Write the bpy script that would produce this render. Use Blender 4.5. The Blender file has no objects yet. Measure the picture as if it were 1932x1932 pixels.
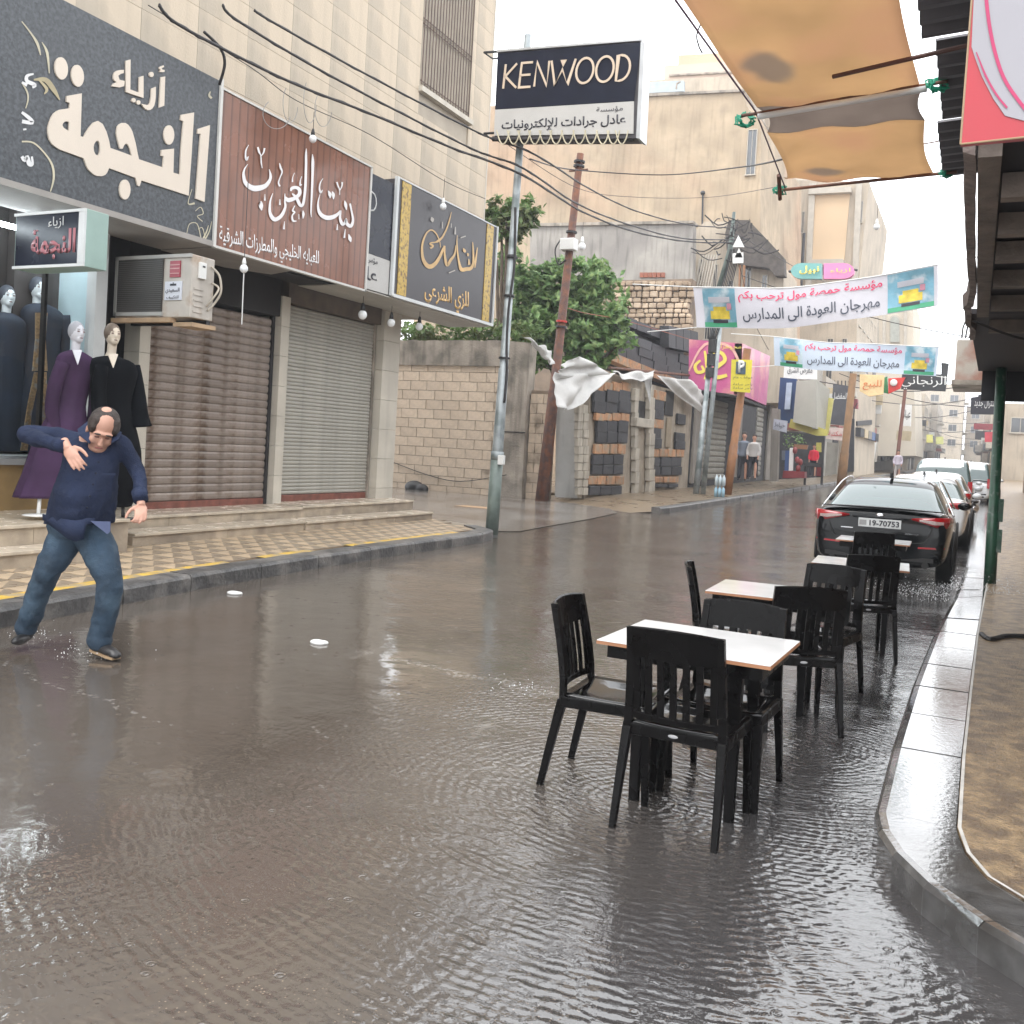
import bpy, bmesh, math, random
import numpy as np
from mathutils import Vector, Matrix, noise
random.seed(7); rng = np.random.default_rng(7)
S = bpy.context.scene; COL = S.collection
R = math.radians
# ------------------------------------------------------------------ camera
FPX, WPX = 1800.0, 1932.0
YAW, PITCH, ROLL, CAMH, HC = 25.9, -1.3, 3.2, 1.6, 839.0
_y, _p, _r = R(YAW), R(PITCH), R(ROLL)
FWD = Vector((-math.sin(_y)*math.cos(_p), math.cos(_y)*math.cos(_p), math.sin(_p)))
_rt = Vector((math.cos(_y), math.sin(_y), 0)); _up = _rt.cross(FWD)
CR = _rt*math.cos(_r) + _up*math.sin(_r); CU = _up*math.cos(_r) - _rt*math.sin(_r)
CAM = Vector((0, 0, CAMH))
SHY = HC - (966 - FPX*math.tan(-_p))
cd = bpy.data.cameras.new('camera'); cam = bpy.data.objects.new('camera', cd); COL.objects.link(cam)
cd.sensor_width = 36; cd.lens = FPX/WPX*36; cd.clip_start = .05; cd.clip_end = 2000
cd.shift_y = SHY/WPX
cam.matrix_world = Matrix(((CR.x, CU.x, -FWD.x, 0), (CR.y, CU.y, -FWD.y, 0), (CR.z, CU.z, -FWD.z, CAMH), (0, 0, 0, 1)))
S.camera = cam
# ------------------------------------------------------------------ sky, sun, exposure
w = bpy.data.worlds.new('World'); S.world = w; w.use_nodes = True
nt = w.node_tree; bg = nt.nodes['Background']
sky = nt.nodes.new('ShaderNodeTexSky'); sky.sky_type = 'NISHITA'; sky.sun_disc = False
sky.sun_elevation = R(58); sky.sun_rotation = R(200); sky.dust_density = 4; sky.air_density = 1.5
hs = nt.nodes.new('ShaderNodeHueSaturation'); hs.inputs['Saturation'].default_value = .25
mx = nt.nodes.new('ShaderNodeMix'); mx.data_type = 'RGBA'; mx.inputs[0].default_value = .85
nt.links.new(sky.outputs[0], hs.inputs['Color']); nt.links.new(hs.outputs[0], mx.inputs[6])
mx.inputs[7].default_value = (15.6, 15.9, 16.3, 1)
nt.links.new(mx.outputs[2], bg.inputs[0]); bg.inputs[1].default_value = .15
sl = bpy.data.lights.new('sun', 'SUN'); sl.energy = 1.0; sl.angle = R(25); sl.color = (1, .97, .93)
so = bpy.data.objects.new('sun', sl); COL.objects.link(so)
so.rotation_euler = Vector((math.sin(R(200))*math.cos(R(58)), math.cos(R(200))*math.cos(R(58)), math.sin(R(58)))).to_track_quat('Z', 'Y').to_euler()
S.view_settings.view_transform = 'Standard'; S.view_settings.look = 'None'; S.view_settings.gamma = 1
S.view_settings.use_curve_mapping = False; S.view_settings.exposure = .42
S.render.engine = 'CYCLES'; S.cycles.max_bounces = 6; S.cycles.use_denoising = True
S.cycles.volume_bounces = 0; S.cycles.transparent_max_bounces = 12

# ------------------------------------------------------------------ helpers
def ray(u, v): return FWD + CR*((u-966)/FPX) - CU*((v-966-SHY)/FPX)
def P(u, v, ax, val):
    """point on the plane axis=val seen at (u, v) of the 1932 px photograph"""
    d = ray(u, v); o = CAM
    return o + d*((val - o[ax])/d[ax])
def PD(u, v, depth): return CAM + ray(u, v)*depth
V = Vector
MATS = {}
def lin(c): return tuple(((x/255+.055)/1.055)**2.4 if x > 10 else x/255/12.92 for x in c)
def mat(name, col, rough=.7, var=.15, scale=3, bump=.0, bscale=40, metal=0, col2=None, col2amt=0, col2scale=1.5, spec=.5, stain=0, streak=0, transl=0, coat=0, emit=None, estr=0):
    if name in MATS: return MATS[name]
    m = bpy.data.materials.new(name); m.use_nodes = True; n = m.node_tree; N = n.nodes; L = n.links
    b = N['Principled BSDF']; b.inputs['Roughness'].default_value = rough; b.inputs['Metallic'].default_value = metal
    b.inputs['Specular IOR Level'].default_value = spec
    if coat: b.inputs['Coat Weight'].default_value = coat; b.inputs['Coat Roughness'].default_value = .05
    tc = N.new('ShaderNodeTexCoord'); geo = N.new('ShaderNodeNewGeometry')
    col = tuple(col[:3]) + (1,)
    def noise_(sc, det=4, vec=None):
        t = N.new('ShaderNodeTexNoise'); t.inputs['Scale'].default_value = sc; t.inputs['Detail'].default_value = det
        L.new(vec or tc.outputs['Object'], t.inputs['Vector']); return t
    cur = None
    n1 = noise_(scale, 6)
    mr = N.new('ShaderNodeMapRange'); mr.inputs[1].default_value = .3; mr.inputs[2].default_value = .7
    mr.inputs[3].default_value = 1-var; mr.inputs[4].default_value = 1+var
    L.new(n1.outputs[0], mr.inputs[0])
    mul = N.new('ShaderNodeMix'); mul.data_type = 'RGBA'; mul.blend_type = 'MULTIPLY'; mul.inputs[0].default_value = 1
    mul.inputs[6].default_value = col; L.new(mr.outputs[0], mul.inputs[7]); cur = mul.outputs[2]
    if col2 is not None:
        n2 = noise_(col2scale, 5)
        r2 = N.new('ShaderNodeMapRange'); r2.inputs[1].default_value = .62-.3*col2amt; r2.inputs[2].default_value = .72-.2*col2amt
        L.new(n2.outputs[0], r2.inputs[0])
        m2 = N.new('ShaderNodeMix'); m2.data_type = 'RGBA'; L.new(r2.outputs[0], m2.inputs[0]); L.new(cur, m2.inputs[6])
        m2.inputs[7].default_value = tuple(col2[:3]) + (1,); cur = m2.outputs[2]
    if streak:   # rain streaks: noise stretched along the vertical
        mp = N.new('ShaderNodeMapping'); mp.inputs['Scale'].default_value = (5, 5, .45); L.new(tc.outputs['Object'], mp.inputs[0])
        n3 = noise_(1.0, 5, mp.outputs[0]); r3 = N.new('ShaderNodeMapRange'); r3.inputs[1].default_value = .5; r3.inputs[2].default_value = .75
        r3.inputs[3].default_value = 1; r3.inputs[4].default_value = 1-streak; L.new(n3.outputs[0], r3.inputs[0])
        m3 = N.new('ShaderNodeMix'); m3.data_type = 'RGBA'; m3.blend_type = 'MULTIPLY'; m3.inputs[0].default_value = 1
        L.new(cur, m3.inputs[6]); L.new(r3.outputs[0], m3.inputs[7]); cur = m3.outputs[2]
    if stain:
        n4 = noise_(.55, 8); r4 = N.new('ShaderNodeMapRange'); r4.inputs[1].default_value = .5; r4.inputs[2].default_value = .68
        r4.inputs[3].default_value = 1; r4.inputs[4].default_value = 1-stain; L.new(n4.outputs[0], r4.inputs[0])
        m4 = N.new('ShaderNodeMix'); m4.data_type = 'RGBA'; m4.blend_type = 'MULTIPLY'; m4.inputs[0].default_value = 1
        L.new(cur, m4.inputs[6]); L.new(r4.outputs[0], m4.inputs[7]); cur = m4.outputs[2]
    oi = N.new('ShaderNodeObjectInfo')   # small piece to piece differences
    ro = N.new('ShaderNodeMapRange'); ro.inputs[3].default_value = 1-.5*var; ro.inputs[4].default_value = 1+.5*var
    L.new(oi.outputs['Random'], ro.inputs[0])
    m5 = N.new('ShaderNodeMix'); m5.data_type = 'RGBA'; m5.blend_type = 'MULTIPLY'; m5.inputs[0].default_value = 1
    L.new(cur, m5.inputs[6]); L.new(ro.outputs[0], m5.inputs[7]); cur = m5.outputs[2]
    L.new(cur, b.inputs['Base Color'])
    rr = N.new('ShaderNodeMapRange'); rr.inputs[3].default_value = max(.02, rough-.12); rr.inputs[4].default_value = min(1, rough+.12)
    L.new(n1.outputs[0], rr.inputs[0]); L.new(rr.outputs[0], b.inputs['Roughness'])
    if bump:
        nb = noise_(bscale, 6); bp = N.new('ShaderNodeBump'); bp.inputs['Strength'].default_value = min(1, bump*2); bp.inputs['Distance'].default_value = bump*.03
        L.new(nb.outputs[0], bp.inputs['Height']); L.new(bp.outputs[0], b.inputs['Normal'])
        if coat: L.new(bp.outputs[0], b.inputs['Coat Normal'])
    if emit:
        b.inputs['Emission Color'].default_value = tuple(emit) + (1,); b.inputs['Emission Strength'].default_value = estr
    if transl:
        tr = N.new('ShaderNodeBsdfTranslucent'); L.new(cur, tr.inputs[0]); ms = N.new('ShaderNodeMixShader'); ms.inputs[0].default_value = transl
        L.new(b.outputs[0], ms.inputs[1]); L.new(tr.outputs[0], ms.inputs[2]); L.new(ms.outputs[0], N['Material Output'].inputs[0])
    MATS[name] = m; m['b'] = 1
    return m
def glass(name, col, rough=.03):
    m = bpy.data.materials.new(name); m.use_nodes = True; b = m.node_tree.nodes['Principled BSDF']
    b.inputs['Base Color'].default_value = tuple(col)+(1,); b.inputs['Roughness'].default_value = rough; b.inputs['Specular IOR Level'].default_value = .8
    b.inputs['Coat Weight'].default_value = .6; b.inputs['Coat Roughness'].default_value = .02
    return m

ROOTM = {}
def T(name, label, cat, loc=(0, 0, 0), rz=0, group=None):
    o = bpy.data.objects.new(name, None); o.empty_display_size = .2; COL.objects.link(o)
    o.location = loc; o.rotation_euler = (0, 0, rz); o['label'] = label; o['category'] = cat
    if group: o['group'] = group
    ROOTM[o.name] = Matrix.Translation(V(loc)) @ Matrix.Rotation(rz, 4, 'Z'); return o
def tag(o, label, cat, group=None):
    o['label'] = label; o['category'] = cat
    if group: o['group'] = group
    return o
def struct(o, kind='structure'): o['kind'] = kind; return o
def attach(o, parent):
    if parent is None: return
    o.parent = parent
    if parent.name in ROOTM: o.matrix_parent_inverse = ROOTM[parent.name].inverted()
def link(name, me, m, parent=None, loc=None, smooth=False):
    o = bpy.data.objects.new(name, me); COL.objects.link(o)
    if m is not None and len(me.materials) == 0: me.materials.append(m)
    if smooth:
        me.polygons.foreach_set('use_smooth', [True]*len(me.polygons))
    if loc is not None: o.location = loc
    attach(o, parent); return o
class MB:
    def __init__(s): s.v = []; s.f = []
    def add(s, vs, fs):
        k = len(s.v); s.v += [tuple(a) for a in vs]; s.f += [tuple(i+k for i in f) for f in fs]; return s
    def box(s, a, b, M=None):
        x0, y0, z0 = [min(a[i], b[i]) for i in range(3)]; x1, y1, z1 = [max(a[i], b[i]) for i in range(3)]
        vs = [V(q) for q in ((x0,y0,z0),(x1,y0,z0),(x1,y1,z0),(x0,y1,z0),(x0,y0,z1),(x1,y0,z1),(x1,y1,z1),(x0,y1,z1))]
        if M is not None: vs = [M @ q for q in vs]
        return s.add(vs, [(0,3,2,1),(4,5,6,7),(0,1,5,4),(1,2,6,5),(2,3,7,6),(3,0,4,7)])
    def prism(s, poly, off):
        n = len(poly); off = V(off); vs = [V(q) for q in poly] + [V(q)+off for q in poly]
        nrm = V((0,0,0))
        for i in range(n): nrm += V(poly[i]).cross(V(poly[(i+1) % n]))
        fs = [tuple(range(n)), tuple(range(2*n-1, n-1, -1))] + [(i, n+i, n+(i+1) % n, (i+1) % n) for i in range(n)]
        if nrm.dot(off) > 0: fs = [tuple(reversed(f)) for f in fs]
        return s.add(vs, fs)
    def tube(s, pts, r, n=8, cap=True):
        pts = [V(q) for q in pts]; rs = r if isinstance(r, (list, tuple)) else [r]*len(pts); k = len(s.v); u = None
        for i, p in enumerate(pts):
            d = (pts[min(i+1, len(pts)-1)] - pts[max(i-1, 0)]).normalized()
            if u is None: u = d.orthogonal().normalized()
            else: u = (u - d*u.dot(d)).normalized()
            w_ = d.cross(u)
            for j in range(n):
                a = 2*math.pi*j/n; q = p + (u*math.cos(a) + w_*math.sin(a))*rs[i]; s.v.append(tuple(q))
        for i in range(len(pts)-1):
            for j in range(n):
                j2 = (j+1) % n; s.f.append((k+i*n+j, k+i*n+j2, k+(i+1)*n+j2, k+(i+1)*n+j))
        if cap: s.f.append(tuple(k+j for j in reversed(range(n)))); s.f.append(tuple(k+(len(pts)-1)*n+j for j in range(n)))
        return s
    def ell(s, c, r, M=None, nu=14, nv=9):
        k = len(s.v); c = V(c)
        for i in range(nv+1):
            t = math.pi*i/nv
            for j in range(nu):
                a = 2*math.pi*j/nu; q = V((r[0]*math.sin(t)*math.cos(a), r[1]*math.sin(t)*math.sin(a), r[2]*math.cos(t)))
                if M is not None: q = M @ q
                s.v.append(tuple(c+q))
        for i in range(nv):
            for j in range(nu):
                j2 = (j+1) % nu; s.f.append((k+i*nu+j, k+(i+1)*nu+j, k+(i+1)*nu+j2, k+i*nu+j2))
        return s
    def loft(s, rings, closed=True, cap=True):
        k = len(s.v); n = len(rings[0])
        for r_ in rings: s.v += [tuple(q) for q in r_]
        for i in range(len(rings)-1):
            for j in range(n if closed else n-1):
                j2 = (j+1) % n; s.f.append((k+i*n+j, k+i*n+j2, k+(i+1)*n+j2, k+(i+1)*n+j))
        if cap and closed: s.f.append(tuple(k+j for j in reversed(range(n)))); s.f.append(tuple(k+(len(rings)-1)*n+j for j in range(n)))
        return s
    def mesh(s, name, m=None):
        me = bpy.data.meshes.new(name); me.from_pydata(s.v, [], s.f)
        if m is not None: me.materials.append(m)
        return me
    def build(s, name, m, parent=None, smooth=False, bevel=0, fix=False):
        me = s.mesh(name)
        if fix:
            bm = bmesh.new(); bm.from_mesh(me); bmesh.ops.recalc_face_normals(bm, faces=bm.faces); bm.to_mesh(me); bm.free()
        o = link(name, me, m, parent, smooth=smooth)
        if bevel:
            b = o.modifiers.new('b', 'BEVEL'); b.width = bevel; b.segments = 2; b.limit_method = 'ANGLE'
        return o
def box(a, b, name, m, parent=None, bevel=0): return MB().box(a, b).build(name, m, parent, bevel=bevel)
def copy_tree(o, parent=None, loc=None, rz=None, label=None):
    c = o.copy(); COL.objects.link(c)
    if parent is not None: c.parent = parent
    if loc is not None: c.location = loc
    if rz is not None: c.rotation_euler = (0, 0, rz)
    if label: c['label'] = label
    for ch in list(o.children): copy_tree(ch, c)
    return c
def catmull(pts, k=5):
    out = []; n = len(pts)
    for i in range(n-1):
        p0, p1, p2, p3 = [V(pts[max(0, min(n-1, j))]) for j in (i-1, i, i+1, i+2)]
        for t in range(k):
            t = t/k; out.append(.5*((2*p1)+(p2-p0)*t+(2*p0-5*p1+4*p2-p3)*t*t+(3*p1-p0-3*p2+p3)*t**3))
    out.append(V(pts[-1])); return out
# ---- Arabic text: joined forms
_F = {}
def _four(s, base):
    for i, c in enumerate(s): _F[c] = tuple(base+4*i+j for j in range(4))
_four('تثجحخ', 0xFE95); _F['ب'] = (0xFE8F, 0xFE90, 0xFE91, 0xFE92); _four('سشصضطظعغفقكلمنه', 0xFEB1); _F['ي'] = (0xFEF1, 0xFEF2, 0xFEF3, 0xFEF4)
_F['ئ'] = (0xFE89, 0xFE8A, 0xFE8B, 0xFE8C)
for c, b_ in zip('اأإدذرزوىةؤآ', (0xFE8D, 0xFE83, 0xFE87, 0xFEA9, 0xFEAB, 0xFEAD, 0xFEAF, 0xFEED, 0xFEEF, 0xFE93, 0xFE85, 0xFE81)): _F[c] = (b_, b_+1)
_F['ء'] = (0xFE80,)
_F['\1'] = (0xFEFB, 0xFEFC); _F['\2'] = (0xFEF7, 0xFEF8); _F['\3'] = (0xFEF9, 0xFEFA)
def shape(s):
    s = s.replace('لا', '\1').replace('لأ', '\2').replace('لإ', '\3'); out = []
    for i, c in enumerate(s):
        if c not in _F: out.append(c); continue
        f = _F[c]; pv = i > 0 and len(_F.get(s[i-1], ())) == 4; nx = i+1 < len(s) and s[i+1] in _F and len(_F[s[i+1]]) >= 2 and len(f) == 4
        if len(f) == 1: k = 0
        else: k = (3 if pv else 2) if nx else (1 if pv else 0)
        out.append(chr(f[k]))
    return ''.join(reversed(out))
def text(s, O, U, Vv, w_, h_, m, parent, ext=.002, bold=0, ar=True, off=.004, name='lettering', lw=None):
    c = bpy.data.curves.new('t', 'FONT'); c.body = shape(s) if ar else s; c.offset = bold; c.resolution_u = 3
    o = bpy.data.objects.new('t', c); me = bpy.data.meshes.new_from_object(o); bpy.data.objects.remove(o)
    n = len(me.vertices); a = np.empty(n*3); me.vertices.foreach_get('co', a); a = a.reshape(-1, 3)
    mn = a.min(0); mxx = a.max(0); a = (a-mn)/np.maximum(mxx-mn, 1e-6)
    O, U, Vv = V(O), V(U).normalized(), V(Vv).normalized(); Nn = U.cross(Vv)
    pts = np.array(O+Nn*off) + np.outer(a[:, 0]*w_, np.array(U)) + np.outer(a[:, 1]*h_, np.array(Vv))
    me.vertices.foreach_set('co', pts.ravel()); me.update()
    me.materials.clear(); me.materials.append(m); me.name = name
    o = link(name, me, None, parent)
    if ext > .001:
        sm = o.modifiers.new('s', 'SOLIDIFY'); sm.thickness = ext; sm.offset = 1
    return o
def ptext(s, quad, ax, val, m, parent, **k):
    """text into the box given by photo points: (bottom left, bottom right, top left)"""
    a, b, c = [P(*q, ax, val) for q in quad]
    return text(s, a, (b-a), (c-a), (b-a).length, (c-a).length, m, parent, **k)
def flat_shapes(polys, X, m, parent, name, off=.006, ext=.012, axis=0):
    """outlines with holes in the plane x=X (or y=X), given as photo points, filled as one 2D curve and turned to mesh"""
    c = bpy.data.curves.new('c', 'CURVE'); c.dimensions = '2D'; c.fill_mode = 'FRONT'
    for pl in polys:
        sp = c.splines.new('POLY'); q = [P(u, v, axis, X) for u, v in pl]; sp.points.add(len(q)-1); sp.use_cyclic_u = True
        for i, p in enumerate(q): sp.points[i].co = ((p.y if axis == 0 else p.x), p.z, 0, 1)
    o = bpy.data.objects.new('c', c); me = bpy.data.meshes.new_from_object(o); bpy.data.objects.remove(o)
    for vv in me.vertices:
        x, y = vv.co.x, vv.co.y
        vv.co = (X+off, x, y) if axis == 0 else (x, X-off, y)
    me.name = name; me.materials.clear(); me.materials.append(m); o = link(name, me, None, parent)
    if ext:
        sm = o.modifiers.new('s', 'SOLIDIFY'); sm.thickness = ext; sm.offset = 0
    return o
def strokes(lst, X, m, parent, name, off=.004, tf=None, axis=0):
    """pen strokes (photo px, width px) in a plane -> ribbons, each 0.4 mm above the last"""
    for k, st in enumerate(lst):
        mb = MB()
        pts = [(*(tf(a[0], a[1]) if tf else a[:2]), a[2]) for a in st]
        cv = catmull([V(p) for p in pts], 4); L_, R_ = [], []
        for i, p in enumerate(cv):
            d = cv[min(i+1, len(cv)-1)] - cv[max(i-1, 0)]; d = V((d.x, d.y)).normalized() if d.length > 0 else V((1, 0)); n_ = V((-d.y, d.x))*max(.6, p.z/2)
            L_.append((p.x+n_.x, p.y+n_.y)); R_.append((p.x-n_.x, p.y-n_.y))
        o_ = off+.0006*k; vs = []
        for a, b in zip(L_, R_):
            for q in (a, b):
                w3 = P(q[0], q[1], axis, X); w3[axis] += o_ if axis == 0 else -o_; vs.append(w3)
        mb.add(vs, [(2*i, 2*i+1, 2*i+3, 2*i+2) for i in range(len(L_)-1)]).build(name, m, parent)
def ellpoly(cx, cy, a, b, ang=0, n=18):
    ca, sa = math.cos(ang), math.sin(ang)
    return [(cx+a*math.cos(t)*ca-b*math.sin(t)*sa, cy+a*math.cos(t)*sa+b*math.sin(t)*ca) for t in [2*math.pi*i/n for i in range(n)]]
def cloth(name, corners, m, n=(16, 12), sag=.1, wob=.03, seed=0, parent=None, thick=.004, fold=6):
    a, b, c, d = [V(q) for q in corners]; nx, ny = n; nrm = (b-a).cross(d-a).normalized(); vs = []
    for j in range(ny+1):
        for i in range(nx+1):
            s, t = i/nx, j/ny; p = a*(1-s)*(1-t)+b*s*(1-t)+c*s*t+d*(1-s)*t
            p = p - V((0, 0, 1))*sag*4*s*(1-s)*(.4+.6*t) + nrm*wob*(math.sin(s*fold*2+t*2+seed) + 1.6*noise.noise(V((s*4, t*3, seed*3.1))))
            vs.append(p)
    fs = [(j*(nx+1)+i, j*(nx+1)+i+1, (j+1)*(nx+1)+i+1, (j+1)*(nx+1)+i) for j in range(ny) for i in range(nx)]
    o = MB().add(vs, fs).build(name, m, parent, smooth=True)
    if thick:
        q = o.modifiers.new('s', 'SOLIDIFY'); q.thickness = thick
    return o
# ------------------------------------------------------------------ materials
M_stone = mat('cream_stone', (.57, .48, .37), .8, .03, 1.2, .3, 30, col2=(.48, .415, .33), col2amt=.4, col2scale=.6, streak=.14, stain=.08)
M_stone_w = mat('pale_stone', (.52, .48, .41), .75, .10, 2, .2, 40, streak=.15)
M_joint = mat('stone_joint', (.40, .35, .285), .9, .1)
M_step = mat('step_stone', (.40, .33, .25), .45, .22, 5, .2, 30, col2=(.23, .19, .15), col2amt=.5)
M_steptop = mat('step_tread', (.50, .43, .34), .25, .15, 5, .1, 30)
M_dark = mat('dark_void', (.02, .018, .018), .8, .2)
M_black = mat('black_frame', (.025, .025, .027), .5, .2)
M_white = mat('white_frame', (.62, .64, .64), .45, .08)
M_whitepaint = mat('white_enamel', (.72, .72, .70), .4, .08)
M_alu = mat('aluminium', (.50, .51, .52), .35, .1, metal=.6)
M_shut1 = mat('brown_shutter', (.26, .215, .185), .45, .22, 2.2, .12, 50, metal=.15, col2=(.13, .085, .06), col2amt=.3, col2scale=3, streak=.3)
M_shut2 = mat('grey_shutter', (.40, .385, .345), .5, .1, 2, .1, 50, metal=.15, streak=.2)
M_rustred = mat('red_primer', (.20, .07, .05), .6, .3, 8, .2)
M_rust = mat('rusty_steel', (.155, .060, .032), .7, .3, 5, .4, 25, col2=(.09, .045, .035), col2amt=.6, col2scale=6)
M_galv = mat('galvanised', (.30, .33, .34), .5, .2, 5, .15, 25, metal=.3, col2=(.16, .19, .19), col2amt=.4, col2scale=3)
M_galvdark = mat('green_weathered_steel', (.16, .20, .18), .5, .25, 6, .2, 25, col2=(.10, .13, .12), col2amt=.5)
M_cable = mat('black_cable', (.03, .028, .03), .6, .2)
M_kerb = mat('wet_kerb', (.075, .073, .072), .42, .30, 6, .5, 22, col2=(.15, .14, .13), col2amt=.5, col2scale=3)
M_kerb_r = mat('wet_pale_kerb', (.115, .112, .11), .13, .35, 9, .11, 40, spec=.9, coat=.95, col2=(.06, .055, .05), col2amt=.5, col2scale=3)
M_brownpave = mat('wet_brown_pavement', (.34, .235, .13), .34, .40, 26, .9, 70, col2=(.17, .115, .07), col2amt=.6, col2scale=7, coat=.25)
M_yellow = mat('worn_yellow_paint', (.62, .40, .06), .45, .15, 6, .1, 40, col2=(.36, .28, .17), col2amt=.5, col2scale=5)
M_brick = mat('concrete_block', (.62, .505, .39), .85, .14, 4, .5, 30, col2=(.30, .24, .18), col2amt=.4, col2scale=2, streak=.25)
M_mortar = mat('mortar', (.20, .155, .115), .9, .2)
M_conc = mat('weathered_concrete', (.36, .315, .265), .9, .2, 2, .5, 18, col2=(.20, .18, .15), col2amt=.5, streak=.45)
M_concgrey = mat('grey_concrete', (.36, .335, .30), .9, .15, .6, .4, 6, col2=(.26, .24, .22), col2amt=.6, col2scale=.4, streak=.45)
M_stucco = mat('beige_stucco', (.44, .345, .24), .9, .18, 1.1, .6, 3, col2=(.46, .32, .215), col2amt=.5, col2scale=.12, stain=.30, streak=.22)
M_stucco2 = mat('pale_limestone_wall', (.47, .40, .315), .9, .12, .5, .4, 5, streak=.25, stain=.15)
M_peach = mat('peach_plaster', (.62, .46, .30), .9, .06, .4)
M_ruin = mat('rubble_wall', (.46, .36, .26), .95, .25, 1.5, 1, 7, col2=(.30, .22, .15), col2amt=.6, col2scale=1.3)
M_basalt = mat('black_basalt', (.035, .035, .04), .6, .35, 8, .6, 20)
M_orange_st = mat('orange_stone', (.40, .21, .11), .85, .3, 5, .7, 22, col2=(.30, .23, .16), col2amt=.5, col2scale=3)
M_tarp = mat('white_tarpaulin', (.66, .65, .63), .6, .08, 3, transl=.25)
M_chair = mat('black_wet_plastic', (.003, .0026, .0027), .28, .25, 8, .05, 60, spec=.13)
M_top = mat('white_laminate', (.72, .72, .72), .12, .06, 5, .05, 12)
M_edge = mat('orange_wood_edge', (.34, .16, .08), .6, .2)
M_leaf = mat('leaf_green', (.11, .20, .065), .5, .6, 7, transl=.35, col2=(.25, .34, .13), col2amt=.5, col2scale=5)
M_leaf2 = mat('leaf_light_green', (.13, .22, .06), .55, .4, 2.2, transl=.3, col2=(.16, .18, .06), col2amt=.5, col2scale=2)
M_bark = mat('bark', (.10, .075, .055), .9, .3, 6, .6)
M_bulb = mat('white_bulb', (.85, .87, .88), .15, .02)
M_awn = None
M_fascia = mat('corrugated_grey', (.075, .070, .078), .5, .2, 4, .1, 30)
M_green = mat('chipped_green_paint', (.012, .055, .030), .4, .3, 9, .25, 30, col2=(.10, .13, .11), col2amt=.12, col2scale=14)

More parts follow.
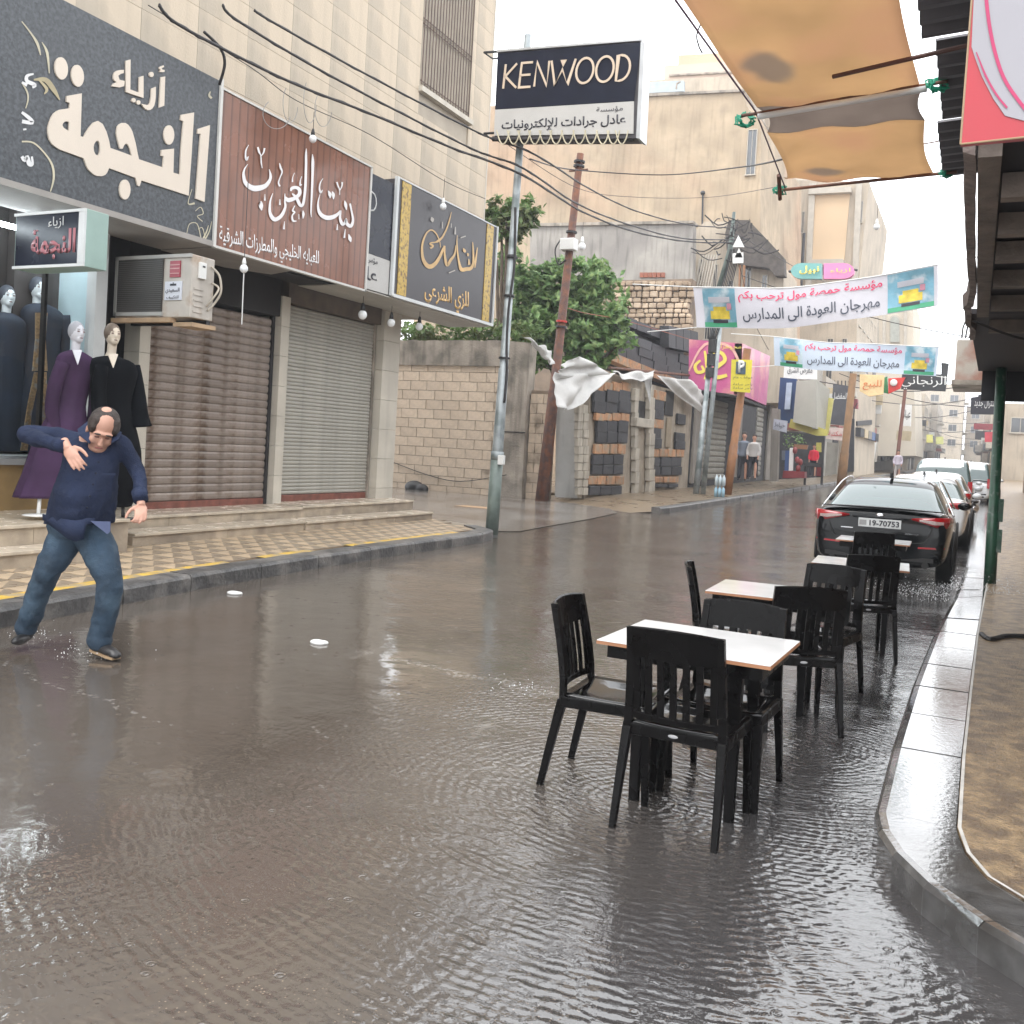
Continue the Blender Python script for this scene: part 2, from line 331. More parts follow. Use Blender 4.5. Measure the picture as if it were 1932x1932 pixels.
# ------------------------------------------------------------------ the ground, the flooded road
def water_mat():
    m = bpy.data.materials.new('muddy_flood_water'); m.use_nodes = True; n = m.node_tree; N = n.nodes; L = n.links; b = N['Principled BSDF']
    tc = N.new('ShaderNodeTexCoord'); OB = tc.outputs['Object']
    def nz(sc, det, mp=None, dist=0):
        t = N.new('ShaderNodeTexNoise'); t.inputs['Scale'].default_value = sc; t.inputs['Detail'].default_value = det; t.inputs['Distortion'].default_value = dist
        L.new(mp or OB, t.inputs['Vector']); return t.outputs[0]
    def math_(op, a, b_, c=None):
        t = N.new('ShaderNodeMath'); t.operation = op
        for i, q in enumerate((a, b_, c)):
            if q is None: continue
            if isinstance(q, (int, float)): t.inputs[i].default_value = q
            else: L.new(q, t.inputs[i])
        return t.outputs[0]
    def mapp(loc=(0, 0, 0), rot=(0, 0, 0), sc=(1, 1, 1)):
        t = N.new('ShaderNodeMapping'); t.inputs[1].default_value = loc; t.inputs[2].default_value = rot; t.inputs[3].default_value = sc
        L.new(OB, t.inputs[0]); return t.outputs[0]
    def rng_(x, a, b_, c=0, d=1):
        t = N.new('ShaderNodeMapRange'); t.interpolation_type = 'SMOOTHSTEP'
        for i, q in enumerate((a, b_, c, d)): t.inputs[i+1].default_value = q
        L.new(x, t.inputs[0]); return t.outputs[0]
    sep = N.new('ShaderNodeSeparateXYZ'); L.new(OB, sep.inputs[0]); X, Y = sep.outputs[0], sep.outputs[1]
    # mud colour
    c1 = N.new('ShaderNodeMix'); c1.data_type = 'RGBA'; L.new(rng_(nz(.55, 7), .38, .66), c1.inputs[0])
    c1.inputs[6].default_value = (.084, .068, .055, 1); c1.inputs[7].default_value = (.112, .095, .080, 1)
    cd_ = N.new('ShaderNodeMix'); cd_.data_type = 'RGBA'   # shallow clear water over dark asphalt along the right gutter
    L.new(rng_(math_('ADD', X, math_('MULTIPLY', nz(.9, 5), 1.4)), -1.5, .1), cd_.inputs[0]); L.new(c1.outputs[2], cd_.inputs[6]); cd_.inputs[7].default_value = (.055, .052, .052, 1)
    # grit carried on the shallow water near the lower edge of the street
    gr = N.new('ShaderNodeTexVoronoi'); gr.inputs['Scale'].default_value = 55; L.new(OB, gr.inputs['Vector'])
    spk = rng_(gr.outputs[0], .08, .22, 1, 0); near = rng_(Y, 1.2, 3.6, 1, .25); m_ = math_('MULTIPLY', spk, near); m_ = math_('MULTIPLY', m_, rng_(nz(3, 4), .45, .62, 0, .75))
    c2 = N.new('ShaderNodeMix'); c2.data_type = 'RGBA'; L.new(m_, c2.inputs[0]); L.new(cd_.outputs[2], c2.inputs[6]); c2.inputs[7].default_value = (.36, .27, .20, 1)
    # dirty foam lines
    fo = nz(1.0, 9, mapp(sc=(1.0, .35, 1)), .8); foam = rng_(fo, .665, .72, 0, .35)
    c3 = N.new('ShaderNodeMix'); c3.data_type = 'RGBA'; L.new(foam, c3.inputs[0]); L.new(c2.outputs[2], c3.inputs[6]); c3.inputs[7].default_value = (.30, .27, .24, 1)
    # foam seam where two flows meet, and broken flecks along the left
    seam = math_('ABSOLUTE', math_('SUBTRACT', math_('ADD', Y, math_('MULTIPLY', nz(2.2, 5), .5)), math_('ADD', math_('MULTIPLY', X, -.10), 5.75)), 0)
    sm_ = math_('MULTIPLY', math_('MULTIPLY', rng_(seam, .015, .07, 1, 0), math_('MULTIPLY', rng_(X, -4.4, -3.6), rng_(X, -1.8, -2.4))), rng_(nz(30, 4), .45, .62, 0, .5))
    seam2 = math_('ABSOLUTE', math_('SUBTRACT', math_('ADD', Y, math_('MULTIPLY', nz(1.7, 5), .45)), math_('ADD', math_('MULTIPLY', X, -.18), 3.35)), 0)
    sm2 = math_('MULTIPLY', rng_(seam2, .01, .05, 1, 0), math_('MULTIPLY', rng_(X, -3.3, -4.2), rng_(nz(24, 4), .52, .64, 0, .4)))
    c4 = N.new('ShaderNodeMix'); c4.data_type = 'RGBA'; L.new(math_('MAXIMUM', sm_, sm2), c4.inputs[0]); L.new(c3.outputs[2], c4.inputs[6]); c4.inputs[7].default_value = (.42, .40, .38, 1)
    L.new(c4.outputs[2], b.inputs['Base Color'])
    L.new(math_('ADD', rng_(nz(1.3, 5), .3, .7, .02, .06), rng_(X, -1.8, -5.0, 0, .09)), b.inputs['Roughness']); b.inputs['IOR'].default_value = 2.05; b.inputs['Specular IOR Level'].default_value = .5
    # ripples
    def rings(cx, cy, sc, dist):
        t = N.new('ShaderNodeTexWave'); t.wave_type = 'RINGS'; t.rings_direction = 'SPHERICAL'; t.inputs['Scale'].default_value = sc
        t.inputs['Distortion'].default_value = dist; t.inputs['Detail'].default_value = 3; t.inputs['Detail Scale'].default_value = 1.6
        L.new(mapp((-cx, -cy, 0)), t.inputs[0]); return t.outputs[1]
    r1 = rings(-1.3, 4.2, 6.2, 4.0); r2 = rings(-.9, 5.6, 7.0, 5.0); r3 = rings(-3.4, 2.6, 5.2, 6)
    fine = nz(34, 5, mapp(rot=(0, 0, .6), sc=(1, .7, 1)), 1.2); mid = nz(9, 5, mapp(rot=(0, 0, -.35), sc=(.7, 1.1, 1)), 1.6); big = nz(2.0, 3)
    wake = math_('MULTIPLY', rng_(nz(.8, 4), .35, .65, .30, 1), rng_(Y, 2.2, 4.2, .45, 1))
    ringm = math_('MULTIPLY', rng_(X, -3.6, -2.0), rng_(Y, 9, 5.5)); 
    h = math_('MULTIPLY', math_('ADD', math_('ADD', r1, r2), math_('MULTIPLY', r3, .5)), math_('MULTIPLY', math_('MULTIPLY', ringm, rng_(nz(1.6, 3), .35, .65, .25, 1)), .0019))
    amp = math_('MAXIMUM', math_('MULTIPLY', rng_(X, -4.2, -1.6), 1.0), math_('MAXIMUM', rng_(Y, 6.2, 10, 0, .8), .10))
    amp = math_('MULTIPLY', amp, wake)
    h = math_('ADD', h, math_('MULTIPLY', fine, math_('MULTIPLY', amp, .0026)))
    h = math_('ADD', h, math_('MULTIPLY', mid, math_('MULTIPLY', amp, .0095)))
    h = math_('ADD', h, math_('MULTIPLY', big, .010))
    drops = N.new('ShaderNodeTexVoronoi'); drops.inputs['Scale'].default_value = 7; L.new(OB, drops.inputs['Vector'])
    dr = math_('MULTIPLY', math_('SINE', math_('MULTIPLY', drops.outputs[0], 60), 0), rng_(drops.outputs[0], .06, .2, .0009, 0))
    h = math_('ADD', h, dr)
    bp = N.new('ShaderNodeBump'); bp.inputs['Strength'].default_value = 1; bp.inputs['Distance'].default_value = 1.0
    L.new(h, bp.inputs['Height']); L.new(bp.outputs[0], b.inputs['Normal'])
    return m
M_water = water_mat()
def sheet(poly, z, name, m, kind='structure'):
    me = bpy.data.meshes.new(name); me.from_pydata([(x, y, z) for x, y in poly], [], [tuple(range(len(poly)))]); o = link(name, me, m); o['kind'] = kind; return o
sheet([(-220, -60), (220, -60), (220, 420), (-220, 420)], -.12, 'ground', mat('earth_ground', (.12, .10, .08), .9))
sheet([(-40, -12), (14, -12), (14, 320), (-40, 320)], -.04, 'road', mat('wet_asphalt', (.05, .048, .046), .5, .2, 8, .5))
def rise(y): return .0092*max(0, y-17)
def grid_sheet(x0, x1, y0, y1, nx, ny, z, name, m):
    vs = [(x0+(x1-x0)*i/nx, y0+(y1-y0)*j/ny, z+rise(y0+(y1-y0)*j/ny)) for j in range(ny+1) for i in range(nx+1)]
    fs = [(j*(nx+1)+i, j*(nx+1)+i+1, (j+1)*(nx+1)+i+1, (j+1)*(nx+1)+i) for j in range(ny) for i in range(nx)]
    return struct(MB().add(vs, fs).build(name, m))
grid_sheet(-24, 6, -8, 242, 1, 10, 0, 'water', M_water)

# left pavement with its kerb
KL = [(-6.15, -2.5), (-6.3, 2), (-6.57, 5.15), (-6.80, 7.0), (-6.97, 9.23), (-7.03, 11.5), (-7.05, 13.6)]
def kx(y, L_=KL):
    for (a, b), (c, d) in zip(L_, L_[1:]):
        if b <= y <= d: return a+(c-a)*(y-b)/(d-b)
    return L_[-1][0] if y > L_[-1][1] else L_[0][0]
ZP = .14
pv = MB(); pts = [(kx(y)-.27, y) for y in [-2.5, 2, 5.15, 7, 9.23, 11.5, 13.75]] + [(-7.5, 14.6), (-8.1, 15.2), (-10.2, 15.75), (-14, 15.75), (-14, -2.5)]
pv.prism([V((x, y, -.05)) for x, y in pts], (0, 0, ZP+.03)); pav = struct(pv.build('pavement', mat('tile_bed', (.22, .18, .13), .6, .2, 6, .3, 30)))
def tile_mat():
    m = mat('chevron_tile', (.46, .35, .235), .30, .16, 5, .12, 40)
    n = m.node_tree; N = n.nodes; L = n.links; b = N['Principled BSDF']
    src = b.inputs['Base Color'].links[0].from_socket
    tc = N.new('ShaderNodeTexCoord'); sp = N.new('ShaderNodeSeparateXYZ'); L.new(tc.outputs['Object'], sp.inputs[0])
    mt = N.new('ShaderNodeMath'); mt.operation = 'GREATER_THAN'; a = N.new('ShaderNodeMath'); a.operation = 'ADD'
    L.new(sp.outputs[0], a.inputs[0]); L.new(sp.outputs[1], a.inputs[1]); L.new(a.outputs[0], mt.inputs[0]); mt.inputs[1].default_value = 0
    mm = N.new('ShaderNodeMix'); mm.data_type = 'RGBA'; L.new(mt.outputs[0], mm.inputs[0]); L.new(src, mm.inputs[6]); mm.inputs[7].default_value = (.25, .195, .14, 1)
    L.new(mm.outputs[2], b.inputs['Base Color']); return m
M_tile = tile_mat()
ts = .295
tmesh = MB().box((-ts/2, -ts/2, 0), (ts/2, ts/2, .022)).mesh('tile', M_tile)
cnt = 0
y = 4.0
while y < 15.3:
    x = kx(y)-.43-ts*.5-.02
    while x > -9.4:
        edge = 13.75 if x > -7.5 else 14.5 + (-7.5-x)*.6
        if y+ts/2 < edge and cnt < 299:
            o = link('tile', tmesh, None, pav, (x, y, ZP-.02+random.uniform(-.0015, .0015))); cnt += 1
        x -= .31
    y += .31
def kerbline(line, z, wdt, ln, m, name, label_parent, seed=0):
    """kerb stones along a polyline; width to the left of travel when wdt>0"""
    pts = [V((a, b, 0)) for a, b in line]; out = []; seg = []
    for a, b in zip(pts, pts[1:]):
        n = max(1, round((b-a).length/ln))
        for i in range(n): seg.append((a.lerp(b, i/n), a.lerp(b, (i+1)/n)))
    rs = random.Random(seed)
    for a, b in seg:
        d = (b-a).normalized(); nrm = V((-d.y, d.x, 0))*wdt; g = d*.006; a, b = a+g, b-g; zz = z+rs.uniform(-.004, .006); r = .035
        prof = [(0, -.1), (0, zz-r), (r*.4, zz-r*.3), (1.3*r, zz), (abs(wdt), zz), (abs(wdt), -.1)]
        s_ = 1 if wdt > 0 else -1; u = V((-d.y, d.x, 0))*s_
        rings = [[p + u*q[0] + V((0, 0, q[1])) for q in prof] for p in (a, b)]
        out.append(MB().loft(rings).build('kerb_stone', m, label_parent, fix=True))
    return out
kl = struct(T('kerb', 'x', 'kerb')); del kl['label']; del kl['category']; kl.name = 'left_kerb'
kerbline(KL+[(-7.2, 14.25), (-7.75, 14.75)], ZP+.02, .27, 1.0, M_kerb, 'kerb', kl)
# yellow edge line, broken as in the photograph
for y0, y1 in ((2.6, 8.0), (8.6, 9.6), (10.4, 13.4)):
    ys = np.linspace(y0, y1, 14); vs = []
    for q in ys: vs += [(kx(q)-.28, q, ZP+.008), (kx(q)-.47, q, ZP+.008)]
    struct(MB().add(vs, [(2*i, 2*i+2, 2*i+3, 2*i+1) for i in range(13)]).build('yellow_line', M_yellow, fix=True))
# right pavement, kerb turning the corner
KR = [(1.3, 2.55), (.75, 2.95), (.38, 3.24), (.10, 3.50), (-.08, 3.72), (-.20, 3.95), (-.27, 4.16), (-.30, 4.35), (-.31, 5.4), (-.30, 7.0), (-.25, 9.5), (-.14, 12.1), (-.05, 16), (0, 22), (.1, 30), (.4, 60), (.9, 110)]
kin = [(1.4, 2.98), (.95, 3.25), (.66, 3.40), (.42, 3.54), (.26, 3.70), (.12, 3.86), (.05, 4.06), (.015, 4.32), (.02, 5.4), (.045, 7.0), (.09, 9.5), (.17, 12.5), (.26, 16), (.3, 22), (.4, 30), (.7, 60), (1.2, 110)]
kr = struct(T('right_kerb', '', '')); del kr['label']; del kr['category']
rs = random.Random(3)
for k in range(12):
    (a, b), (c, d), (e, f), (g, h) = KR[k], KR[k+1], kin[k], kin[k+1]
    n = max(1, round(math.hypot(c-a, d-b)/.85)); jt = .006 if k in (0, 3) or k > 6 else .0
    for i in range(n):
        t0, t1 = i/n+(jt if k != 3 else .02), (i+1)/n-jt; zz = .13+(rs.uniform(-.003, .003) if k > 6 else 0)
        o0, o1 = V((a+(c-a)*t0, b+(d-b)*t0, 0)), V((a+(c-a)*t1, b+(d-b)*t1, 0)); i0, i1 = V((e+(g-e)*t0, f+(h-f)*t0, 0)), V((e+(g-e)*t1, f+(h-f)*t1, 0))
        rings = [[p+V((0, 0, -.1)), p+V((0, 0, zz-.03)), p.lerp(q, .05)+V((0, 0, zz-.006)), p.lerp(q, .14)+V((0, 0, zz)), q+V((0, 0, zz)), q+V((0, 0, -.1))] for p, q in ((o0, i0), (o1, i1))]
        MB().loft(rings).build('kerb_stone', M_kerb_r, kr, fix=True)
for k in range(12, len(KR)-1):
    rings = [[V((*KR[j], -.1)), V((*KR[j], .13+rise(KR[j][1]))), V((*kin[j], .13+rise(KR[j][1]))), V((*kin[j], -.1))] for j in (k, k+1)]
    MB().loft(rings).build('kerb_stone', M_kerb_r, kr, fix=True)
rp = [V((x+.004, y, -.05)) for x, y in kin] + [V((9, 110, -.05)), V((9, 2.9, -.05))]
struct(MB().loft([[V((x+.004, y, -.05)), V((x+.004, y, .135+rise(y))), V((9, max(y, 3.6-(9-x)*.0), .135+rise(y))), V((9, y, -.05))] for x, y in kin]).build('right_pavement', M_brownpave, fix=True))
vs = []
for (x, y) in kin[1:15]: vs += [(x+.006, y, .139), (x+.020, y+.003, .139)]
struct(MB().add(vs, [(2*i, 2*i+1, 2*i+3, 2*i+2) for i in range(13)]).build('white_grout_line', mat('pale_grout', (.50, .48, .45), .5, .2, 9), fix=True))
apron = mat('wet_grey_apron', (.235, .215, .195), .22, .25, 1.2, .35, 14, col2=(.15, .125, .105), col2amt=.5, col2scale=.7, coat=.5)
struct(MB().add([(x, y, rise(y)+.011) for x, y in ((-30, 15.8), (-8.8, 15.5), (-8.0, 15.2), (-7.5, 15.9), (-7.6, 17), (-30, 17), (-7.7, 20), (-7.9, 22.4), (-9.0, 24.4), (-30, 24.97))], [(0, 1, 2, 3, 4, 5), (5, 4, 6, 7, 8, 9)]).build('side_street', apron, fix=True))
# far left pavement beyond the side street
fk = [(-7.12, 23.4), (-7.02, 23.9), (-7.0, 27), (-7.0, 30), (-7.0, 40), (-7.0, 60), (-6.9, 110), (-6.5, 200)]
struct(MB().loft([[V((x-.25, y, -.05)), V((x-.25, y, .14+rise(y))), V((-30, y, .14+rise(y))), V((-30, y, -.05))] for x, y in [(-7.3, 26.2), (-7.3, 26.3)]+fk[3:]]).build('far_pavement', mat('worn_far_pavement', (.20, .15, .10), .3, .25, 2, .3), fix=True))
struct(MB().add([(-7.27, 23.5, .10), (-7.27, 26.25, .222), (-10.9, 26.25, .222), (-12.2, 25.6, .02), (-11.6, 23.6, -.02), (-8.6, 21.8, -.03), (-9.4, 24.3, .09)],
    [(0, 1, 6), (1, 2, 6), (2, 3, 6), (3, 4, 6), (4, 5, 6), (5, 0, 6)]).build('pavement_ramp', MATS['worn_far_pavement'], smooth=True, fix=True))
fkr = struct(T('far_kerb', '', '')); del fkr['label']; del fkr['category']
for k in range(len(fk)-1):
    (a, b), (c, d) = fk[k], fk[k+1]; n = max(1, round(math.hypot(c-a, d-b)/2.2)) if b < 60 else 1
    for i in range(n):
        p0, p1 = V((a+(c-a)*(i/n+.004), b+(d-b)*(i/n+.004), 0)), V((a+(c-a)*((i+1)/n-.004), b+(d-b)*((i+1)/n-.004), 0)); dd = (p1-p0).normalized(); nr_ = V((-dd.y, dd.x, 0))
        MB().loft([[p+V((0, 0, -.1)), p+V((0, 0, .13+rise(p.y))), p+nr_*.03+V((0, 0, .16+rise(p.y))), p+nr_*.26+V((0, 0, .16+rise(p.y))), p+nr_*.26+V((0, 0, -.1))] for p in (p0, p1)]).build('kerb_stone', M_kerb, fkr, fix=True)
def Zf(ox, oy, s): return lambda x, y: ((ox+x/s)*.591912, (oy+y/s)*.591912)
# ================================================================== left building
FX = -10.0
lb = T('shop_building', 'cream stone corner building with closed shutters under its shop signs and a barred upstairs window', 'building', (-14, 10, 0))
box((-22, -3, 4.3), (FX-.03, 18.47, 14), 'wall', M_joint, lb)
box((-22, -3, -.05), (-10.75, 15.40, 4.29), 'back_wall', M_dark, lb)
# stone courses of the upper wall, each block its own piece
k = 0; zc = 4.3
blk = {}
row = 0
win = (15.62, 17.58, 8.35, 12.2)
while zc < 12.2:
    hh = .44; y = 6.0 - (.5 if row % 2 else 0)
    while y < 18.47:
        wl = .98; y0, y1 = y+.0025, min(y+wl, 18.47)-.0025; z0, z1 = zc+.0025, zc+hh-.0025
        y += wl
        if y1-y0 < .1 or y1 < 6: continue
        if y0 < win[1]+.02 and y1 > win[0]-.02 and z1 > win[2]-.1 and z0 < win[3]:
            if y0 < win[0]-.15: y1 = win[0]-.01
            elif y1 > win[1]+.15: y0 = win[1]+.01
            else: continue
            if y1-y0 < .05: continue
        k += 1
        if k > 298: continue
        key = (round(y1-y0, 2),)
        if key not in blk: blk[key] = MB().box((0, -(y1-y0)/2, -hh/2+.0025), (.031, (y1-y0)/2, hh/2-.0025)).mesh('stone', M_stone)
        link('stone', blk[key], None, lb, (FX-.03+random.uniform(0, .003), (y0+y1)/2, zc+hh/2))
    zc += hh
# end wall return blocks (corner face towards the side street is plain)
cz = box((FX-.16, 18.474, 4.3), (FX+.006, 18.52, 14), 'corner_pilaster', M_stone_w, lb)
# barred window
wr = MB().box((FX-.35, win[0], win[2]), (FX-.30, win[1], 12)).build('window', glass('dark_window', (.03, .035, .04)), lb)
MB().box((FX-.3, win[0]-.04, win[2]-.1), (FX+.09, win[1]+.06, win[2]-.0)).build('sill', M_stone_w, wr)
for y in (win[0]+.02, win[0]+.66, win[0]+1.3, win[1]-.02): box((FX-.3, y-.02, win[2]), (FX-.25, y+.02, 12), 'frame', M_alu, wr)
gb = MB()
for i in range(18):
    y = win[0]+.04+i*(win[1]-win[0]-.08)/17; gb.tube([(FX+.02, y, win[2]+.05), (FX+.02, y, 12)], .011, 6)
MB_g = gb.build('window_grille', mat('rusted_grille', (.12, .085, .07), .7, .2), wr); MB_g['kind'] = 'stuff'
gh = MB()
for z in (win[2]+.12, win[2]+1.2, win[2]+1.3): gh.box((FX+.005, win[0], z-.012), (FX+.012, win[1], z+.012))
gh.build('grille_rail', MATS['rusted_grille'], wr)
# ground floor: pillars
def pillar(y0, y1, z0, z1, x0=FX-.5, x1=FX):
    nseg = 7; b = MB()
    p = None
    for i in range(nseg):
        a, c = z0+(z1-z0)*i/nseg, z0+(z1-z0)*(i+1)/nseg
        q = box((x0, y0, a+.003), (x1+random.uniform(0, .002), y1, c-.003), 'pillar_stone', M_stone_w, lb)
pillar(11.97, 12.17, .42, 3.75); pillar(14.86, 15.42, .10, 3.95)
pillar(9.18, 9.36, .42, 3.4, FX-.3, FX-.02)
box((-10.7, 14.9, 0), (-10.55, 15.38, 3.9), 'jamb', M_conc, lb)
box((FX-.5, 12.19, 3.68), (FX-.06, 14.84, 4.28), 'lintel', mat('dirty_lintel', (.14, .11, .085), .8, .3, 4, .3), lb)
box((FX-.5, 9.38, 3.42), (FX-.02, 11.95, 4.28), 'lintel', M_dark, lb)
# shutters
def shutter(y0, y1, z0, z1, pitch, m, x, label, bottom, name='roller_shutter'):
    t = T(name, label, 'shutter', (x, (y0+y1)/2, z0)); n = int((z1-z0-.12)/pitch); L_ = y1-y0; hp = pitch
    prof = [(0, 0), (.012, hp*.12), (.020, hp*.4), (.019, hp*.75), (.006, hp*.93), (0, hp*.985)]
    me = MB().loft([[V((a, s*L_/2, b)) for a, b in prof] + [V((-.006, s*L_/2, hp*.985)), V((-.006, s*L_/2, 0))] for s in (-1, 1)]).mesh('slat', m)
    bm = bmesh.new(); bm.from_mesh(me); bmesh.ops.recalc_face_normals(bm, faces=bm.faces); bm.to_mesh(me); bm.free()
    for i in range(n): link('slat', me, None, t, (x, (y0+y1)/2+random.uniform(-.002, .002), z0+.12+i*pitch))
    box((x-.01, y0, z0), (x+.03, y1, z0+.115), 'bottom_rail', bottom, t, .004)
    box((x-.03, y0-.05, z0), (x+.05, y0-.002, z1), 'guide_rail', M_black if m is M_shut1 else M_conc, t)
    box((x-.03, y1+.002, z0), (x+.05, y1+.05, z1), 'guide_rail', M_black if m is M_shut1 else M_conc, t)
    return t
shutter(9.43, 11.90, .42, 3.42, .118, M_shut1, FX-.16, 'brown grimy roller shutter with wide slats below the air conditioner', M_rustred)
shutter(12.24, 14.78, .45, 3.70, .062, M_shut2, FX-.20, 'pale grey roller shutter with fine slats beside the stone pillar', M_rustred)
# steps
def step(x1, y0, y1, z0, z1, x0=-10.7, tread=.035):
    t = T('stone_step', step.labels.pop(0), 'step', ((x0+x1)/2, (y0+y1)/2, z0), group=None)
    n = max(1, round((y1-y0)/1.3)); 
    for i in range(n):
        a, b = y0+(y1-y0)*i/n, y0+(y1-y0)*(i+1)/n
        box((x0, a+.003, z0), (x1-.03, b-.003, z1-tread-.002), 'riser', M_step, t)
    n = max(1, round((y1-y0)/1.7))
    for i in range(n):
        a, b = y0+(y1-y0)*i/n, y0+(y1-y0)*(i+1)/n
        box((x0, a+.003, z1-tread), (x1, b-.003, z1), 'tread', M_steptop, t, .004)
step.labels = ['lower stone step in front of the brown shutter', 'upper stone step at the foot of the brown shutter',
               'lower stone step in front of the pale grey shutter', 'upper stone step at the foot of the pale grey shutter',
               'lower stone step below the dress shop window', 'upper stone step carrying the mannequins']
step(-8.93, 8.24, 11.46, ZP, .29, -9.4); step(-9.4, 7.9, 11.98, ZP, .44)
step(-8.93, 11.5, 15.2, ZP, .28, -9.42); step(-9.42, 12.0, 15.3, ZP, .46)
step(-8.22, 3.0, 7.3, ZP, .31, -8.6); step(-8.58, 3.0, 7.85, ZP, .52)
# ---------------------------------------------------------------- sign boxes
M_greysign = mat('slate_sign_print', (.056, .063, .072), .4, .4, 28, .02, col2=(.090, .098, .112), col2amt=.5, col2scale=22)
M_cream_letter = mat('cream_letter', (.66, .58, .49), .5, .03)
M_soffit = mat('grey_soffit', (.30, .28, .26), .6, .15, 2, streak=.1)
M_planks = mat('soffit_plank', (.42, .40, .36), .55, .1, 3)
M_trim = mat('sign_trim', (.58, .57, .54), .4, .08)
SX = -9.0
s1 = T('shop_sign', 'big slate grey shop sign with large cream Arabic lettering', 'sign', (SX-.5, 6, 3.95))
box((-9.96, .5, 4.0), (SX, 9.34, 6.05), 'panel', M_greysign, s1, .004)
box((-9.9, .5, 3.93), (SX+.02, 9.345, 3.998), 'bottom_trim', M_soffit, s1)
box((SX-.02, 9.342, 3.93), (SX+.03, 9.385, 6.08), 'side_trim', M_trim, s1)
z = Zf(60, 60, 2.415)
def zz(l): return [z(*p) for p in l]
body = [(360,595),(475,575),(465,905),(490,912),(505,880),(530,840),(565,800),(600,788),(635,810),(665,870),(685,940),(695,995),(780,1025),(860,1055),(845,1000),(830,970),(815,960),(800,975),(790,1000),(770,1000),(750,930),(742,880),(750,830),(765,812),(785,803),(810,803),(830,815),(850,840),(865,870),(890,960),(905,1040),(915,1082),(1100,1145),(1105,1060),(1085,1055),(1090,1010),(1185,1000),(1180,1185),(1230,1200),(1240,1000),(1258,790),(1235,780),(1240,740),(1340,722),(1320,1050),(1298,1362),(935,1245),(920,1290),(905,1285),(890,1225),(685,1150),(670,1185),(655,1203),(630,1212),(590,1210),(565,1198),(545,1180),(525,1160),(510,1130),(490,1075),(300,1005),(270,985),(245,965),(225,930),(215,880),(215,840),(225,800),(240,762),(260,730),(285,710),(310,700),(380,690),(382,648),(357,640)]
hole1 = [(325,820),(330,805),(345,792),(370,790),(378,800),(375,865),(350,850),(335,840)]; hole2 = [(565,990),(570,965),(580,950),(590,940),(600,940),(610,955),(615,975),(615,1020),(610,1040),(600,1055),(580,1045),(568,1020)]
alif = [(1368,850),(1462,820),(1440,1130),(1420,1410),(1352,1385),(1390,885),(1366,885)]
sp = [zz(body), zz(hole1), zz(hole2), zz(alif)] + [zz(ellpoly(*e)) for e in ((318,383,50,87,-.1),(443,440,48,85,-.1),(1147,895,40,75,0),(808,1315,42,77,0),(1012,430,17,20,0),(875,628,15,17,0),(912,645,15,17,0))]
sp += [zz(q) for q in ([(1085,450),(1117,445),(1110,670),(1070,685)], [(1075,372),(1105,360),(1108,372),(1090,382),(1095,392),(1112,395),(1112,410),(1075,412),(1072,402),(1084,398),(1072,386)],
   [(1010,540),(1045,525),(1044,600),(1040,640),(1032,670),(1020,690),(1003,702),(985,705),(965,696),(950,680),(935,655),(975,665),(990,662),(1000,650),(1010,600)],
   [(815,325),(850,315),(848,545),(915,570),(918,450),(950,440),(950,610),(880,588),(815,565)],
   [(750,400),(775,395),(800,395),(796,420),(775,425),(755,440),(765,470),(805,480),(800,520),(765,530),(705,520),(720,500),(745,490),(725,475),(718,460),(720,430),(730,412)])]
flat_shapes(sp, SX, M_cream_letter, s1, 'lettering', .012, .02)
strokes([[(*z(20,20),2),(*z(90,110),3),(*z(140,190),5),(*z(165,280),2)], [(*z(175,180),1),(*z(215,260),5),(*z(232,420),2)], [(*z(20,490),3),(*z(60,560),3),(*z(68,620),3),(*z(50,690),2)],
         [(*z(20,945),3),(*z(110,955),3),(*z(200,1040),3),(*z(255,1130),4),(*z(265,1230),4),(*z(240,1330),2)],
         [(*z(1330,1310),1),(*z(1300,1420),2),(*z(1350,1420),4)], [(*z(1290,1650),1),(*z(1310,1580),1.5),(*z(1370,1580),1.5),(*z(1400,1700),2)], [(*z(1375,1620),1),(*z(1410,1610),1.5),(*z(1430,1690),1.5)],
         [(*z(1355,1480),1),(*z(1395,1450),1.5),(*z(1415,1500),1.5),(*z(1370,1520),1.5),(*z(1410,1560),1.5)], [(*z(1455,1590),1),(*z(1440,1640),2.5),(*z(1405,1710),3)], [(*z(1480,1560),1),(*z(1460,1640),2),(*z(1420,1712),3)],
         [(*z(1470,560),2),(*z(1460,590),4),(*z(1480,612),4)]], SX, mat('gold_swirl', (.50, .46, .34), .5), s1, 'swirl', .005)
strokes([[(*z(110,425),3),(*z(60,440),6),(*z(60,480),7),(*z(120,510),7),(*z(100,530),4)], [(*z(20,490),4),(*z(60,510),7)],
         [(*z(18,720),5),(*z(70,760),7),(*z(100,800),7),(*z(20,790),7)], [(*z(40,845),6),(*z(42,858),6)],
         [(*z(18,1060),6),(*z(40,1090),7),(*z(60,1060),6),(*z(75,1115),9),(*z(100,1120),5),(*z(95,1060),4)]], SX, mat('white_letter', (.7, .7, .7), .5, .02), s1, 'side_lettering', .008)
strokes([[(*z(110,470),3),(*z(200,470),9),(*z(260,540),9),(*z(310,625),2)], [(*z(150,470),3),(*z(210,540),6),(*z(190,580),2)]], SX, mat('gold_feather', (.42, .36, .22), .5), s1, 'feather', .010)
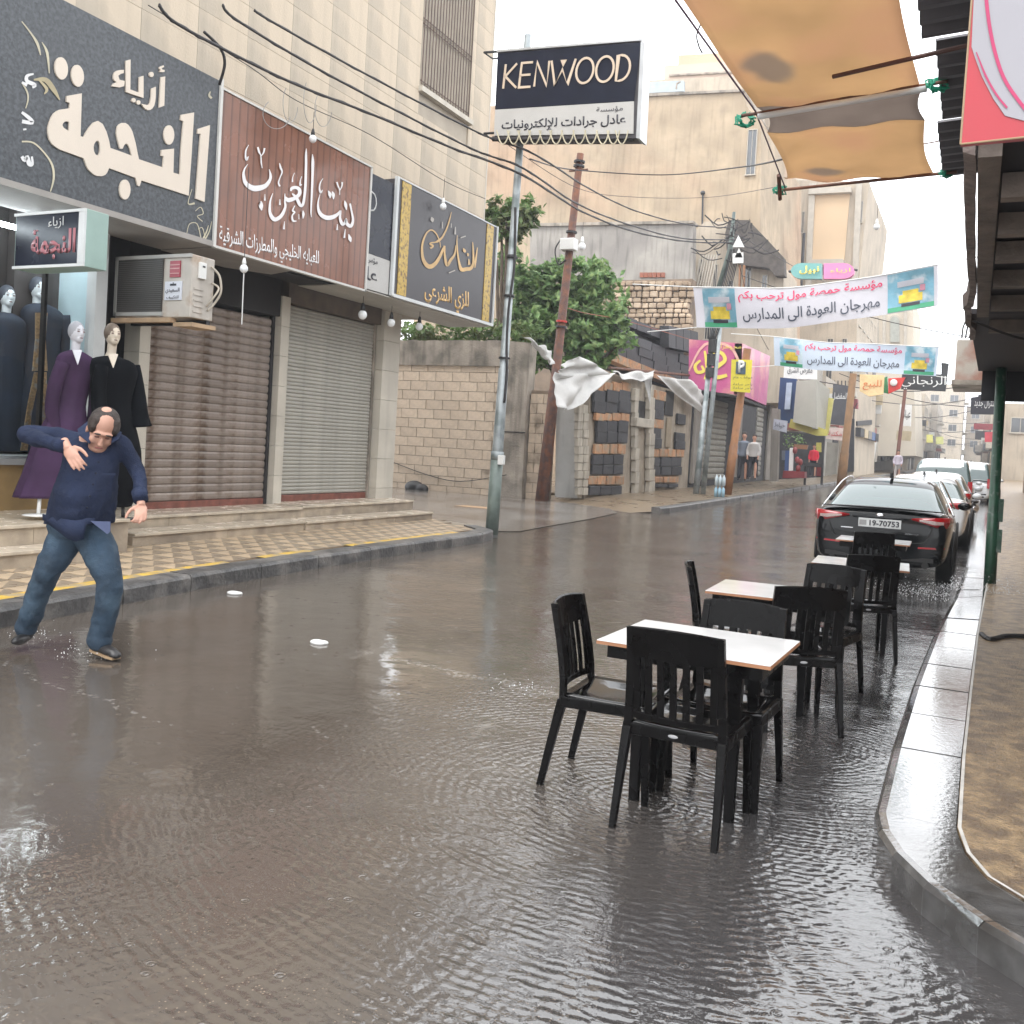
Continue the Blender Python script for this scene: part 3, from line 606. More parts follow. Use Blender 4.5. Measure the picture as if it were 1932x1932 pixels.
# brown wood-print sign, standing out a little lower on its right
M_wood = mat('wood_print', (.215, .090, .055), .25, .18, 2, coat=.18, spec=.4)
def plank_wave(m, dirs='Y', sc=5.0, dark=.45):
    n = m.node_tree; N = n.nodes; L = n.links; b = N['Principled BSDF']; src = b.inputs['Base Color'].links[0].from_socket
    tc = N.new('ShaderNodeTexCoord'); wv = N.new('ShaderNodeTexWave'); wv.bands_direction = dirs; wv.inputs['Scale'].default_value = sc; wv.wave_profile = 'SAW'; wv.inputs['Distortion'].default_value = .2
    L.new(tc.outputs['Object'], wv.inputs[0]); mr = N.new('ShaderNodeMapRange'); mr.inputs[1].default_value = .0; mr.inputs[2].default_value = .3; mr.inputs[3].default_value = dark; mr.inputs[4].default_value = 1
    L.new(wv.outputs[1], mr.inputs[0]); mm = N.new('ShaderNodeMix'); mm.data_type = 'RGBA'; mm.blend_type = 'MULTIPLY'; mm.inputs[0].default_value = 1
    L.new(src, mm.inputs[6]); L.new(mr.outputs[0], mm.inputs[7]); L.new(mm.outputs[2], b.inputs['Base Color'])
plank_wave(M_wood, 'Y', 2.1, .42)
s2 = T('shop_sign', 'brown wood patterned shop sign with white Arabic calligraphy', 'sign', (SX-.5, 11, 3.95))
pn = MB().loft([[V((SX-.08, 9.40, 3.96)), V((SX, 9.40, 3.96)), V((SX, 9.40, 5.95)), V((SX-.08, 9.40, 5.95))], [V((SX-.08, 12.74, 3.96)), V((SX, 12.74, 3.96)), V((SX, 12.74, 5.90)), V((SX-.08, 12.74, 5.90))]]).build('panel', M_wood, s2, fix=True)
fr = MB(); fr.box((SX-.05, 9.39, 3.925), (SX+.02, 12.775, 3.957)); fr.box((SX-.05, 12.743, 3.925), (SX+.02, 12.78, 5.92)); fr.build('frame', M_trim, s2)
MB().loft([[V((SX-.05, 9.39, 5.953)), V((SX+.02, 9.39, 5.953)), V((SX+.02, 9.39, 5.98)), V((SX-.05, 9.39, 5.98))], [V((SX-.05, 12.78, 5.903)), V((SX+.02, 12.78, 5.903)), V((SX+.02, 12.78, 5.93)), V((SX-.05, 12.78, 5.93))]]).build('frame', M_trim, s2, fix=True)
MB().prism([V((SX-.06, 9.40, 3.95)), V((SX-.06, 11.0, 3.95)), V((-9.6, 11.2, 3.95)), V((-9.95, 10.6, 3.95)), V((-9.95, 9.40, 3.95))], (0, 0, -.02)).build('soffit', M_soffit, s2, fix=True)
box((-9.97, 9.4, 3.98), (-9.4, 12.72, 5.85), 'frame_body', M_dark, s2)
z3 = Zf(760, 460, 4.391)
def st(tf, *q): return [(*tf(a, b), c*.5919/4.391) for a, b, c in q]
br = [st(z3,(120,280,6),(75,350,22),(62,430,38),(90,540,55),(180,610,75),(270,615,78),(370,580,60),(430,500,42),(440,430,34),(422,350,6)),
 st(z3,(278,850,10),(305,800,14),(305,860,62),(315,925,10)), st(z3,(470,685,6),(435,800,26),(430,950,40),(475,1040,56),(530,1045,54),(600,985,48),(645,880,34),(640,800,26),(640,690,10)),
 st(z3,(640,740,30),(680,780,58),(740,770,56),(800,740,50),(845,690,50),(838,630,50),(790,605,44),(735,618,44),(722,655,22)), st(z3,(740,690,20),(800,750,44),(850,850,44),(885,850,40),(905,780,36),(925,600,36),(935,300,34),(935,140,30),(940,60,6)),
 st(z3,(1025,140,8),(1030,250,40),(1025,450,34),(1015,700,28),(1005,930,20),(1010,1020,6)), st(z3,(1130,700,6),(1105,800,20),(1105,900,34),(1140,980,52),(1210,1025,60),(1290,1025,60),(1370,985,44),(1420,930,18),(1410,1030,34),(1440,1115,46),(1475,1100,34),(1495,1045,24),(1505,1110,44),(1560,1145,48),(1592,1070,34),(1575,950,26),(1550,830,26)),
 st(z3,(1245,650,10),(1268,700,48),(1272,755,10)), st(z3,(1300,660,10),(1315,705,44),(1318,770,10)), st(z3,(1475,790,10),(1488,850,44),(1500,920,8)), st(z3,(1530,1260,10),(1548,1320,48),(1560,1370,10)),
 st(z3,(130,10,6),(92,80,18),(85,170,22),(100,215,34),(125,170,8)), st(z3,(255,40,26),(275,110,26),(298,160,14),(305,260,18),(318,335,4)), st(z3,(350,55,26),(335,120,20),(300,165,10)),
 st(z3,(560,265,10),(575,330,28),(595,390,20),(565,470,14),(545,540,20),(565,590,24)), st(z3,(770,400,5),(745,460,12),(740,530,22)), st(z3,(870,450,5),(850,510,14),(848,575,24),(872,560,6)),
 st(z3,(1165,480,6),(1130,540,16),(1118,620,20),(1135,675,30),(1160,640,6)), st(z3,(1360,530,22),(1380,590,20),(1400,640,12),(1400,710,6)), st(z3,(1435,530,22),(1430,590,16),(1402,645,10)),
 st(z3,(770,860,8),(740,930,22),(770,950,20),(735,1000,20),(745,1070,28),(795,1075,10)), st(z3,(885,930,10),(890,980,36),(885,1040,8)), st(z3,(350,700,6),(350,790,22)), st(z3,(560,770,6),(560,850,26)), st(z3,(625,1080,6),(615,1190,26)), st(z3,(1365,1120,6),(1362,1200,24)), st(z3,(1475,1190,6),(1462,1310,26)), st(z3,(825,980,4),(825,1050,12))]
strokes(br, SX, mat('white_calligraphy', (.78, .76, .76), .4, .02), s2, 'lettering', .012)
ptext('للعبايه الخليجي والمطرزات الشرقية', ((413, 470), (601, 512), (413, 425)), 0, SX, MATS['white_calligraphy'], s2, name='small_lettering', bold=.01)
# the projecting electronics sign behind the brown sign (only its right part shows)
M_navy = mat('navy_sign_face', (.010, .013, .026), .22, .15, 3, spec=.25)
M_palesign = mat('pale_sign_face', (.47, .46, .44), .4, .06)
M_darktext = mat('dark_letter', (.03, .03, .04), .5, .02)
s2b = T('shop_sign', 'navy and white sign half hidden between the brown sign and the black gold edged sign', 'sign', (-9.5, 13.2, 4))
MB().box((SX-.16, 12.80, 4.56), (SX-.02, 13.46, 5.84)).build('panel', M_navy, s2b)
MB().box((SX-.16, 12.80, 3.99), (SX-.02, 13.46, 4.555)).build('lower_panel', M_palesign, s2b)
text('D', (SX-.02, 12.72, 5.23), (0, 1, 0), (0, 0, 1), .27, .33, mat('silver_letter', (.55, .55, .55), .35), s2b, ar=False, bold=-.02)
text('مؤس', (SX-.02, 12.80, 4.40), (0, 1, 0), (0, 0, 1), .30, .11, M_darktext, s2b); text('عا', (SX-.02, 12.81, 4.13), (0, 1, 0), (0, 0, 1), .30, .22, M_darktext, s2b, bold=.015)
# black and gold sign
s3 = T('shop_sign', 'black shop sign with gold Arabic script between two gold bands', 'sign', (SX-.5, 15.3, 3.95))
M_bk = mat('charcoal_sign_face', (.075, .072, .078), .35, .1, 2, spec=.3)
M_gold = mat('gold_mosaic_band', (.50, .33, .055), .35, .15, 18, .3, 30, col2=(.18, .11, .03), col2amt=.35, col2scale=15)
M_goldl = mat('gold_letter', (.58, .36, .13), .35, .2, 3)
box((-9.9, 13.55, 4.03), (SX, 17.2, 5.96), 'panel', M_bk, s3)
box((SX-.03, 13.50, 3.99), (SX+.03, 13.56, 5.98), 'frame', M_white, s3); box((SX-.03, 13.56, 3.975), (SX+.03, 17.24, 4.028), 'frame', M_white, s3)
box((SX-.03, 17.202, 4.03), (SX+.03, 17.24, 5.99), 'frame', M_white, s3); box((SX-.03, 13.565, 5.963), (SX+.012, 17.2, 5.985), 'frame', M_alu, s3)
box((SX+.002, 13.68, 4.04), (SX+.014, 13.96, 5.95), 'gold_band', M_gold, s3); box((SX+.002, 16.78, 4.04), (SX+.014, 17.06, 5.95), 'gold_band', M_gold, s3)
for i in range(6): box((-9.97+i*.158, 12.3 if i < 6 else 13, 3.955), (-9.97+i*.158+.152, 17.18, 3.972), 'soffit_plank', M_planks, s3)
z4 = Zf(1200, 540, 3.715)
def s4(*q): return [(*z4(a, b), c*.5919/3.715) for a, b, c in q]
gl = [s4((882,505,4),(860,590,14),(830,690,16),(775,800,22),(720,850,28),(690,862,14),(640,870,16),(630,885,20),(665,905,20),(640,930,18),(625,920,6)),
 s4((750,925,6),(740,850,10),(700,760,14),(645,718,16),(590,750,18),(548,840,22),(532,940,26),(545,1060,36),(590,1135,48),(635,1150,52),(690,1115,44),(740,1040,34),(780,950,28),(800,905,22)),
 s4((800,905,20),(800,1000,22),(815,1100,32),(835,1135,32),(870,1075,34),(905,1030,26),(925,980,18),(930,900,10)),
 s4((950,780,4),(945,870,14),(955,1000,18),(975,1120,26),(1000,1185,44),(1060,1180,44),(1110,1170,40),(1138,1110,26),(1140,1000,20),(1132,860,8)), s4((1187,925,8),(1178,1000,18),(1165,1100,20),(1158,1165,8)),
 s4((1150,1040,8),(1140,1100,30),(1135,1150,10)), s4((1085,1060,8),(1090,1130,30)), s4((1020,935,10),(1035,965,36),(1040,985,10)), s4((1070,990,8),(1075,1010,26),(1075,1030,8))]
strokes(gl, SX, M_goldl, s3, 'lettering', .012)
strokes([s4((640,565,8),(650,595,44),(655,625,8)), s4((770,620,6),(770,700,14)), s4((925,680,6),(920,770,22)), s4((985,810,14),(1045,790,14)), s4((845,1225,14),(920,1195,14)), s4((875,640,4),(872,690,10))], SX, mat('grey_accent', (.42, .38, .34), .4), s3, 'accent_marks', .02)
ptext('للزي الشرعي', ((800.5, 577), (884, 596), (800.5, 528)), 0, SX, M_goldl, s3, name='small_lettering', bold=.02)
# small light box of the dress shop
lbx = T('light_box_sign', 'small dark light box with pink Arabic lettering over the dress window', 'sign', (-8.4, 6.6, 3.1))
box((-8.93, 6.52, 3.10), (-7.90, 6.78, 3.66), 'case', mat('pale_green_case', (.30, .42, .38), .45, .1, 3), lbx, .006)
box((-8.90, 6.505, 3.13), (-7.99, 6.52, 3.63), 'panel', M_navy, lbx)
for q in (((-8.93, 6.498, 3.10), (-7.90, 6.519, 3.128)), ((-8.93, 6.498, 3.632), (-7.90, 6.519, 3.66)), ((-7.985, 6.498, 3.13), (-7.90, 6.519, 3.63))): box(*q, 'frame', M_white, lbx)
M_pink = mat('dull_pink_letter', (.36, .13, .15), .4, .05)
text('النجمة', (-8.66, 6.505, 3.18), (1, 0, 0), (0, 0, 1), .64, .30, M_pink, lbx, bold=.03); text('ازياء', (-8.42, 6.505, 3.48), (1, 0, 0), (0, 0, 1), .22, .12, mat('dim_white_letter', (.5, .5, .5), .4), lbx, name='small_lettering')
# dress shop front: dark recess, lit window, white mullion
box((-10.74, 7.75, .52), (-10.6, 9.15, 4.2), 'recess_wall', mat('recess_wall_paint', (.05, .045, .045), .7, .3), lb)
dw = T('display_window', 'dress shop display window with a bright interior behind a white mullion', 'window', (-10, 6.5, .5))
M_disp = mat('display_wall', (.50, .64, .68), .6, .15, 1)
box((-11.4, 3, 1.15), (-11.3, 8.4, 3.9), 'display_backdrop', M_disp, dw); box((-11.3, 8.38, 1.15), (-9.95, 8.42, 3.9), 'display_side', M_disp, dw)
box((-11.3, 3, 1.05), (-9.95, 8.4, 1.15), 'display_floor', M_white, dw); box((-10.1, 3, .52), (-9.97, 8.36, 1.05), 'stall_riser', mat('ochre_panel', (.26, .17, .07), .4, .2), dw)
MBp = MB(); MBp.box((-10.0, 8.30, .52), (-9.84, 8.47, 3.95)); MBp.build('mullion', M_white, dw)
box((-9.99, 7.66, 1.1), (-9.93, 7.70, 3.9), 'mullion', M_black, dw); box((-10.0, 3, 1.05), (-9.9, 8.29, 1.12), 'sill', M_alu, dw)
lmp = mat('display_lamp', (.9, .95, 1), .4, 0, emit=(.85, .95, 1), estr=30)
for u, v_, r in ((50, 540, .07), (22, 545, .07)): MB().ell(P(u, v_, 0, -11.0), (r, r, r)).build('display_lamp', lmp, dw, smooth=True)
MB().tube([(-10.2, 4, 3.8), (-10.2, 8.2, 3.8)], .03).build('added_fill_tube', lmp, dw)  # added glowing tube, hidden behind the light box, to brighten the display
gp_ = bpy.data.materials.new('window_glass'); gp_.use_nodes = True; gn = gp_.node_tree; gtr = gn.nodes.new('ShaderNodeBsdfTransparent'); ggl = gn.nodes.new('ShaderNodeBsdfGlossy'); ggl.inputs['Roughness'].default_value = .02; gfr = gn.nodes.new('ShaderNodeFresnel'); gmx = gn.nodes.new('ShaderNodeMixShader')
gn.links.new(gfr.outputs[0], gmx.inputs[0]); gn.links.new(gtr.outputs[0], gmx.inputs[1]); gn.links.new(ggl.outputs[0], gmx.inputs[2]); gn.links.new(gmx.outputs[0], gn.nodes['Material Output'].inputs[0])
MB().add([(-9.93, 3, 1.12), (-9.93, 8.29, 1.12), (-9.93, 8.29, 3.9), (-9.93, 3, 3.9)], [(0, 1, 2, 3)]).build('pane', gp_, dw)
# loft through photo points: list of (u, v, half width px, depth ratio) on plane x=X
def gown(rows, X, m, name, parent, ncirc=20, dr=.55, fold=0.0, seed=0):
    rings = []
    for k_, (u, v_, hw) in enumerate(rows):
        c = P(u, v_, 0, X); e = P(u+hw, v_, 0, X); r = (e.y-c.y)*.93; dirv = V((.0, 1, 0))
        ring = []
        for j in range(ncirc):
            a = 2*math.pi*j/ncirc; f = 1+fold*2.2*(k_/len(rows))*(math.sin(a*7+seed)+.4*math.sin(a*13+seed*2))
            ring.append(V((c.x+math.sin(a)*r*dr*f, c.y+math.cos(a)*r*f, c.z)))
        rings.append(ring)
    # smooth along the length
    out = []
    for j in range(ncirc): out.append(catmull([r_[j] for r_ in rings], 3))
    rr = [[out[j][i] for j in range(ncirc)] for i in range(len(out[0]))]
    return MB().loft(rr).build(name, m, parent, smooth=True, fix=True)
M_manq = mat('mannequin_skin', (.58, .50, .40), .35, .08, 8)
M_manqw = mat('pale_mannequin_skin', (.60, .60, .64), .35, .05)
def mhead(t, u, v_, X, m, hairm, s=1.0, ang=0.3):
    c = P(u, v_, 0, X); Mr = Matrix.Rotation(-ang, 3, 'Z')
    b = MB(); b.ell(c, (.088*s, .075*s, .118*s), Mr, 18, 14); f = Mr @ V((1, 0, 0))
    b.ell(c+f*.045*s+V((0, 0, -.065*s)), (.045*s, .045*s, .05*s), Mr); b.ell(c+f*.086*s+V((0, 0, -.015*s)), (.016*s, .012*s, .026*s), Mr)
    b.tube([c+V((0, 0, -.07)), c+V((-.01, 0, -.2)), c+V((-.02, 0, -.27))], [.05*s, .047*s, .07*s], 14)
    o = b.build('head', m, t, smooth=True)
    r_ = o.modifiers.new('r', 'REMESH'); r_.mode = 'VOXEL'; r_.voxel_size = .008; r_.use_smooth_shade = True
    sd = Mr @ V((0, 1, 0)); e = MB()
    for q in (-1, 1):
        e.ell(c+f*.079*s+sd*q*.032*s+V((0, 0, .012*s)), (.010, .016, .007), Mr, 10, 6); e.ell(c+f*.082*s+sd*q*.034*s+V((0, 0, .035*s)), (.006, .02, .003), Mr, 8, 5)
    e.ell(c+f*.086*s+V((0, 0, -.058*s)), (.008, .022, .006), Mr, 10, 6)
    e.build('face_paint', mat('face_paint', (.13, .06, .055), .5), t)
    MB().ell(c+V((-.014, 0, .02*s)), (.092*s, .083*s, .112*s), Mr, 18, 12).build('hair', hairm, t, smooth=True)
    return c
def limb(t, pts, rads, m, name, n=12): return MB().tube(catmull([V(p) for p in pts], 4), list(np.interp(np.linspace(0, len(pts)-1, 4*(len(pts)-1)+1), range(len(pts)), rads)), n).build(name, m, t, smooth=True)
def blend(t, names, vox=.012):
    pass
MX = -8.95
def shaped(o, vox=.012, sm=4):
    r_ = o.modifiers.new('r', 'REMESH'); r_.mode = 'VOXEL'; r_.voxel_size = vox; r_.use_smooth_shade = True
    q = o.modifiers.new('s', 'SMOOTH'); q.iterations = sm; q.factor = .5
def wrinkle(o, strength=.02, size=.15, seed=0, sx=1):
    tx = bpy.data.textures.new('w', 'CLOUDS'); tx.noise_scale = size; tx.noise_depth = 2
    d = o.modifiers.new('d', 'DISPLACE'); d.texture = tx; d.strength = strength; d.mid_level = .5; d.texture_coords = 'LOCAL'
# black gown mannequin
m1 = T('mannequin', 'shop mannequin in a black gown beside the brown shutter', 'mannequin', tuple(P(225, 965, 0, MX)), group='mannequins outside the dress shop')
M_blackcl = mat('black_cloth', (.004, .005, .007), .8, .3, spec=.06); M_purple = mat('plum_cloth', (.050, .026, .060), .8, .25, 3, .1, 20, spec=.1); M_navycl = mat('dark_navy_cloth', (.018, .030, .055), .7, .3)
mhead(m1, 213, 632, MX, M_manq, mat('grey_brown_hair', (.16, .12, .09), .6, .3, 20), 1.06, .35)
g1 = gown([(214, 672, 10), (213, 681, 38), (213, 700, 47), (212, 730, 40), (213, 765, 33), (216, 800, 38), (222, 850, 42), (229, 900, 36), (232, 940, 22), (232, 956, 15)], MX, M_blackcl, 'gown', m1, fold=.05)
wrinkle(g1, .02, .1)
a = [P(*q, 0, MX) for q in ((248, 690), (256, 740), (256, 780), (257, 804))]; limb(m1, [p+V((.03, 0, 0)) for p in a], [.075, .085, .12, .16], M_blackcl, 'sleeve')
a = [P(*q, 0, MX) for q in ((180, 690), (174, 740), (178, 790), (186, 830))]; limb(m1, [p+V((.1, 0, 0)) for p in a], [.07, .08, .09, .08], M_blackcl, 'sleeve')
MB().prism([P(203, 668, 0, MX+.2), P(222, 668, 0, MX+.2), P(213, 694, 0, MX+.28)], (.01, 0, 0)).build('neckline', M_manq, m1)
for v_ in (776, 790): MB().ell(P(206, v_, 0, MX+.32), (.012, .012, .02)).build('brooch', M_alu, m1)
MB().tube([P(232, 955, 0, MX), P(232, 975, 0, MX)], .02).ell(P(232, 978, 0, MX), (.16, .16, .015)).build('stand', M_black, m1, smooth=True)
# plum gown mannequin
m2 = T('mannequin', 'shop mannequin with a pale head in a plum coat dress', 'mannequin', tuple(P(110, 960, 0, MX)), group='mannequins outside the dress shop')
mhead(m2, 145, 628, MX-.1, M_manqw, mat('grey_wig', (.35, .35, .38), .5, .1), 1.0, .1)
g2 = gown([(144, 662, 10), (143, 671, 30), (141, 692, 36), (138, 730, 31), (132, 765, 30), (124, 805, 42), (112, 860, 52), (98, 910, 55), (88, 938, 56)], MX-.1, M_purple, 'gown', m2, fold=.06, seed=1)
wrinkle(g2, .025, .12)
a = [P(*q, 0, MX-.1) for q in ((112, 685), (97, 730), (92, 775), (100, 810))]; limb(m2, [p+V((.05, 0, 0)) for p in a], [.07, .075, .07, .06], M_purple, 'sleeve')
a = [P(*q, 0, MX-.1) for q in ((168, 685), (176, 740), (172, 790), (165, 820))]; limb(m2, [p+V((.03, 0, 0)) for p in a], [.07, .07, .065, .05], M_purple, 'sleeve')
MB().prism([P(136, 660, 0, MX+.1), P(154, 660, 0, MX+.1), P(146, 688, 0, MX+.17)], (.01, 0, 0)).build('neckline', M_manqw, m2)
MB().tube([P(75, 938, 0, MX), P(72, 972, 0, MX)], .02).ell(P(72, 972, 0, MX), (.16, .16, .015)).build('stand', M_whitepaint, m2, smooth=True)
# mannequin inside, navy gown with gold panel
m3 = T('mannequin', 'mannequin in the lit window wearing a navy gown with a gold and silver panel', 'mannequin', tuple(P(70, 880, 0, -10.5)), group='mannequins outside the dress shop')
mhead(m3, 72, 545, -10.5, mat('white_mannequin_skin', (.75, .8, .82), .3), mat('dark_wig', (.05, .06, .08), .5), 1.15, .2)
g3 = gown([(78, 572, 10), (80, 582, 32), (82, 600, 42), (80, 640, 36), (74, 700, 38), (66, 760, 44), (58, 820, 50), (55, 850, 52)], -10.5, M_navycl, 'gown', m3, fold=.06, seed=2)
a = [P(*q, 0, -10.5) for q in ((112, 595), (118, 650), (112, 700), (100, 740))]; limb(m3, [p+V((.05, 0, 0)) for p in a], [.1, .1, .09, .08], M_navycl, 'sleeve')
M_goldp = mat('gold_silver_embroidery', (.50, .33, .16), .35, .4, 30, .5, 60, col2=(.45, .45, .42), col2amt=.4, col2scale=9)
for pl in ([(66, 590), (88, 590), (84, 640), (88, 700), (60, 700), (66, 640)], [(64, 702), (74, 702), (58, 780), (50, 850), (38, 850), (52, 760)], [(76, 702), (86, 702), (88, 780), (84, 850), (70, 850), (76, 770)]):
    MB().prism([P(a_, b_, 0, -10.12) for a_, b_ in pl], (.02, 0, 0)).build('embroidered_panel', M_goldp, m3, fix=True)
m4 = T('mannequin', 'leftmost mannequin in the lit window, dark dress cut by the picture edge', 'mannequin', tuple(P(20, 880, 0, -10.5)), group='mannequins outside the dress shop')
mhead(m4, 14, 560, -10.5, MATS['white_mannequin_skin'], MATS['dark_wig'], 1.1, .2)
gown([(14, 590, 10), (14, 600, 30), (14, 620, 36), (14, 700, 30), (12, 780, 38), (10, 850, 45)], -10.5, M_navycl, 'gown', m4, fold=.06, seed=3)
# ---------------------------------------------------------------- air conditioner
ac = T('air_conditioner', 'old window air conditioner with a dark grille hung over the dress shop corner', 'air conditioner', (-9.3, 8.85, 2.9))
M_acw = mat('dirty_white_metal', (.50, .46, .41), .5, .15, 3, col2=(.35, .25, .17), col2amt=.3, col2scale=3, streak=.2)
box((-9.97, 8.72, 2.93), (-8.70, 9.10, 3.70), 'case', M_acw, ac, .012)
box((-9.93, 8.70, 3.00), (-9.16, 8.719, 3.655), 'grille', mat('dark_grille', (.050, .046, .042), .6, .2), ac)
fb = MB()
for i in range(26): fb.box((-9.92, 8.694, 3.01+i*.0245), (-9.17, 8.699, 3.018+i*.0245))
q = fb.build('grille_fin', mat('fin_grey', (.10, .095, .09), .5), ac); q['kind'] = 'stuff'
for a, b in (((-9.97, 8.69, 3.657), (-8.70, 8.72, 3.70)), ((-9.97, 8.69, 2.95), (-9.14, 8.72, 2.998)), ((-9.975, 8.69, 2.95), (-9.932, 8.72, 3.70))): box(a, b, 'frame', mat('ac_frame', (.40, .39, .37), .5, .1), ac)
box((-9.05, 8.705, 3.42), (-8.88, 8.718, 3.62), 'red_label', mat('red_label', (.30, .02, .04), .4, .05), ac)
for zz_ in (3.46, 3.52, 3.565): box((-9.04, 8.700, zz_), (-8.89, 8.704, zz_+.012), 'label_line', M_pink if False else mat('pale_red_print', (.6, .35, .35), .5), ac)
box((-9.12, 8.705, 3.14), (-8.84, 8.718, 3.37), 'white_label', mat('white_label', (.62, .64, .70), .4, .03), ac)
box((-9.03, 8.700, 3.315), (-8.93, 8.704, 3.34), 'label_emblem', M_darktext, ac); box((-8.985, 8.700, 3.341), (-8.975, 8.704, 3.355), 'label_emblem', M_darktext, ac)
text('السعيدي', (-9.10, 8.704, 3.215), (1, 0, 0), (0, 0, 1), .23, .075, M_darktext, ac, name='label_lettering')
text('0795551234'[:0]+'للتكييف', (-9.08, 8.704, 3.15), (1, 0, 0), (0, 0, 1), .2, .045, M_darktext, ac, name='label_lettering')
box((-8.699, 8.82, 3.42), (-8.665, 8.93, 3.62), 'control_cover', M_whitepaint, ac, .005); box((-8.664, 8.86, 3.56), (-8.66, 8.90, 3.58), 'cover_mark', M_darktext, ac)
for i in range(5): box((-8.699, 8.76, 3.00+i*.07), (-8.690, 8.92, 3.02+i*.07), 'louvre', M_acw, ac)
MB().tube(catmull([(-8.69, 9.03, 3.6), (-8.62, 9.1, 3.5), (-8.60, 9.12, 3.3), (-8.66, 9.08, 3.15), (-8.69, 9.0, 3.05)]), .014).build('hose', mat('cream_hose', (.45, .40, .33), .6), ac, smooth=True)
MB().tube(catmull([(-8.69, 9.05, 3.4), (-8.60, 9.08, 3.34), (-8.61, 9.0, 3.2), (-8.69, 8.98, 3.1)]), .012).build('hose', MATS['cream_hose'], ac, smooth=True)
mw = mat('pale_timber', (.42, .29, .18), .7, .2, 5)
box((-10, 8.68, 2.87), (-8.98, 8.78, 2.925), 'support_timber', mw, ac); box((-8.97, 8.72, 2.82), (-8.66, 9.12, 2.87), 'support_timber', mw, ac)
box((-10, 9.0, 2.87), (-8.7, 9.06, 2.925), 'bracket', M_black, ac)
# ================================================================== cafe chairs and tables in the flood
def make_chair():
    t = T('cafe_chair', 'x', 'chair', (0, 0, 0), group='black plastic chairs standing in the flooded street')
    # seat: gently dished slab
    n = 9; vs = []; 
    for j in range(n+1):
        for i in range(n+1):
            x = -.215+.43*i/n; y = -.20+.43*j/n; xx = x*(1+.06*(j/n)); r = (abs(x)/.215)**2+(abs(y-.015)/.215)**2
            vs.append((xx, y, .435+.012*min(1, r*.5)-.012*(1 if 2 < j < 8 and 1 < i < 8 else 0)))
    fs = [(j*(n+1)+i, j*(n+1)+i+1, (j+1)*(n+1)+i+1, (j+1)*(n+1)+i) for j in range(n) for i in range(n)]
    o = MB().add(vs, fs).build('seat', mat('wet_black_seat', (.003, .0026, .0027), .10, .2, 6, .15, 14, spec=.5), t, smooth=True); q = o.modifiers.new('s', 'SOLIDIFY'); q.thickness = .014
    for a, b in (((-.222, -.205, .385), (.222, -.185, .437)), ((-.232, .205, .385), (.232, .228, .434)), ((-.232, -.2, .385), (-.212, .225, .436)), ((.212, -.2, .385), (.232, .225, .436))): box(a, b, 'apron', M_chair, t, .006)
    def leg(pts, w0, w1):
        rings = []
        N_ = len(pts)-1
        for k, p in enumerate(pts):
            ww = w0+(w1-w0)*k/N_; rings.append([V(p)+V((a*ww, b*ww*1.15, 0)) for a, b in ((-1, -1), (1, -1), (1, 1), (-1, 1))])
        o = MB().loft(rings).build('leg', M_chair, t, fix=True); b = o.modifiers.new('b', 'BEVEL'); b.width = .004; b.segments = 2
    for s in (-1, 1):
        leg(catmull([(s*.225, .235, -.03), (s*.219, .222, .2), (s*.214, .212, .40)], 3), .013, .019)
        leg(catmull([(s*.222, -.285, -.03), (s*.215, -.235, .22), (s*.208, -.192, .42)], 3), .013, .020)
        MB().loft([[V((s*(.208-.004*k), -.192-dy, zz_))+V((a*.017, b*.014, 0)) for a, b in ((-1, -1), (1, -1), (1, 1), (-1, 1))] for k, (zz_, dy) in enumerate(((.42, 0), (.5, .004), (.6, .018), (.7, .038), (.86, .075)))]).build('back_post', M_chair, t, fix=True)
    def by(z_): return -.192-.075*max(0, (z_-.42)/.44)**1.5
    def panel(z0, z1, name, dz=.0, m=9):
        rings = []
        for i in range(m+1):
            s = -1+2*i/m; x = s*.205; cv = -.030*(1-s*s)
            top = z1+dz*(1-s*s); rings.append([V((x, by(z0)+cv-.008, z0)), V((x, by(z0)+cv+.008, z0)), V((x, by(top)+cv+.008, top-.006)), V((x, by(top)+cv, top)), V((x, by(top)+cv-.008, top-.006))])
        o = MB().loft(rings).build(name, M_chair, t, fix=True)
    panel(.735, .862, 'top_rail', .012); panel(.462, .492, 'lower_rail')
    for i in range(7):
        s = -1+2*(i+.5)/7; x = s*.195; cv = -.030*(1-s*s)
        rings = [[V((x+a*.0145, by(z_)+cv+b*.006, z_)) for a, b in ((-1, -1), (1, -1), (1, 1), (-1, 1))] for z_ in (.47, .56, .65, .745)]
        MB().loft(rings).build('slat', M_chair, t, fix=True)
    MB().ell((0, -.211, .411), (.022, .004, .008)).build('maker_badge', mat('chair_badge', (.35, .35, .36), .3), t)
    return t
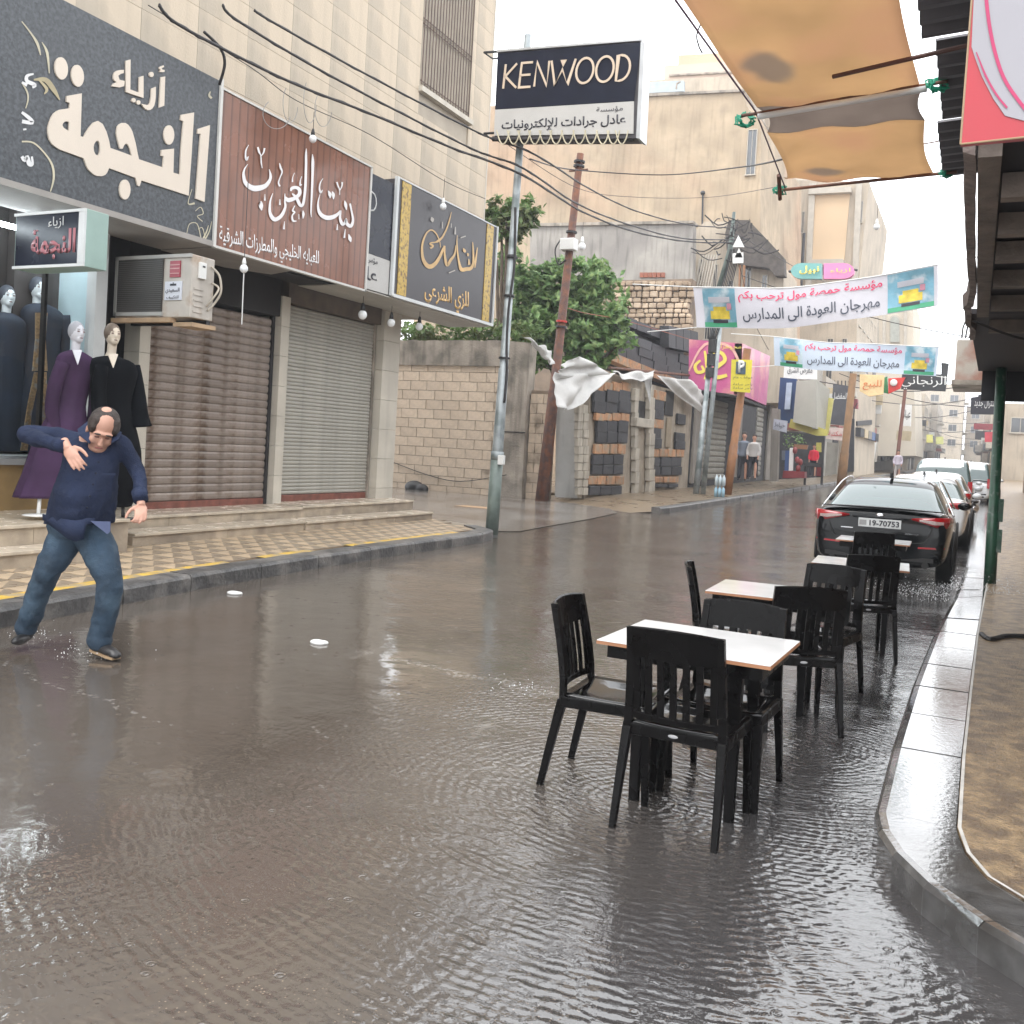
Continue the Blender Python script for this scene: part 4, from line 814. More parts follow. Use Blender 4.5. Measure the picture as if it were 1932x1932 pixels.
def make_table(lw=.78, ld=.66):
    t = T('cafe_table', 'x', 'table', (0, 0, 0), group='white topped tables standing in the flooded street')
    box((-lw/2, -ld/2, .722), (lw/2, ld/2, .736), 'table_edge', M_edge, t); box((-lw/2+.001, -ld/2+.001, .7365), (lw/2-.001, ld/2-.001, .741), 'tabletop', M_top, t, .002)
    for sx in (-1, 1):
        for sy in (-1, 1): MB().loft([[V((sx*(lw/2-.17)+a*w_, sy*(ld/2-.15)+b*w_, z_)) for a, b in ((-1, -1), (1, -1), (1, 1), (-1, 1))] for z_, w_ in ((-.03, .020), (.66, .026), (.72, .026))]).build('leg', M_chair, t, fix=True)
    for a, b in (((-lw/2+.04, -ld/2+.04, .66), (lw/2-.04, -ld/2+.06, .721)), ((-lw/2+.04, ld/2-.06, .66), (lw/2-.04, ld/2-.04, .721)), ((-lw/2+.04, -ld/2+.061, .66), (-lw/2+.06, ld/2-.061, .721)), ((lw/2-.06, -ld/2+.061, .66), (lw/2-.04, ld/2-.061, .721))): box(a, b, 'apron', M_chair, t)
    return t
ch = make_chair(); tb = make_table()
first = True
for x, y, rz, lab in [(-1.07, 4.12, -.03, 'nearest black chair, seen from behind, pushed up to the nearest white table'),
    (-1.50, 4.37, -1.52, 'black chair at the left end of the nearest table, in profile facing right'),
    (-1.02, 4.60, 3.10, 'black chair behind the nearest white table, its backrest facing the camera over the tabletop'),
    (-1.44, 6.42, -1.35, 'black chair left of the second table, only its leaning backrest clear of the tabletop'),
    (-.93, 6.02, .42, 'black chair seen from behind at the near side of the second white table'),
    (-.90, 6.86, 2.95, 'black chair on the far side of the second table, turned towards the camera'),
    (-.80, 8.52, .38, 'black chair seen from behind in front of the third white table'),
    (-1.00, 11.33, .2, 'farthest black chair, at the last table just behind the black car')]:
    c = ch if first else copy_tree(ch)
    first = False; c.location = (x, y, 0); c.rotation_euler = (0, 0, rz); c['label'] = lab
first = True
for x, y, rz, lab, sc in [(-1.10, 4.38, -.02, 'nearest white topped table, its orange edge crossing the tops of three black chairs', 1), (-1.13, 6.37, .04, 'second white topped table from the camera', 1),
    (-.85, 8.83, .06, 'third white topped table from the camera, behind a slatted chair back', 1.02), (-1.00, 11.67, .03, 'last white topped table, right behind the black car bumper', 1.05)]:
    c = tb if first else copy_tree(tb)
    first = False; c.location = (x, y, 0); c.rotation_euler = (0, 0, rz); c['label'] = lab
# ================================================================== cars
M_carblack = mat('black_car_paint', (.004, .005, .006), .12, .05, spec=.2, coat=.22); M_glass = glass('car_glass', (.05, .09, .09)); M_tyre = mat('tyre_rubber', (.02, .02, .02), .7, .2)
M_tail = mat('red_tail_lamp', (.36, .008, .012), .12, .1, 30, coat=1); M_tailc = mat('clear_tail_lamp', (.55, .42, .40), .15, .2, 60, coat=1); M_chrome = mat('chrome', (.7, .7, .72), .1, .05, metal=1)
M_carwhite = mat('white_car_paint', (.62, .64, .66), .15, .04, coat=1); M_carsilver = mat('silver_car_paint', (.35, .36, .38), .2, .05, metal=.5, coat=1)
def make_car(name, label, paint, loc, rz=0, L_=4.82, W=1.84, Hh=1.455, plate=None, suv=False, detail=True):
    t = T(name, label, 'car', (0, 0, 0)); ROOTM[t.name] = Matrix.Identity(4)
    hw = W/2
    # stations: y from the rear, deck height, half width factor, bottom
    if suv: ST = [(0, .80, .90, .34), (.06, .98, .95, .28), (.3, 1.04, .99, .26), (1.0, 1.06, 1, .24), (2.4, 1.05, 1, .24), (3.2, 1.03, .99, .24), (3.6, 1.0, .98, .25), (4.3, .93, .95, .27), (L_-.08, .80, .88, .3), (L_, .62, .80, .36)]
    else: ST = [(-.02, .74, .84, .36), (.02, .97, .90, .30), (.10, 1.035, .935, .26), (.40, 1.035, .975, .25), (.85, 1.02, .995, .24), (1.6, .97, 1, .23), (2.6, .945, 1, .23), (3.3, .94, .99, .23), (3.7, .90, .97, .24), (4.3, .82, .94, .26), (L_-.10, .72, .86, .28), (L_, .58, .76, .34)]
    rings = []
    for y, zt, wf, zb in ST:
        w_ = hw*wf; half = [(0, zt+.012), (.45*w_, zt+.008), (.78*w_, zt-.008), (.93*w_, zt-.045), (.985*w_, zt-.14), (1.0*w_, zt-.30), (.985*w_, (zb+zt)/2-.06), (.965*w_, zb+.12), (.90*w_, zb+.01), (.5*w_, zb-.03), (0, zb-.03)]
        ring = [V((x, y, z_)) for x, z_ in half] + [V((-x, y, z_)) for x, z_ in reversed(half[1:-1])]
        rings.append(ring)
    bd = MB().loft(rings).build('body', paint, t, smooth=True, fix=True); q = bd.modifiers.new('s', 'SUBSURF'); q.levels = q.render_levels = 2
    # greenhouse
    if suv: GH = [(.12, 1.0, .86), (.30, Hh-.12, .80), (.55, Hh-.01, .76), (1.4, Hh+.01, .77), (2.3, Hh, .76), (2.8, Hh-.09, .76), (3.5, 1.02, .85)]
    else: GH = [(.52, 1.00, .80), (.80, 1.14, .78), (1.25, 1.35, .70), (1.55, Hh-.03, .665), (2.0, Hh, .66), (2.5, Hh-.01, .665), (2.85, Hh-.075, .68), (3.25, 1.20, .75), (3.62, .97, .82)]
    rings = []
    for y, zt, wf in GH:
        w_ = hw*wf; wb = hw*.93; zb = .93 if not suv else 1.0
        half = [(0, zt), (.5*w_, zt-.004), (.85*w_, zt-.02), (w_, zt-.055), ((w_+wb)/2+.01, (zt+zb)/2-.02), (wb, zb-.03)]
        if zt-.06 < zb: half = [(0, zt), (.5*w_, zt-.004), (.85*w_, zt-.012), (w_, zt-.03), ((w_+wb)/2, zb-.02), (wb, zb-.05)]
        rings.append([V((-x, y, z_)) for x, z_ in reversed(half[1:])] + [V((x, y, z_)) for x, z_ in half])
    g = MB().loft(rings, closed=False, cap=False).build('cabin', paint, t, smooth=True); g.data.materials.append(M_glass)
    bm = bmesh.new(); bm.from_mesh(g.data)
    nr = len(rings[0])
    for f in bm.faces:
        c = f.calc_center_median(); n_ = f.normal
        side = abs(c.x) > hw*.64 and c.z < Hh-.09 and c.z > .93
        ends = (c.y < 1.25 and not suv or c.y > 2.85) and abs(c.x) < hw*.62 or (suv and (c.y < .28) and abs(c.x) < hw*.7)
        pill = any(abs(c.y-p) < .0 for p in (1,))
        if side or ends: f.material_index = 1
    bmesh.ops.recalc_face_normals(bm, faces=bm.faces); bm.to_mesh(g.data); bm.free()
    for pl in g.data.polygons: pl.use_smooth = True
    q = g.modifiers.new('s', 'SUBSURF'); q.levels = q.render_levels = 2
    for s in (-1, 1):
        for y in (1.02, 3.72 if L_ > 4.5 else 3.4):
            w = MB(); c = V((s*(hw-.10), y, .33))
            tr = MB(); n = 28
            prof = [(-.11, .23), (-.11, .30), (-.08, .33), (.08, .33), (.11, .30), (.11, .23)]
            tr.loft([[c+V((s*a, math.cos(2*math.pi*k/n)*r, math.sin(2*math.pi*k/n)*r)) for a, r in prof] for k in range(n+1)], cap=False)
            tyre = tr.build('wheel', M_tyre, t, smooth=True, fix=True)
            rm = MB()
            for k in range(10): a = 2*math.pi*k/10; rm.box((-.015, -.02, .03), (.01, .02, .225), Matrix.Translation(c+V((s*.085, 0, 0))) @ Matrix.Rotation(a, 4, 'X'))
            rm.tube([c+V((s*.03, 0, 0)), c+V((s*.10, 0, 0))], .05, 12); rm.build('rim', M_carsilver, tyre, fix=True)
            ar = MB(); ar.tube([c+V((s*.095, math.cos(a)*.385, math.sin(a)*.385)) for a in np.linspace(-.3, math.pi+.3, 16)], .022, 6); ar.build('wheel_arch', M_black if paint is not M_carblack else M_tyre, t, smooth=True)
        mr_ = MB().ell((s*(hw+.09), 3.0, 1.03), (.10, .055, .065)).build('wing_mirror', paint, t, smooth=True)
        tl = MB()
        if not suv:
            tl.loft([[V((s*x, y, z_)) for x, y, z_ in r_] for r_ in (
                ((.40, -.022, .905), (.40, -.018, .922), (.42, .03, .925), (.42, .03, .90)),
                ((.56, -.026, .865), (.56, -.018, .942), (.58, .05, .945), (.58, .05, .86)),
                ((.72, .002, .82), (.72, -.002, .955), (.74, .09, .955), (.74, .09, .82)),
                ((.835, .055, .815), (.83, .05, .962), (.82, .14, .96), (.82, .14, .81)),
                ((.895, .20, .845), (.885, .20, .960), (.85, .22, .96), (.86, .22, .84)),
                ((.915, .36, .90), (.91, .36, .935), (.87, .37, .935), (.87, .37, .90)))])
        else: tl.box((s*(hw-.17), -.01, .72), (s*(hw-.04), .12, 1.1))
        o = tl.build('tail_lamp', M_tail, t, smooth=not suv, fix=True)
        if not suv and detail:
            MB().loft([[V((s*x, y, z_)) for x, y, z_ in r_] for r_ in (((.50, -.036, .895), (.50, -.036, .915), (.52, -.02, .915), (.52, -.02, .895)), ((.70, -.008, .855), (.70, -.014, .905), (.72, .03, .90), (.72, .03, .855)), ((.80, .03, .862), (.80, .024, .90), (.80, .06, .90), (.80, .06, .862)))]).build('lamp_lens', M_tailc, o, fix=True)
            MB().loft([[V((s*x, y, z_)) for x, y, z_ in r_] for r_ in (((.50, -.035, .522), (.50, -.035, .545), (.50, .03, .545), (.50, .03, .522)), ((.72, -.005, .53), (.72, -.005, .553), (.70, .06, .553), (.70, .06, .53)), ((.83, .05, .54), (.83, .05, .560), (.78, .12, .560), (.78, .12, .54)))]).build('reflector', M_tail, t, fix=True)
            MB().tube([(s*.60, .07, .30), (s*.60, -.01, .30)], .045, 14).build('exhaust', M_tyre, t)
    pb = -.050
    box((-.275, pb, .765), (.275, pb+.03, .885), 'number_plate', mat('plate_white', (.62, .63, .63), .35, .03), t, .004)
    if plate: text(plate, (-.13, pb-.002, .787), (1, 0, 0), (0, 0, 1), .38, .078, M_darktext, t, ar=False, bold=.02, name='plate_number'); box((-.262, pb-.003, .79), (-.17, pb-.001, .86), 'plate_mark', mat('grey_mark', (.3, .3, .3), .5), t)
    MB().ell((0, -.045, .935), (.055, .012, .03)).build('badge', M_chrome, t, smooth=True)
    if detail:
        box((-.50, -.048, .735), (-.34, -.042, .745), 'model_badge', M_chrome, t); box((.33, -.046, .70), (.50, -.040, .722), 'model_badge', M_chrome, t)
        MB().loft([[V((x, -.052-.01*(1-abs(x)/.36), .905)), V((x, -.055, .918)), V((x, -.03, .918)), V((x, -.03, .905))] for x in (-.36, -.1, .1, .36)]).build('boot_handle', M_chrome if False else M_carblack, t, fix=True)
        ln = MB(); ln.tube(catmull([(-.66, -.003, .80), (-.62, -.02, .70), (-.52, -.03, .60), (0, -.052, .585), (.52, -.03, .60), (.62, -.02, .70), (.66, -.003, .80)], 5), .006, 6); ln.build('boot_seam', M_tyre, t)
        MB().loft([[V((x, -.035+abs(x)**3*.06, 1.042-abs(x)**2*.025)), V((x, -.01+abs(x)**3*.06, 1.052-abs(x)**2*.025)), V((x, .10, 1.046-abs(x)**2*.02)), V((x, .05, 1.02))] for x in np.linspace(-.78, .78, 13)]).build('boot_lip', paint, t, smooth=True, fix=True)
        for s in (-1, 1):
            MB().loft([[V((s*a[0], a[1], a[2])) for a in r_] for r_ in (((.80, .62, 1.0), (.84, .72, 1.0)), ((.655, 1.15, 1.335), (.70, 1.22, 1.325)))], closed=False, cap=False)
            MB().tube(catmull([(s*.90, .9, .95), (s*.72, 1.35, 1.30), (s*.66, 1.7, 1.40), (s*.655, 2.3, 1.42), (s*.70, 2.9, 1.33), (s*.86, 3.5, .97)], 5), .014, 6).build('window_trim', M_chrome, t, smooth=True)
        MB().loft([[V((x, -.01, .34)), V((x, -.01, .40)), V((x, .03, .40)), V((x, .03, .34))] for x in (-.7, .7)]).build('diffuser', M_tyre, t, fix=True)
    fin = MB().prism([V((-.02, 1.5, Hh-.02)), V((-.02, 1.72, Hh-.02)), V((-.02, 1.52, Hh+.055)), V((-.02, 1.48, Hh+.055))], (.04, 0, 0)).build('aerial_fin', M_black, t, fix=True)
    t.location = loc; t.rotation_euler = (0, 0, rz)
    return t
make_car('parked_car', 'black saloon car parked right behind the cafe tables', M_carblack, (-1.14, 14.0, -.02), .0, plate='19-70753')
make_car('parked_car', 'pale silver saloon parked directly ahead of the black car', M_carwhite, (-.98, 20.2, .01), -.01, detail=False)
make_car('parked_car', 'white saloon parked second ahead of the black car', M_carwhite, (-.95, 26.0, .06), -.01, detail=False)
make_car('parked_van', 'white tall car with a dark rear window beyond the row of saloons', M_carwhite, (-.98, 33.5, .13), -.02, L_=4.7, W=1.9, Hh=1.80, suv=True)
make_car('parked_car', 'white off-roader nearest the green post, its side turned to the kerb', M_carwhite, (-.35, 42.0, .2), -.10, L_=4.6, W=1.9, Hh=1.75, suv=True)
# motorbike-like scooter between kerb and cars
sc_ = T('scooter', 'dark scooter standing in the kerb between the parked cars and the green post', 'scooter', (-.02, 27.5, 0))
for y in (27.0, 28.2):
    MB().loft([[V((-.02+a, y+math.cos(2*math.pi*k/20)*r, .3+math.sin(2*math.pi*k/20)*r)) for a, r in ((-.05, .2), (-.05, .27), (.05, .27), (.05, .2))] for k in range(21)], cap=False).build('wheel', M_tyre, sc_, fix=True)
MB().ell((-.02, 27.5, .62), (.16, .5, .14)).build('body', M_carsilver, sc_, smooth=True); MB().ell((-.02, 27.35, .80), (.14, .35, .06)).build('seat', M_black, sc_, smooth=True)
MB().tube([(-.02, 28.2, .35), (-.02, 28.05, .95)], .04).tube([(-.32, 28.0, .98), (.28, 28.0, .98)], .018).build('handlebar', M_black, sc_); MB().ell((-.02, 26.93, .62), (.12, .06, .08)).build('tail_lamp', M_chrome, sc_, smooth=True)
# ================================================================== the man
D0 = 6.48
def Q(u, v_, d=0.0): return PD(u, v_, D0+d)
def chain(b, pts, rads, n=14, fl=1.0):
    cv = catmull([V(p) for p in pts], 5); rr = list(np.interp(np.linspace(0, len(pts)-1, len(cv)), range(len(pts)), rads)); b.tube(cv, rr, n); b.ell(cv[0], (rads[0],)*3); b.ell(cv[-1], (rads[-1],)*3); return b
man = T('person', 'balding man in a navy shirt and blue jeans striding bent forward through the flooded street', 'person', tuple(V((Q(130, 1215).x, Q(130, 1215).y, 0))))
M_skin = mat('skin', (.50, .275, .20), .5, .10, 12, .05, 80); M_hair = mat('dark_hair', (.030, .020, .016), .6, .3, 40, .4, 90)
M_shirt = mat('navy_shirt', (.022, .030, .060), .85, .22, 5, .3, 90, spec=.12); M_jean = mat('blue_jeans', (.022, .045, .075), .8, .28, 5, .3, 120, col2=(.055, .095, .14), col2amt=.35, col2scale=4)
RT = CR; UPV = V((0, 0, 1)); FW = -FWD   # FW: towards the camera
hc = Q(193, 812, -.12)
Mh = Matrix((RT, FW, UPV)).transposed().to_3x3()            # columns: right, toward camera, up
tilt = Matrix.Rotation(R(30), 3, 'X'); turn = Matrix.Rotation(R(22), 3, 'Z'); roll_ = Matrix.Rotation(R(12), 3, 'Y')
HM = Mh @ roll_ @ Matrix.Rotation(R(-30), 3, 'Z') @ Matrix.Rotation(R(-30), 3, 'X')
HM = HM @ Matrix.Scale(1.12, 3)
def H(x, y, z_): return hc + HM @ V((x, y, z_))
b = MB()
b.ell(H(0, -.02, .035), (.082, .100, .095), HM, 22, 16); b.ell(H(0, .018, -.035), (.068, .070, .092), HM, 20, 14); b.ell(H(0, .045, -.095), (.046, .042, .030), HM)
b.ell(H(0, .094, -.020), (.014, .020, .028), HM, 12, 8); b.ell(H(0, .106, -.032), (.018, .015, .012), HM, 12, 8); b.ell(H(0, .080, .028), (.060, .018, .012), HM)
b.ell(H(0, .078, -.068), (.028, .012, .010), HM); b.ell(H(.040, .060, -.030), (.026, .026, .03), HM); b.ell(H(-.040, .060, -.030), (.026, .026, .03), HM); b.ell(H(0, .03, -.10), (.055, .05, .03), HM)
for s in (-1, 1): b.ell(H(s*.080, -.01, -.012), (.010, .022, .032), HM, 10, 8)
chain(b, [H(0, -.02, -.05), H(0, -.03, -.10), Q(182, 850, .05)], [.062, .065, .075])
# right arm end and hand (raised in front of the chest)
wr_ = Q(127, 843, -.34); 
def hand(b, wrist, dirv, side, nrm, curl, sc=1.0, spread=.22):
    d = dirv.normalized(); s_ = side.normalized(); n_ = nrm.normalized(); Mx = Matrix((s_, n_, d)).transposed()
    pc = wrist + d*.050*sc; b.ell(pc, (.040*sc, .017*sc, .052*sc), Mx, 14, 10); b.tube([wrist-d*.06, wrist, wrist+d*.02], [.029, .027, .027], 12)
    L4 = [(.030, .066, .0083), (.011, .075, .0088), (-.010, .071, .0085), (-.030, .055, .0078)]
    for k, (o_, l_, r_) in enumerate(L4):
        base = wrist + d*.088*sc + s_*o_*sc; dd = (d + s_*o_*spread*14*.3).normalized(); p = [base - d*.02]; a = 0; cur = base
        p.append(base)
        for j, f in enumerate((.45, .32, .25)):
            a += curl[k]*(.7+.3*j); v3 = (dd*math.cos(a) + n_*math.sin(a)); cur = cur + v3*l_*f*sc; p.append(cur)
        b.tube(p, [r_*1.05*sc]*2+[r_*sc, r_*.92*sc, r_*.75*sc], 10); b.ell(cur, (r_*.8*sc,)*3, None, 8, 6)
    base = wrist + d*.025*sc + s_*.034*sc; t1 = base + (s_*.75+d*.75+n_*.3).normalized()*.036*sc; t2 = t1 + (s_*.3+d+n_*.45).normalized()*.030*sc; t3 = t2 + (d+n_*.5).normalized()*.024*sc
    b.tube([base-s_*.01, base, t1, t2, t3], [.012*sc, .013*sc, .0115*sc, .0098*sc, .008*sc], 10); b.ell(t3, (.008*sc,)*3, None, 8, 6)
hd = (Q(146, 868, -.40)-wr_)
hand(b, wr_, hd+V((0, 0, -.03)), (RT*.85+UPV*.45), (FW*-.75-UPV*.5+RT*.3), [.5, .30, .25, .15], 1.15)
wl = Q(266, 950, -.16); hand(b, wl, (Q(266, 975, -.22)-wl), (RT*-.75+FW*.6), (-RT*.6-FW*.3), [.5, .45, .3, .3], 1.08)
# hidden trunk and legs keep the body one piece
sh = Q(174, 842, .02); bel = Q(158, 925, -.02); pel = Q(150, 985, .0)
chain(b, [Q(182, 850, .05), sh, bel, pel], [.07, .12, .13, .12]); chain(b, [sh, Q(122, 826, .0), Q(60, 821, -.12), Q(78, 830, -.23), wr_], [.055, .034, .024, .024, .024]); chain(b, [sh, Q(226, 836, .05), Q(263, 893, .02), wl], [.055, .040, .030, .026])
kr_, ar_ = Q(92, 1072, -.05), Q(53, 1172, .15); kl_, al_ = Q(205, 1098, -.12), Q(191, 1205, .0)
chain(b, [pel, Q(124, 1012, .02), kr_, ar_, Q(50, 1192, .15)], [.07, .06, .035, .04, .04]); chain(b, [pel, Q(184, 1010, .0), kl_, al_, Q(190, 1218, 0)], [.07, .06, .035, .04, .04])
bo = b.build('body', M_skin, man); shaped(bo, .0058, 3)
# hair: sides and back, thin top
def hairpart(pts, name):
    h_ = MB()
    for x, y, z_, rx, ry, rz_ in pts: h_.ell(H(x, y, z_), (rx, ry, rz_), HM, 16, 12)
    o = h_.build(name, M_hair, man); shaped(o, .006, 2); return o
hairpart([(0, -.028, .050, .087, .094, .084), (-.060, .0, .040, .032, .072, .052), (.060, .0, .040, .032, .072, .052), (-.050, .006, .072, .034, .050, .036), (.050, .004, .072, .034, .048, .034)], 'hair')
cb_ = MB().ell(H(-.006, -.030, .105), (.040, .042, .034), HM, 18, 12).build('bald_crown', M_skin, man, smooth=True)
fm = MB()
for s in (-1, 1): fm.ell(H(s*.030, .094, .030), (.020, .006, .005), HM, 10, 6)
for o in [fm.build('eyebrow', M_hair, man)]: o.name = 'eyebrows'
for s in (-1, 1): MB().ell(H(s*.030, .087, .006), (.014, .006, .005), HM, 10, 6).build('eye', mat('closed_eye', (.12, .05, .04), .5), man)
MB().ell(H(0, .0885, -.068), (.024, .006, .005), HM, 12, 6).build('mouth', mat('lips', (.30, .10, .09), .5), man)
# shirt
b = MB()
def torso_ring(c, w_, dp, a=0, n=24):
    s_ = (RT*math.cos(a)+UPV*math.sin(a)); return [c + s_*math.cos(2*math.pi*j/n)*w_ + FW*math.sin(2*math.pi*j/n)*dp for j in range(n)]
rs_ = [(Q(180, 826, .03), .105, .095, -.1), (Q(174, 838, .02), .205, .13, -.12), (Q(172, 862, -.02), .190, .14, -.1), (Q(167, 893, -.05), .188, .16, -.06), (Q(160, 930, -.07), .208, .185, -.03), (Q(154, 965, -.05), .222, .178, 0), (Q(150, 988, -.02), .236, .168, .02)]
cols = list(zip(*[torso_ring(*q) for q in rs_])); cc = [catmull(c, 4) for c in cols]; b.loft([[cc[j][i] for j in range(24)] for i in range(len(cc[0]))])
chain(b, [Q(156, 846, .02), Q(112, 828, .0), Q(49, 819, -.10), Q(74, 829, -.22), Q(119, 841, -.33)], [.105, .075, .056, .052, .044], 16)
chain(b, [Q(196, 842, .02), Q(226, 842, .02), Q(248, 868, .02), Q(262, 898, -.02), Q(266, 938, -.14)], [.095, .074, .060, .053, .046], 16)
shirt = b.build('shirt', M_shirt, man); shaped(shirt, .009, 5); wrinkle(shirt, .034, .17); wrinkle(shirt, .013, .06)
# hem flaps, collar, placket
def strip(pts, m, name, th=.006):
    o = MB().add(pts, [tuple(range(len(pts)))]).build(name, m, man); q = o.modifiers.new('s', 'SOLIDIFY'); q.thickness = th; return o
hem = []
for (u, v0, v1, d0) in [(80, 978, 981, -.10), (95, 982, 992, -.16), (110, 985, 1003, -.19), (126, 988, 1016, -.215), (142, 990, 1022, -.225), (157, 988, 1017, -.225), (163, 986, 990, -.22), (180, 986, 988, -.20)]: hem.append([Q(u, v0-8, d0), Q(u, v1, d0+.005)])
vs = [p for q in hem for p in q]; o = MB().add(vs, [(2*i, 2*i+1, 2*i+3, 2*i+2) for i in range(len(hem)-1)]).build('shirt_tail', M_shirt, man, smooth=True); q = o.modifiers.new('s', 'SOLIDIFY'); q.thickness = .008
strip([Q(171, 983, -.222), Q(209, 984, -.20), Q(208, 1003, -.20), Q(203, 1008, -.205)], mat('shirt_inside', (.075, .095, .18), .8, .1), 'shirt_tail')
strip([Q(148, 812, -.05), Q(170, 795, -.04), Q(177, 816, -.16), Q(170, 838, -.20), Q(150, 822, -.15)], M_shirt, 'collar', .012)
strip([Q(214, 812, -.05), Q(229, 818, -.02), Q(222, 832, -.14), Q(209, 838, -.18)], M_shirt, 'collar', .012)
for v_ in (872, 893, 914, 936, 958): MB().ell(Q(186-(v_-872)*.25, v_, -.275 if v_ > 900 else -.24), (.007, .007, .007)).build('button', M_navy, man)
strip([Q(194, 893, -.255), Q(219, 893, -.22), Q(218, 897, -.222), Q(194, 897, -.257)], M_shirt, 'pocket_edge', .006)
b = MB().tube([Q(262, 927, -.115), Q(266, 944, -.155)], [.050, .048], 18); b.build('cuff', M_shirt, man, smooth=True); MB().tube([Q(108, 838, -.30), Q(122, 843, -.338)], [.047, .045], 18).build('cuff', M_shirt, man, smooth=True)
# jeans
b = MB()
rj = [(Q(149, 972, .0), .20, .15, 0), (Q(149, 992, .0), .215, .165, 0), (Q(152, 1012, .02), .20, .15, 0)]
b.loft([torso_ring(*q) for q in rj])
chain(b, [Q(132, 1002, .02), Q(114, 1035, .0), Q(91, 1074, -.04), Q(72, 1122, .06), Q(53, 1172, .15), Q(48, 1184, .16)], [.125, .112, .088, .078, .074, .074], 18)
chain(b, [Q(172, 1002, .0), Q(190, 1045, -.05), Q(206, 1098, -.10), Q(202, 1145, -.06), Q(191, 1196, .0), Q(189, 1208, .0)], [.125, .112, .086, .078, .080, .084], 18)
jn = b.build('jeans', M_jean, man); shaped(jn, .009, 4); wrinkle(jn, .026, .14); wrinkle(jn, .010, .05)
# shoes
M_shoe = mat('black_shoe', (.018, .017, .018), .35, .2); M_sole = mat('tan_sole', (.32, .22, .13), .6, .1)
fa, fb_ = Q(172, 1218, .03), Q(224, 1238, -.10)
dz = fb_-fa; ax_ = dz.normalized(); sd_ = ax_.cross(UPV).normalized(); up2 = sd_.cross(ax_)
Ms = Matrix((ax_, sd_, up2)).transposed()
s_ = MB(); c0 = fa.lerp(fb_, .5); s_.ell(fa+ax_*.05+up2*.035, (.06, .042, .05), Ms); s_.ell(c0+ax_*.03+up2*.01, (.11, .045, .036), Ms); s_.ell(fb_-ax_*.04, (.05, .042, .026), Ms); o = s_.build('shoe', M_shoe, man); shaped(o, .007, 3)
so_ = MB().loft([[c0+ax_*x+sd_*(y*w_)-up2*z_ for x, w_ in ((-.11, .035), (-.06, .042), (0, .04), (.06, .046), (.12, .035))] + [c0+ax_*x-sd_*(y*w_)-up2*z_ for x, w_ in ((.12, .035), (.06, .046), (0, .04), (-.06, .042), (-.11, .035))] for y, z_ in ((1, .028), (1, .012))]).build('sole', M_sole, man, fix=True)
fa2 = Q(50, 1200, .16); s_ = MB(); s_.ell(fa2+V((0, 0, .02)), (.05, .05, .055)); s_.ell(fa2+FW*.08-V((0, 0, .01)), (.045, .10, .035), Mh); o = s_.build('shoe', M_shoe, man); shaped(o, .007, 3)
# ================================================================== brick wall and the side street
def brickwall():
    t = T('block_wall', 'pale concrete block wall across the side street behind the galvanised pole', 'wall', (-14.2, 25.2, 0))
    box((-16.9, 25.03, -.05), (-12.62, 25.3, 3.86), 'mortar', M_mortar, t)
    bw, bh, g = .565, .272, .014
    full = MB().box((-bw/2, 0, 0), (bw/2, .06, bh)).mesh('block', M_brick); k = 0
    for r_ in range(14):
        x = -16.9 + (0 if r_ % 2 else -bw/2-.0)
        while x < -12.64:
            x0, x1 = max(x, -16.9), min(x+bw, -12.63)
            if x1-x0 > .08:
                zz_ = -.03+r_*(bh+g)
                if x1-x0 > bw-.01: o = link('block', full, None, t, ((x0+x1)/2, 25.0+random.uniform(-.006, .006), zz_))
                else: MB().box((x0, 25.0, zz_), (x1, 25.06, zz_+bh)).build('block', M_brick, t)
            x += bw+g
    b = MB()
    n = 18
    for k in range(n):
        x0, x1 = -16.9+4.3*k/n, -16.9+4.3*(k+1)/n
    top = [V((-16.9+4.3*k/n, 24.93, 4.62+.06*noise.noise(V((k*.7, 0, 0))))) for k in range(n+1)]
    MB().prism([V((-16.9, 24.93, 3.87))]+[V((-12.6, 24.93, 3.87))]+list(reversed(top)), (0, .4, 0)).build('beam', M_conc, t, fix=True)
    MB().prism([V((-12.60, 24.88, -.05)), V((-11.72, 24.88, -.05)), V((-11.74, 24.88, 2.6)), V((-11.70, 24.88, 4.55)), V((-12.66, 24.88, 4.62)), V((-12.62, 24.88, 2.5))], (0, .45, 0)).build('corner_pier', M_conc, t, fix=True)
    box((-12.62, 24.86, 1.95), (-11.71, 24.879, 1.98), 'pier_crack', M_dark, t)
    for r_ in range(11):
        for c in range(2):
            x0 = -11.68+c*.42-(.2 if r_ % 2 else 0); x0_, x1_ = max(x0, -11.69), min(x0+.40, -10.98)
            if x1_-x0_ > .06: MB().box((x0_, 25.05, -.03+r_*(bh+g)), (x1_, 25.12, -.03+r_*(bh+g)+bh)).build('block', M_brick, t)
    box((-11.69, 25.10, -.05), (-10.98, 25.3, 3.2), 'mortar', M_mortar, t)
    return t
brickwall()
q = T('cable', 'thin dark cable sagging low across the block wall', 'cable', (-14, 24.9, 1)); MB().tube(catmull([(-16.4, 24.96, .9), (-15, 24.96, .55), (-13.8, 24.96, .42), (-12.2, 24.80, .72), (-8.3, 15.9, 1.3)][:4]), .012, 5).build('wire', M_cable, q)
bagm = MB().ell((-15.15, 24.55, .16), (.32, .22, .20)).ell((-14.85, 24.5, .12), (.22, .18, .16)).build('rubbish_bag', M_black); shaped(bagm, .03, 1); tag(bagm, 'black rubbish bag lying at the foot of the block wall', 'bag')
cb = MB().box((-11.3, 20.2, .015), (-10.3, 20.7, .045), Matrix.Rotation(.0, 4, 'Z')).build('cardboard', mat('wet_cardboard', (.42, .26, .14), .6, .1)); tag(cb, 'flat piece of cardboard on the wet side street', 'cardboard')
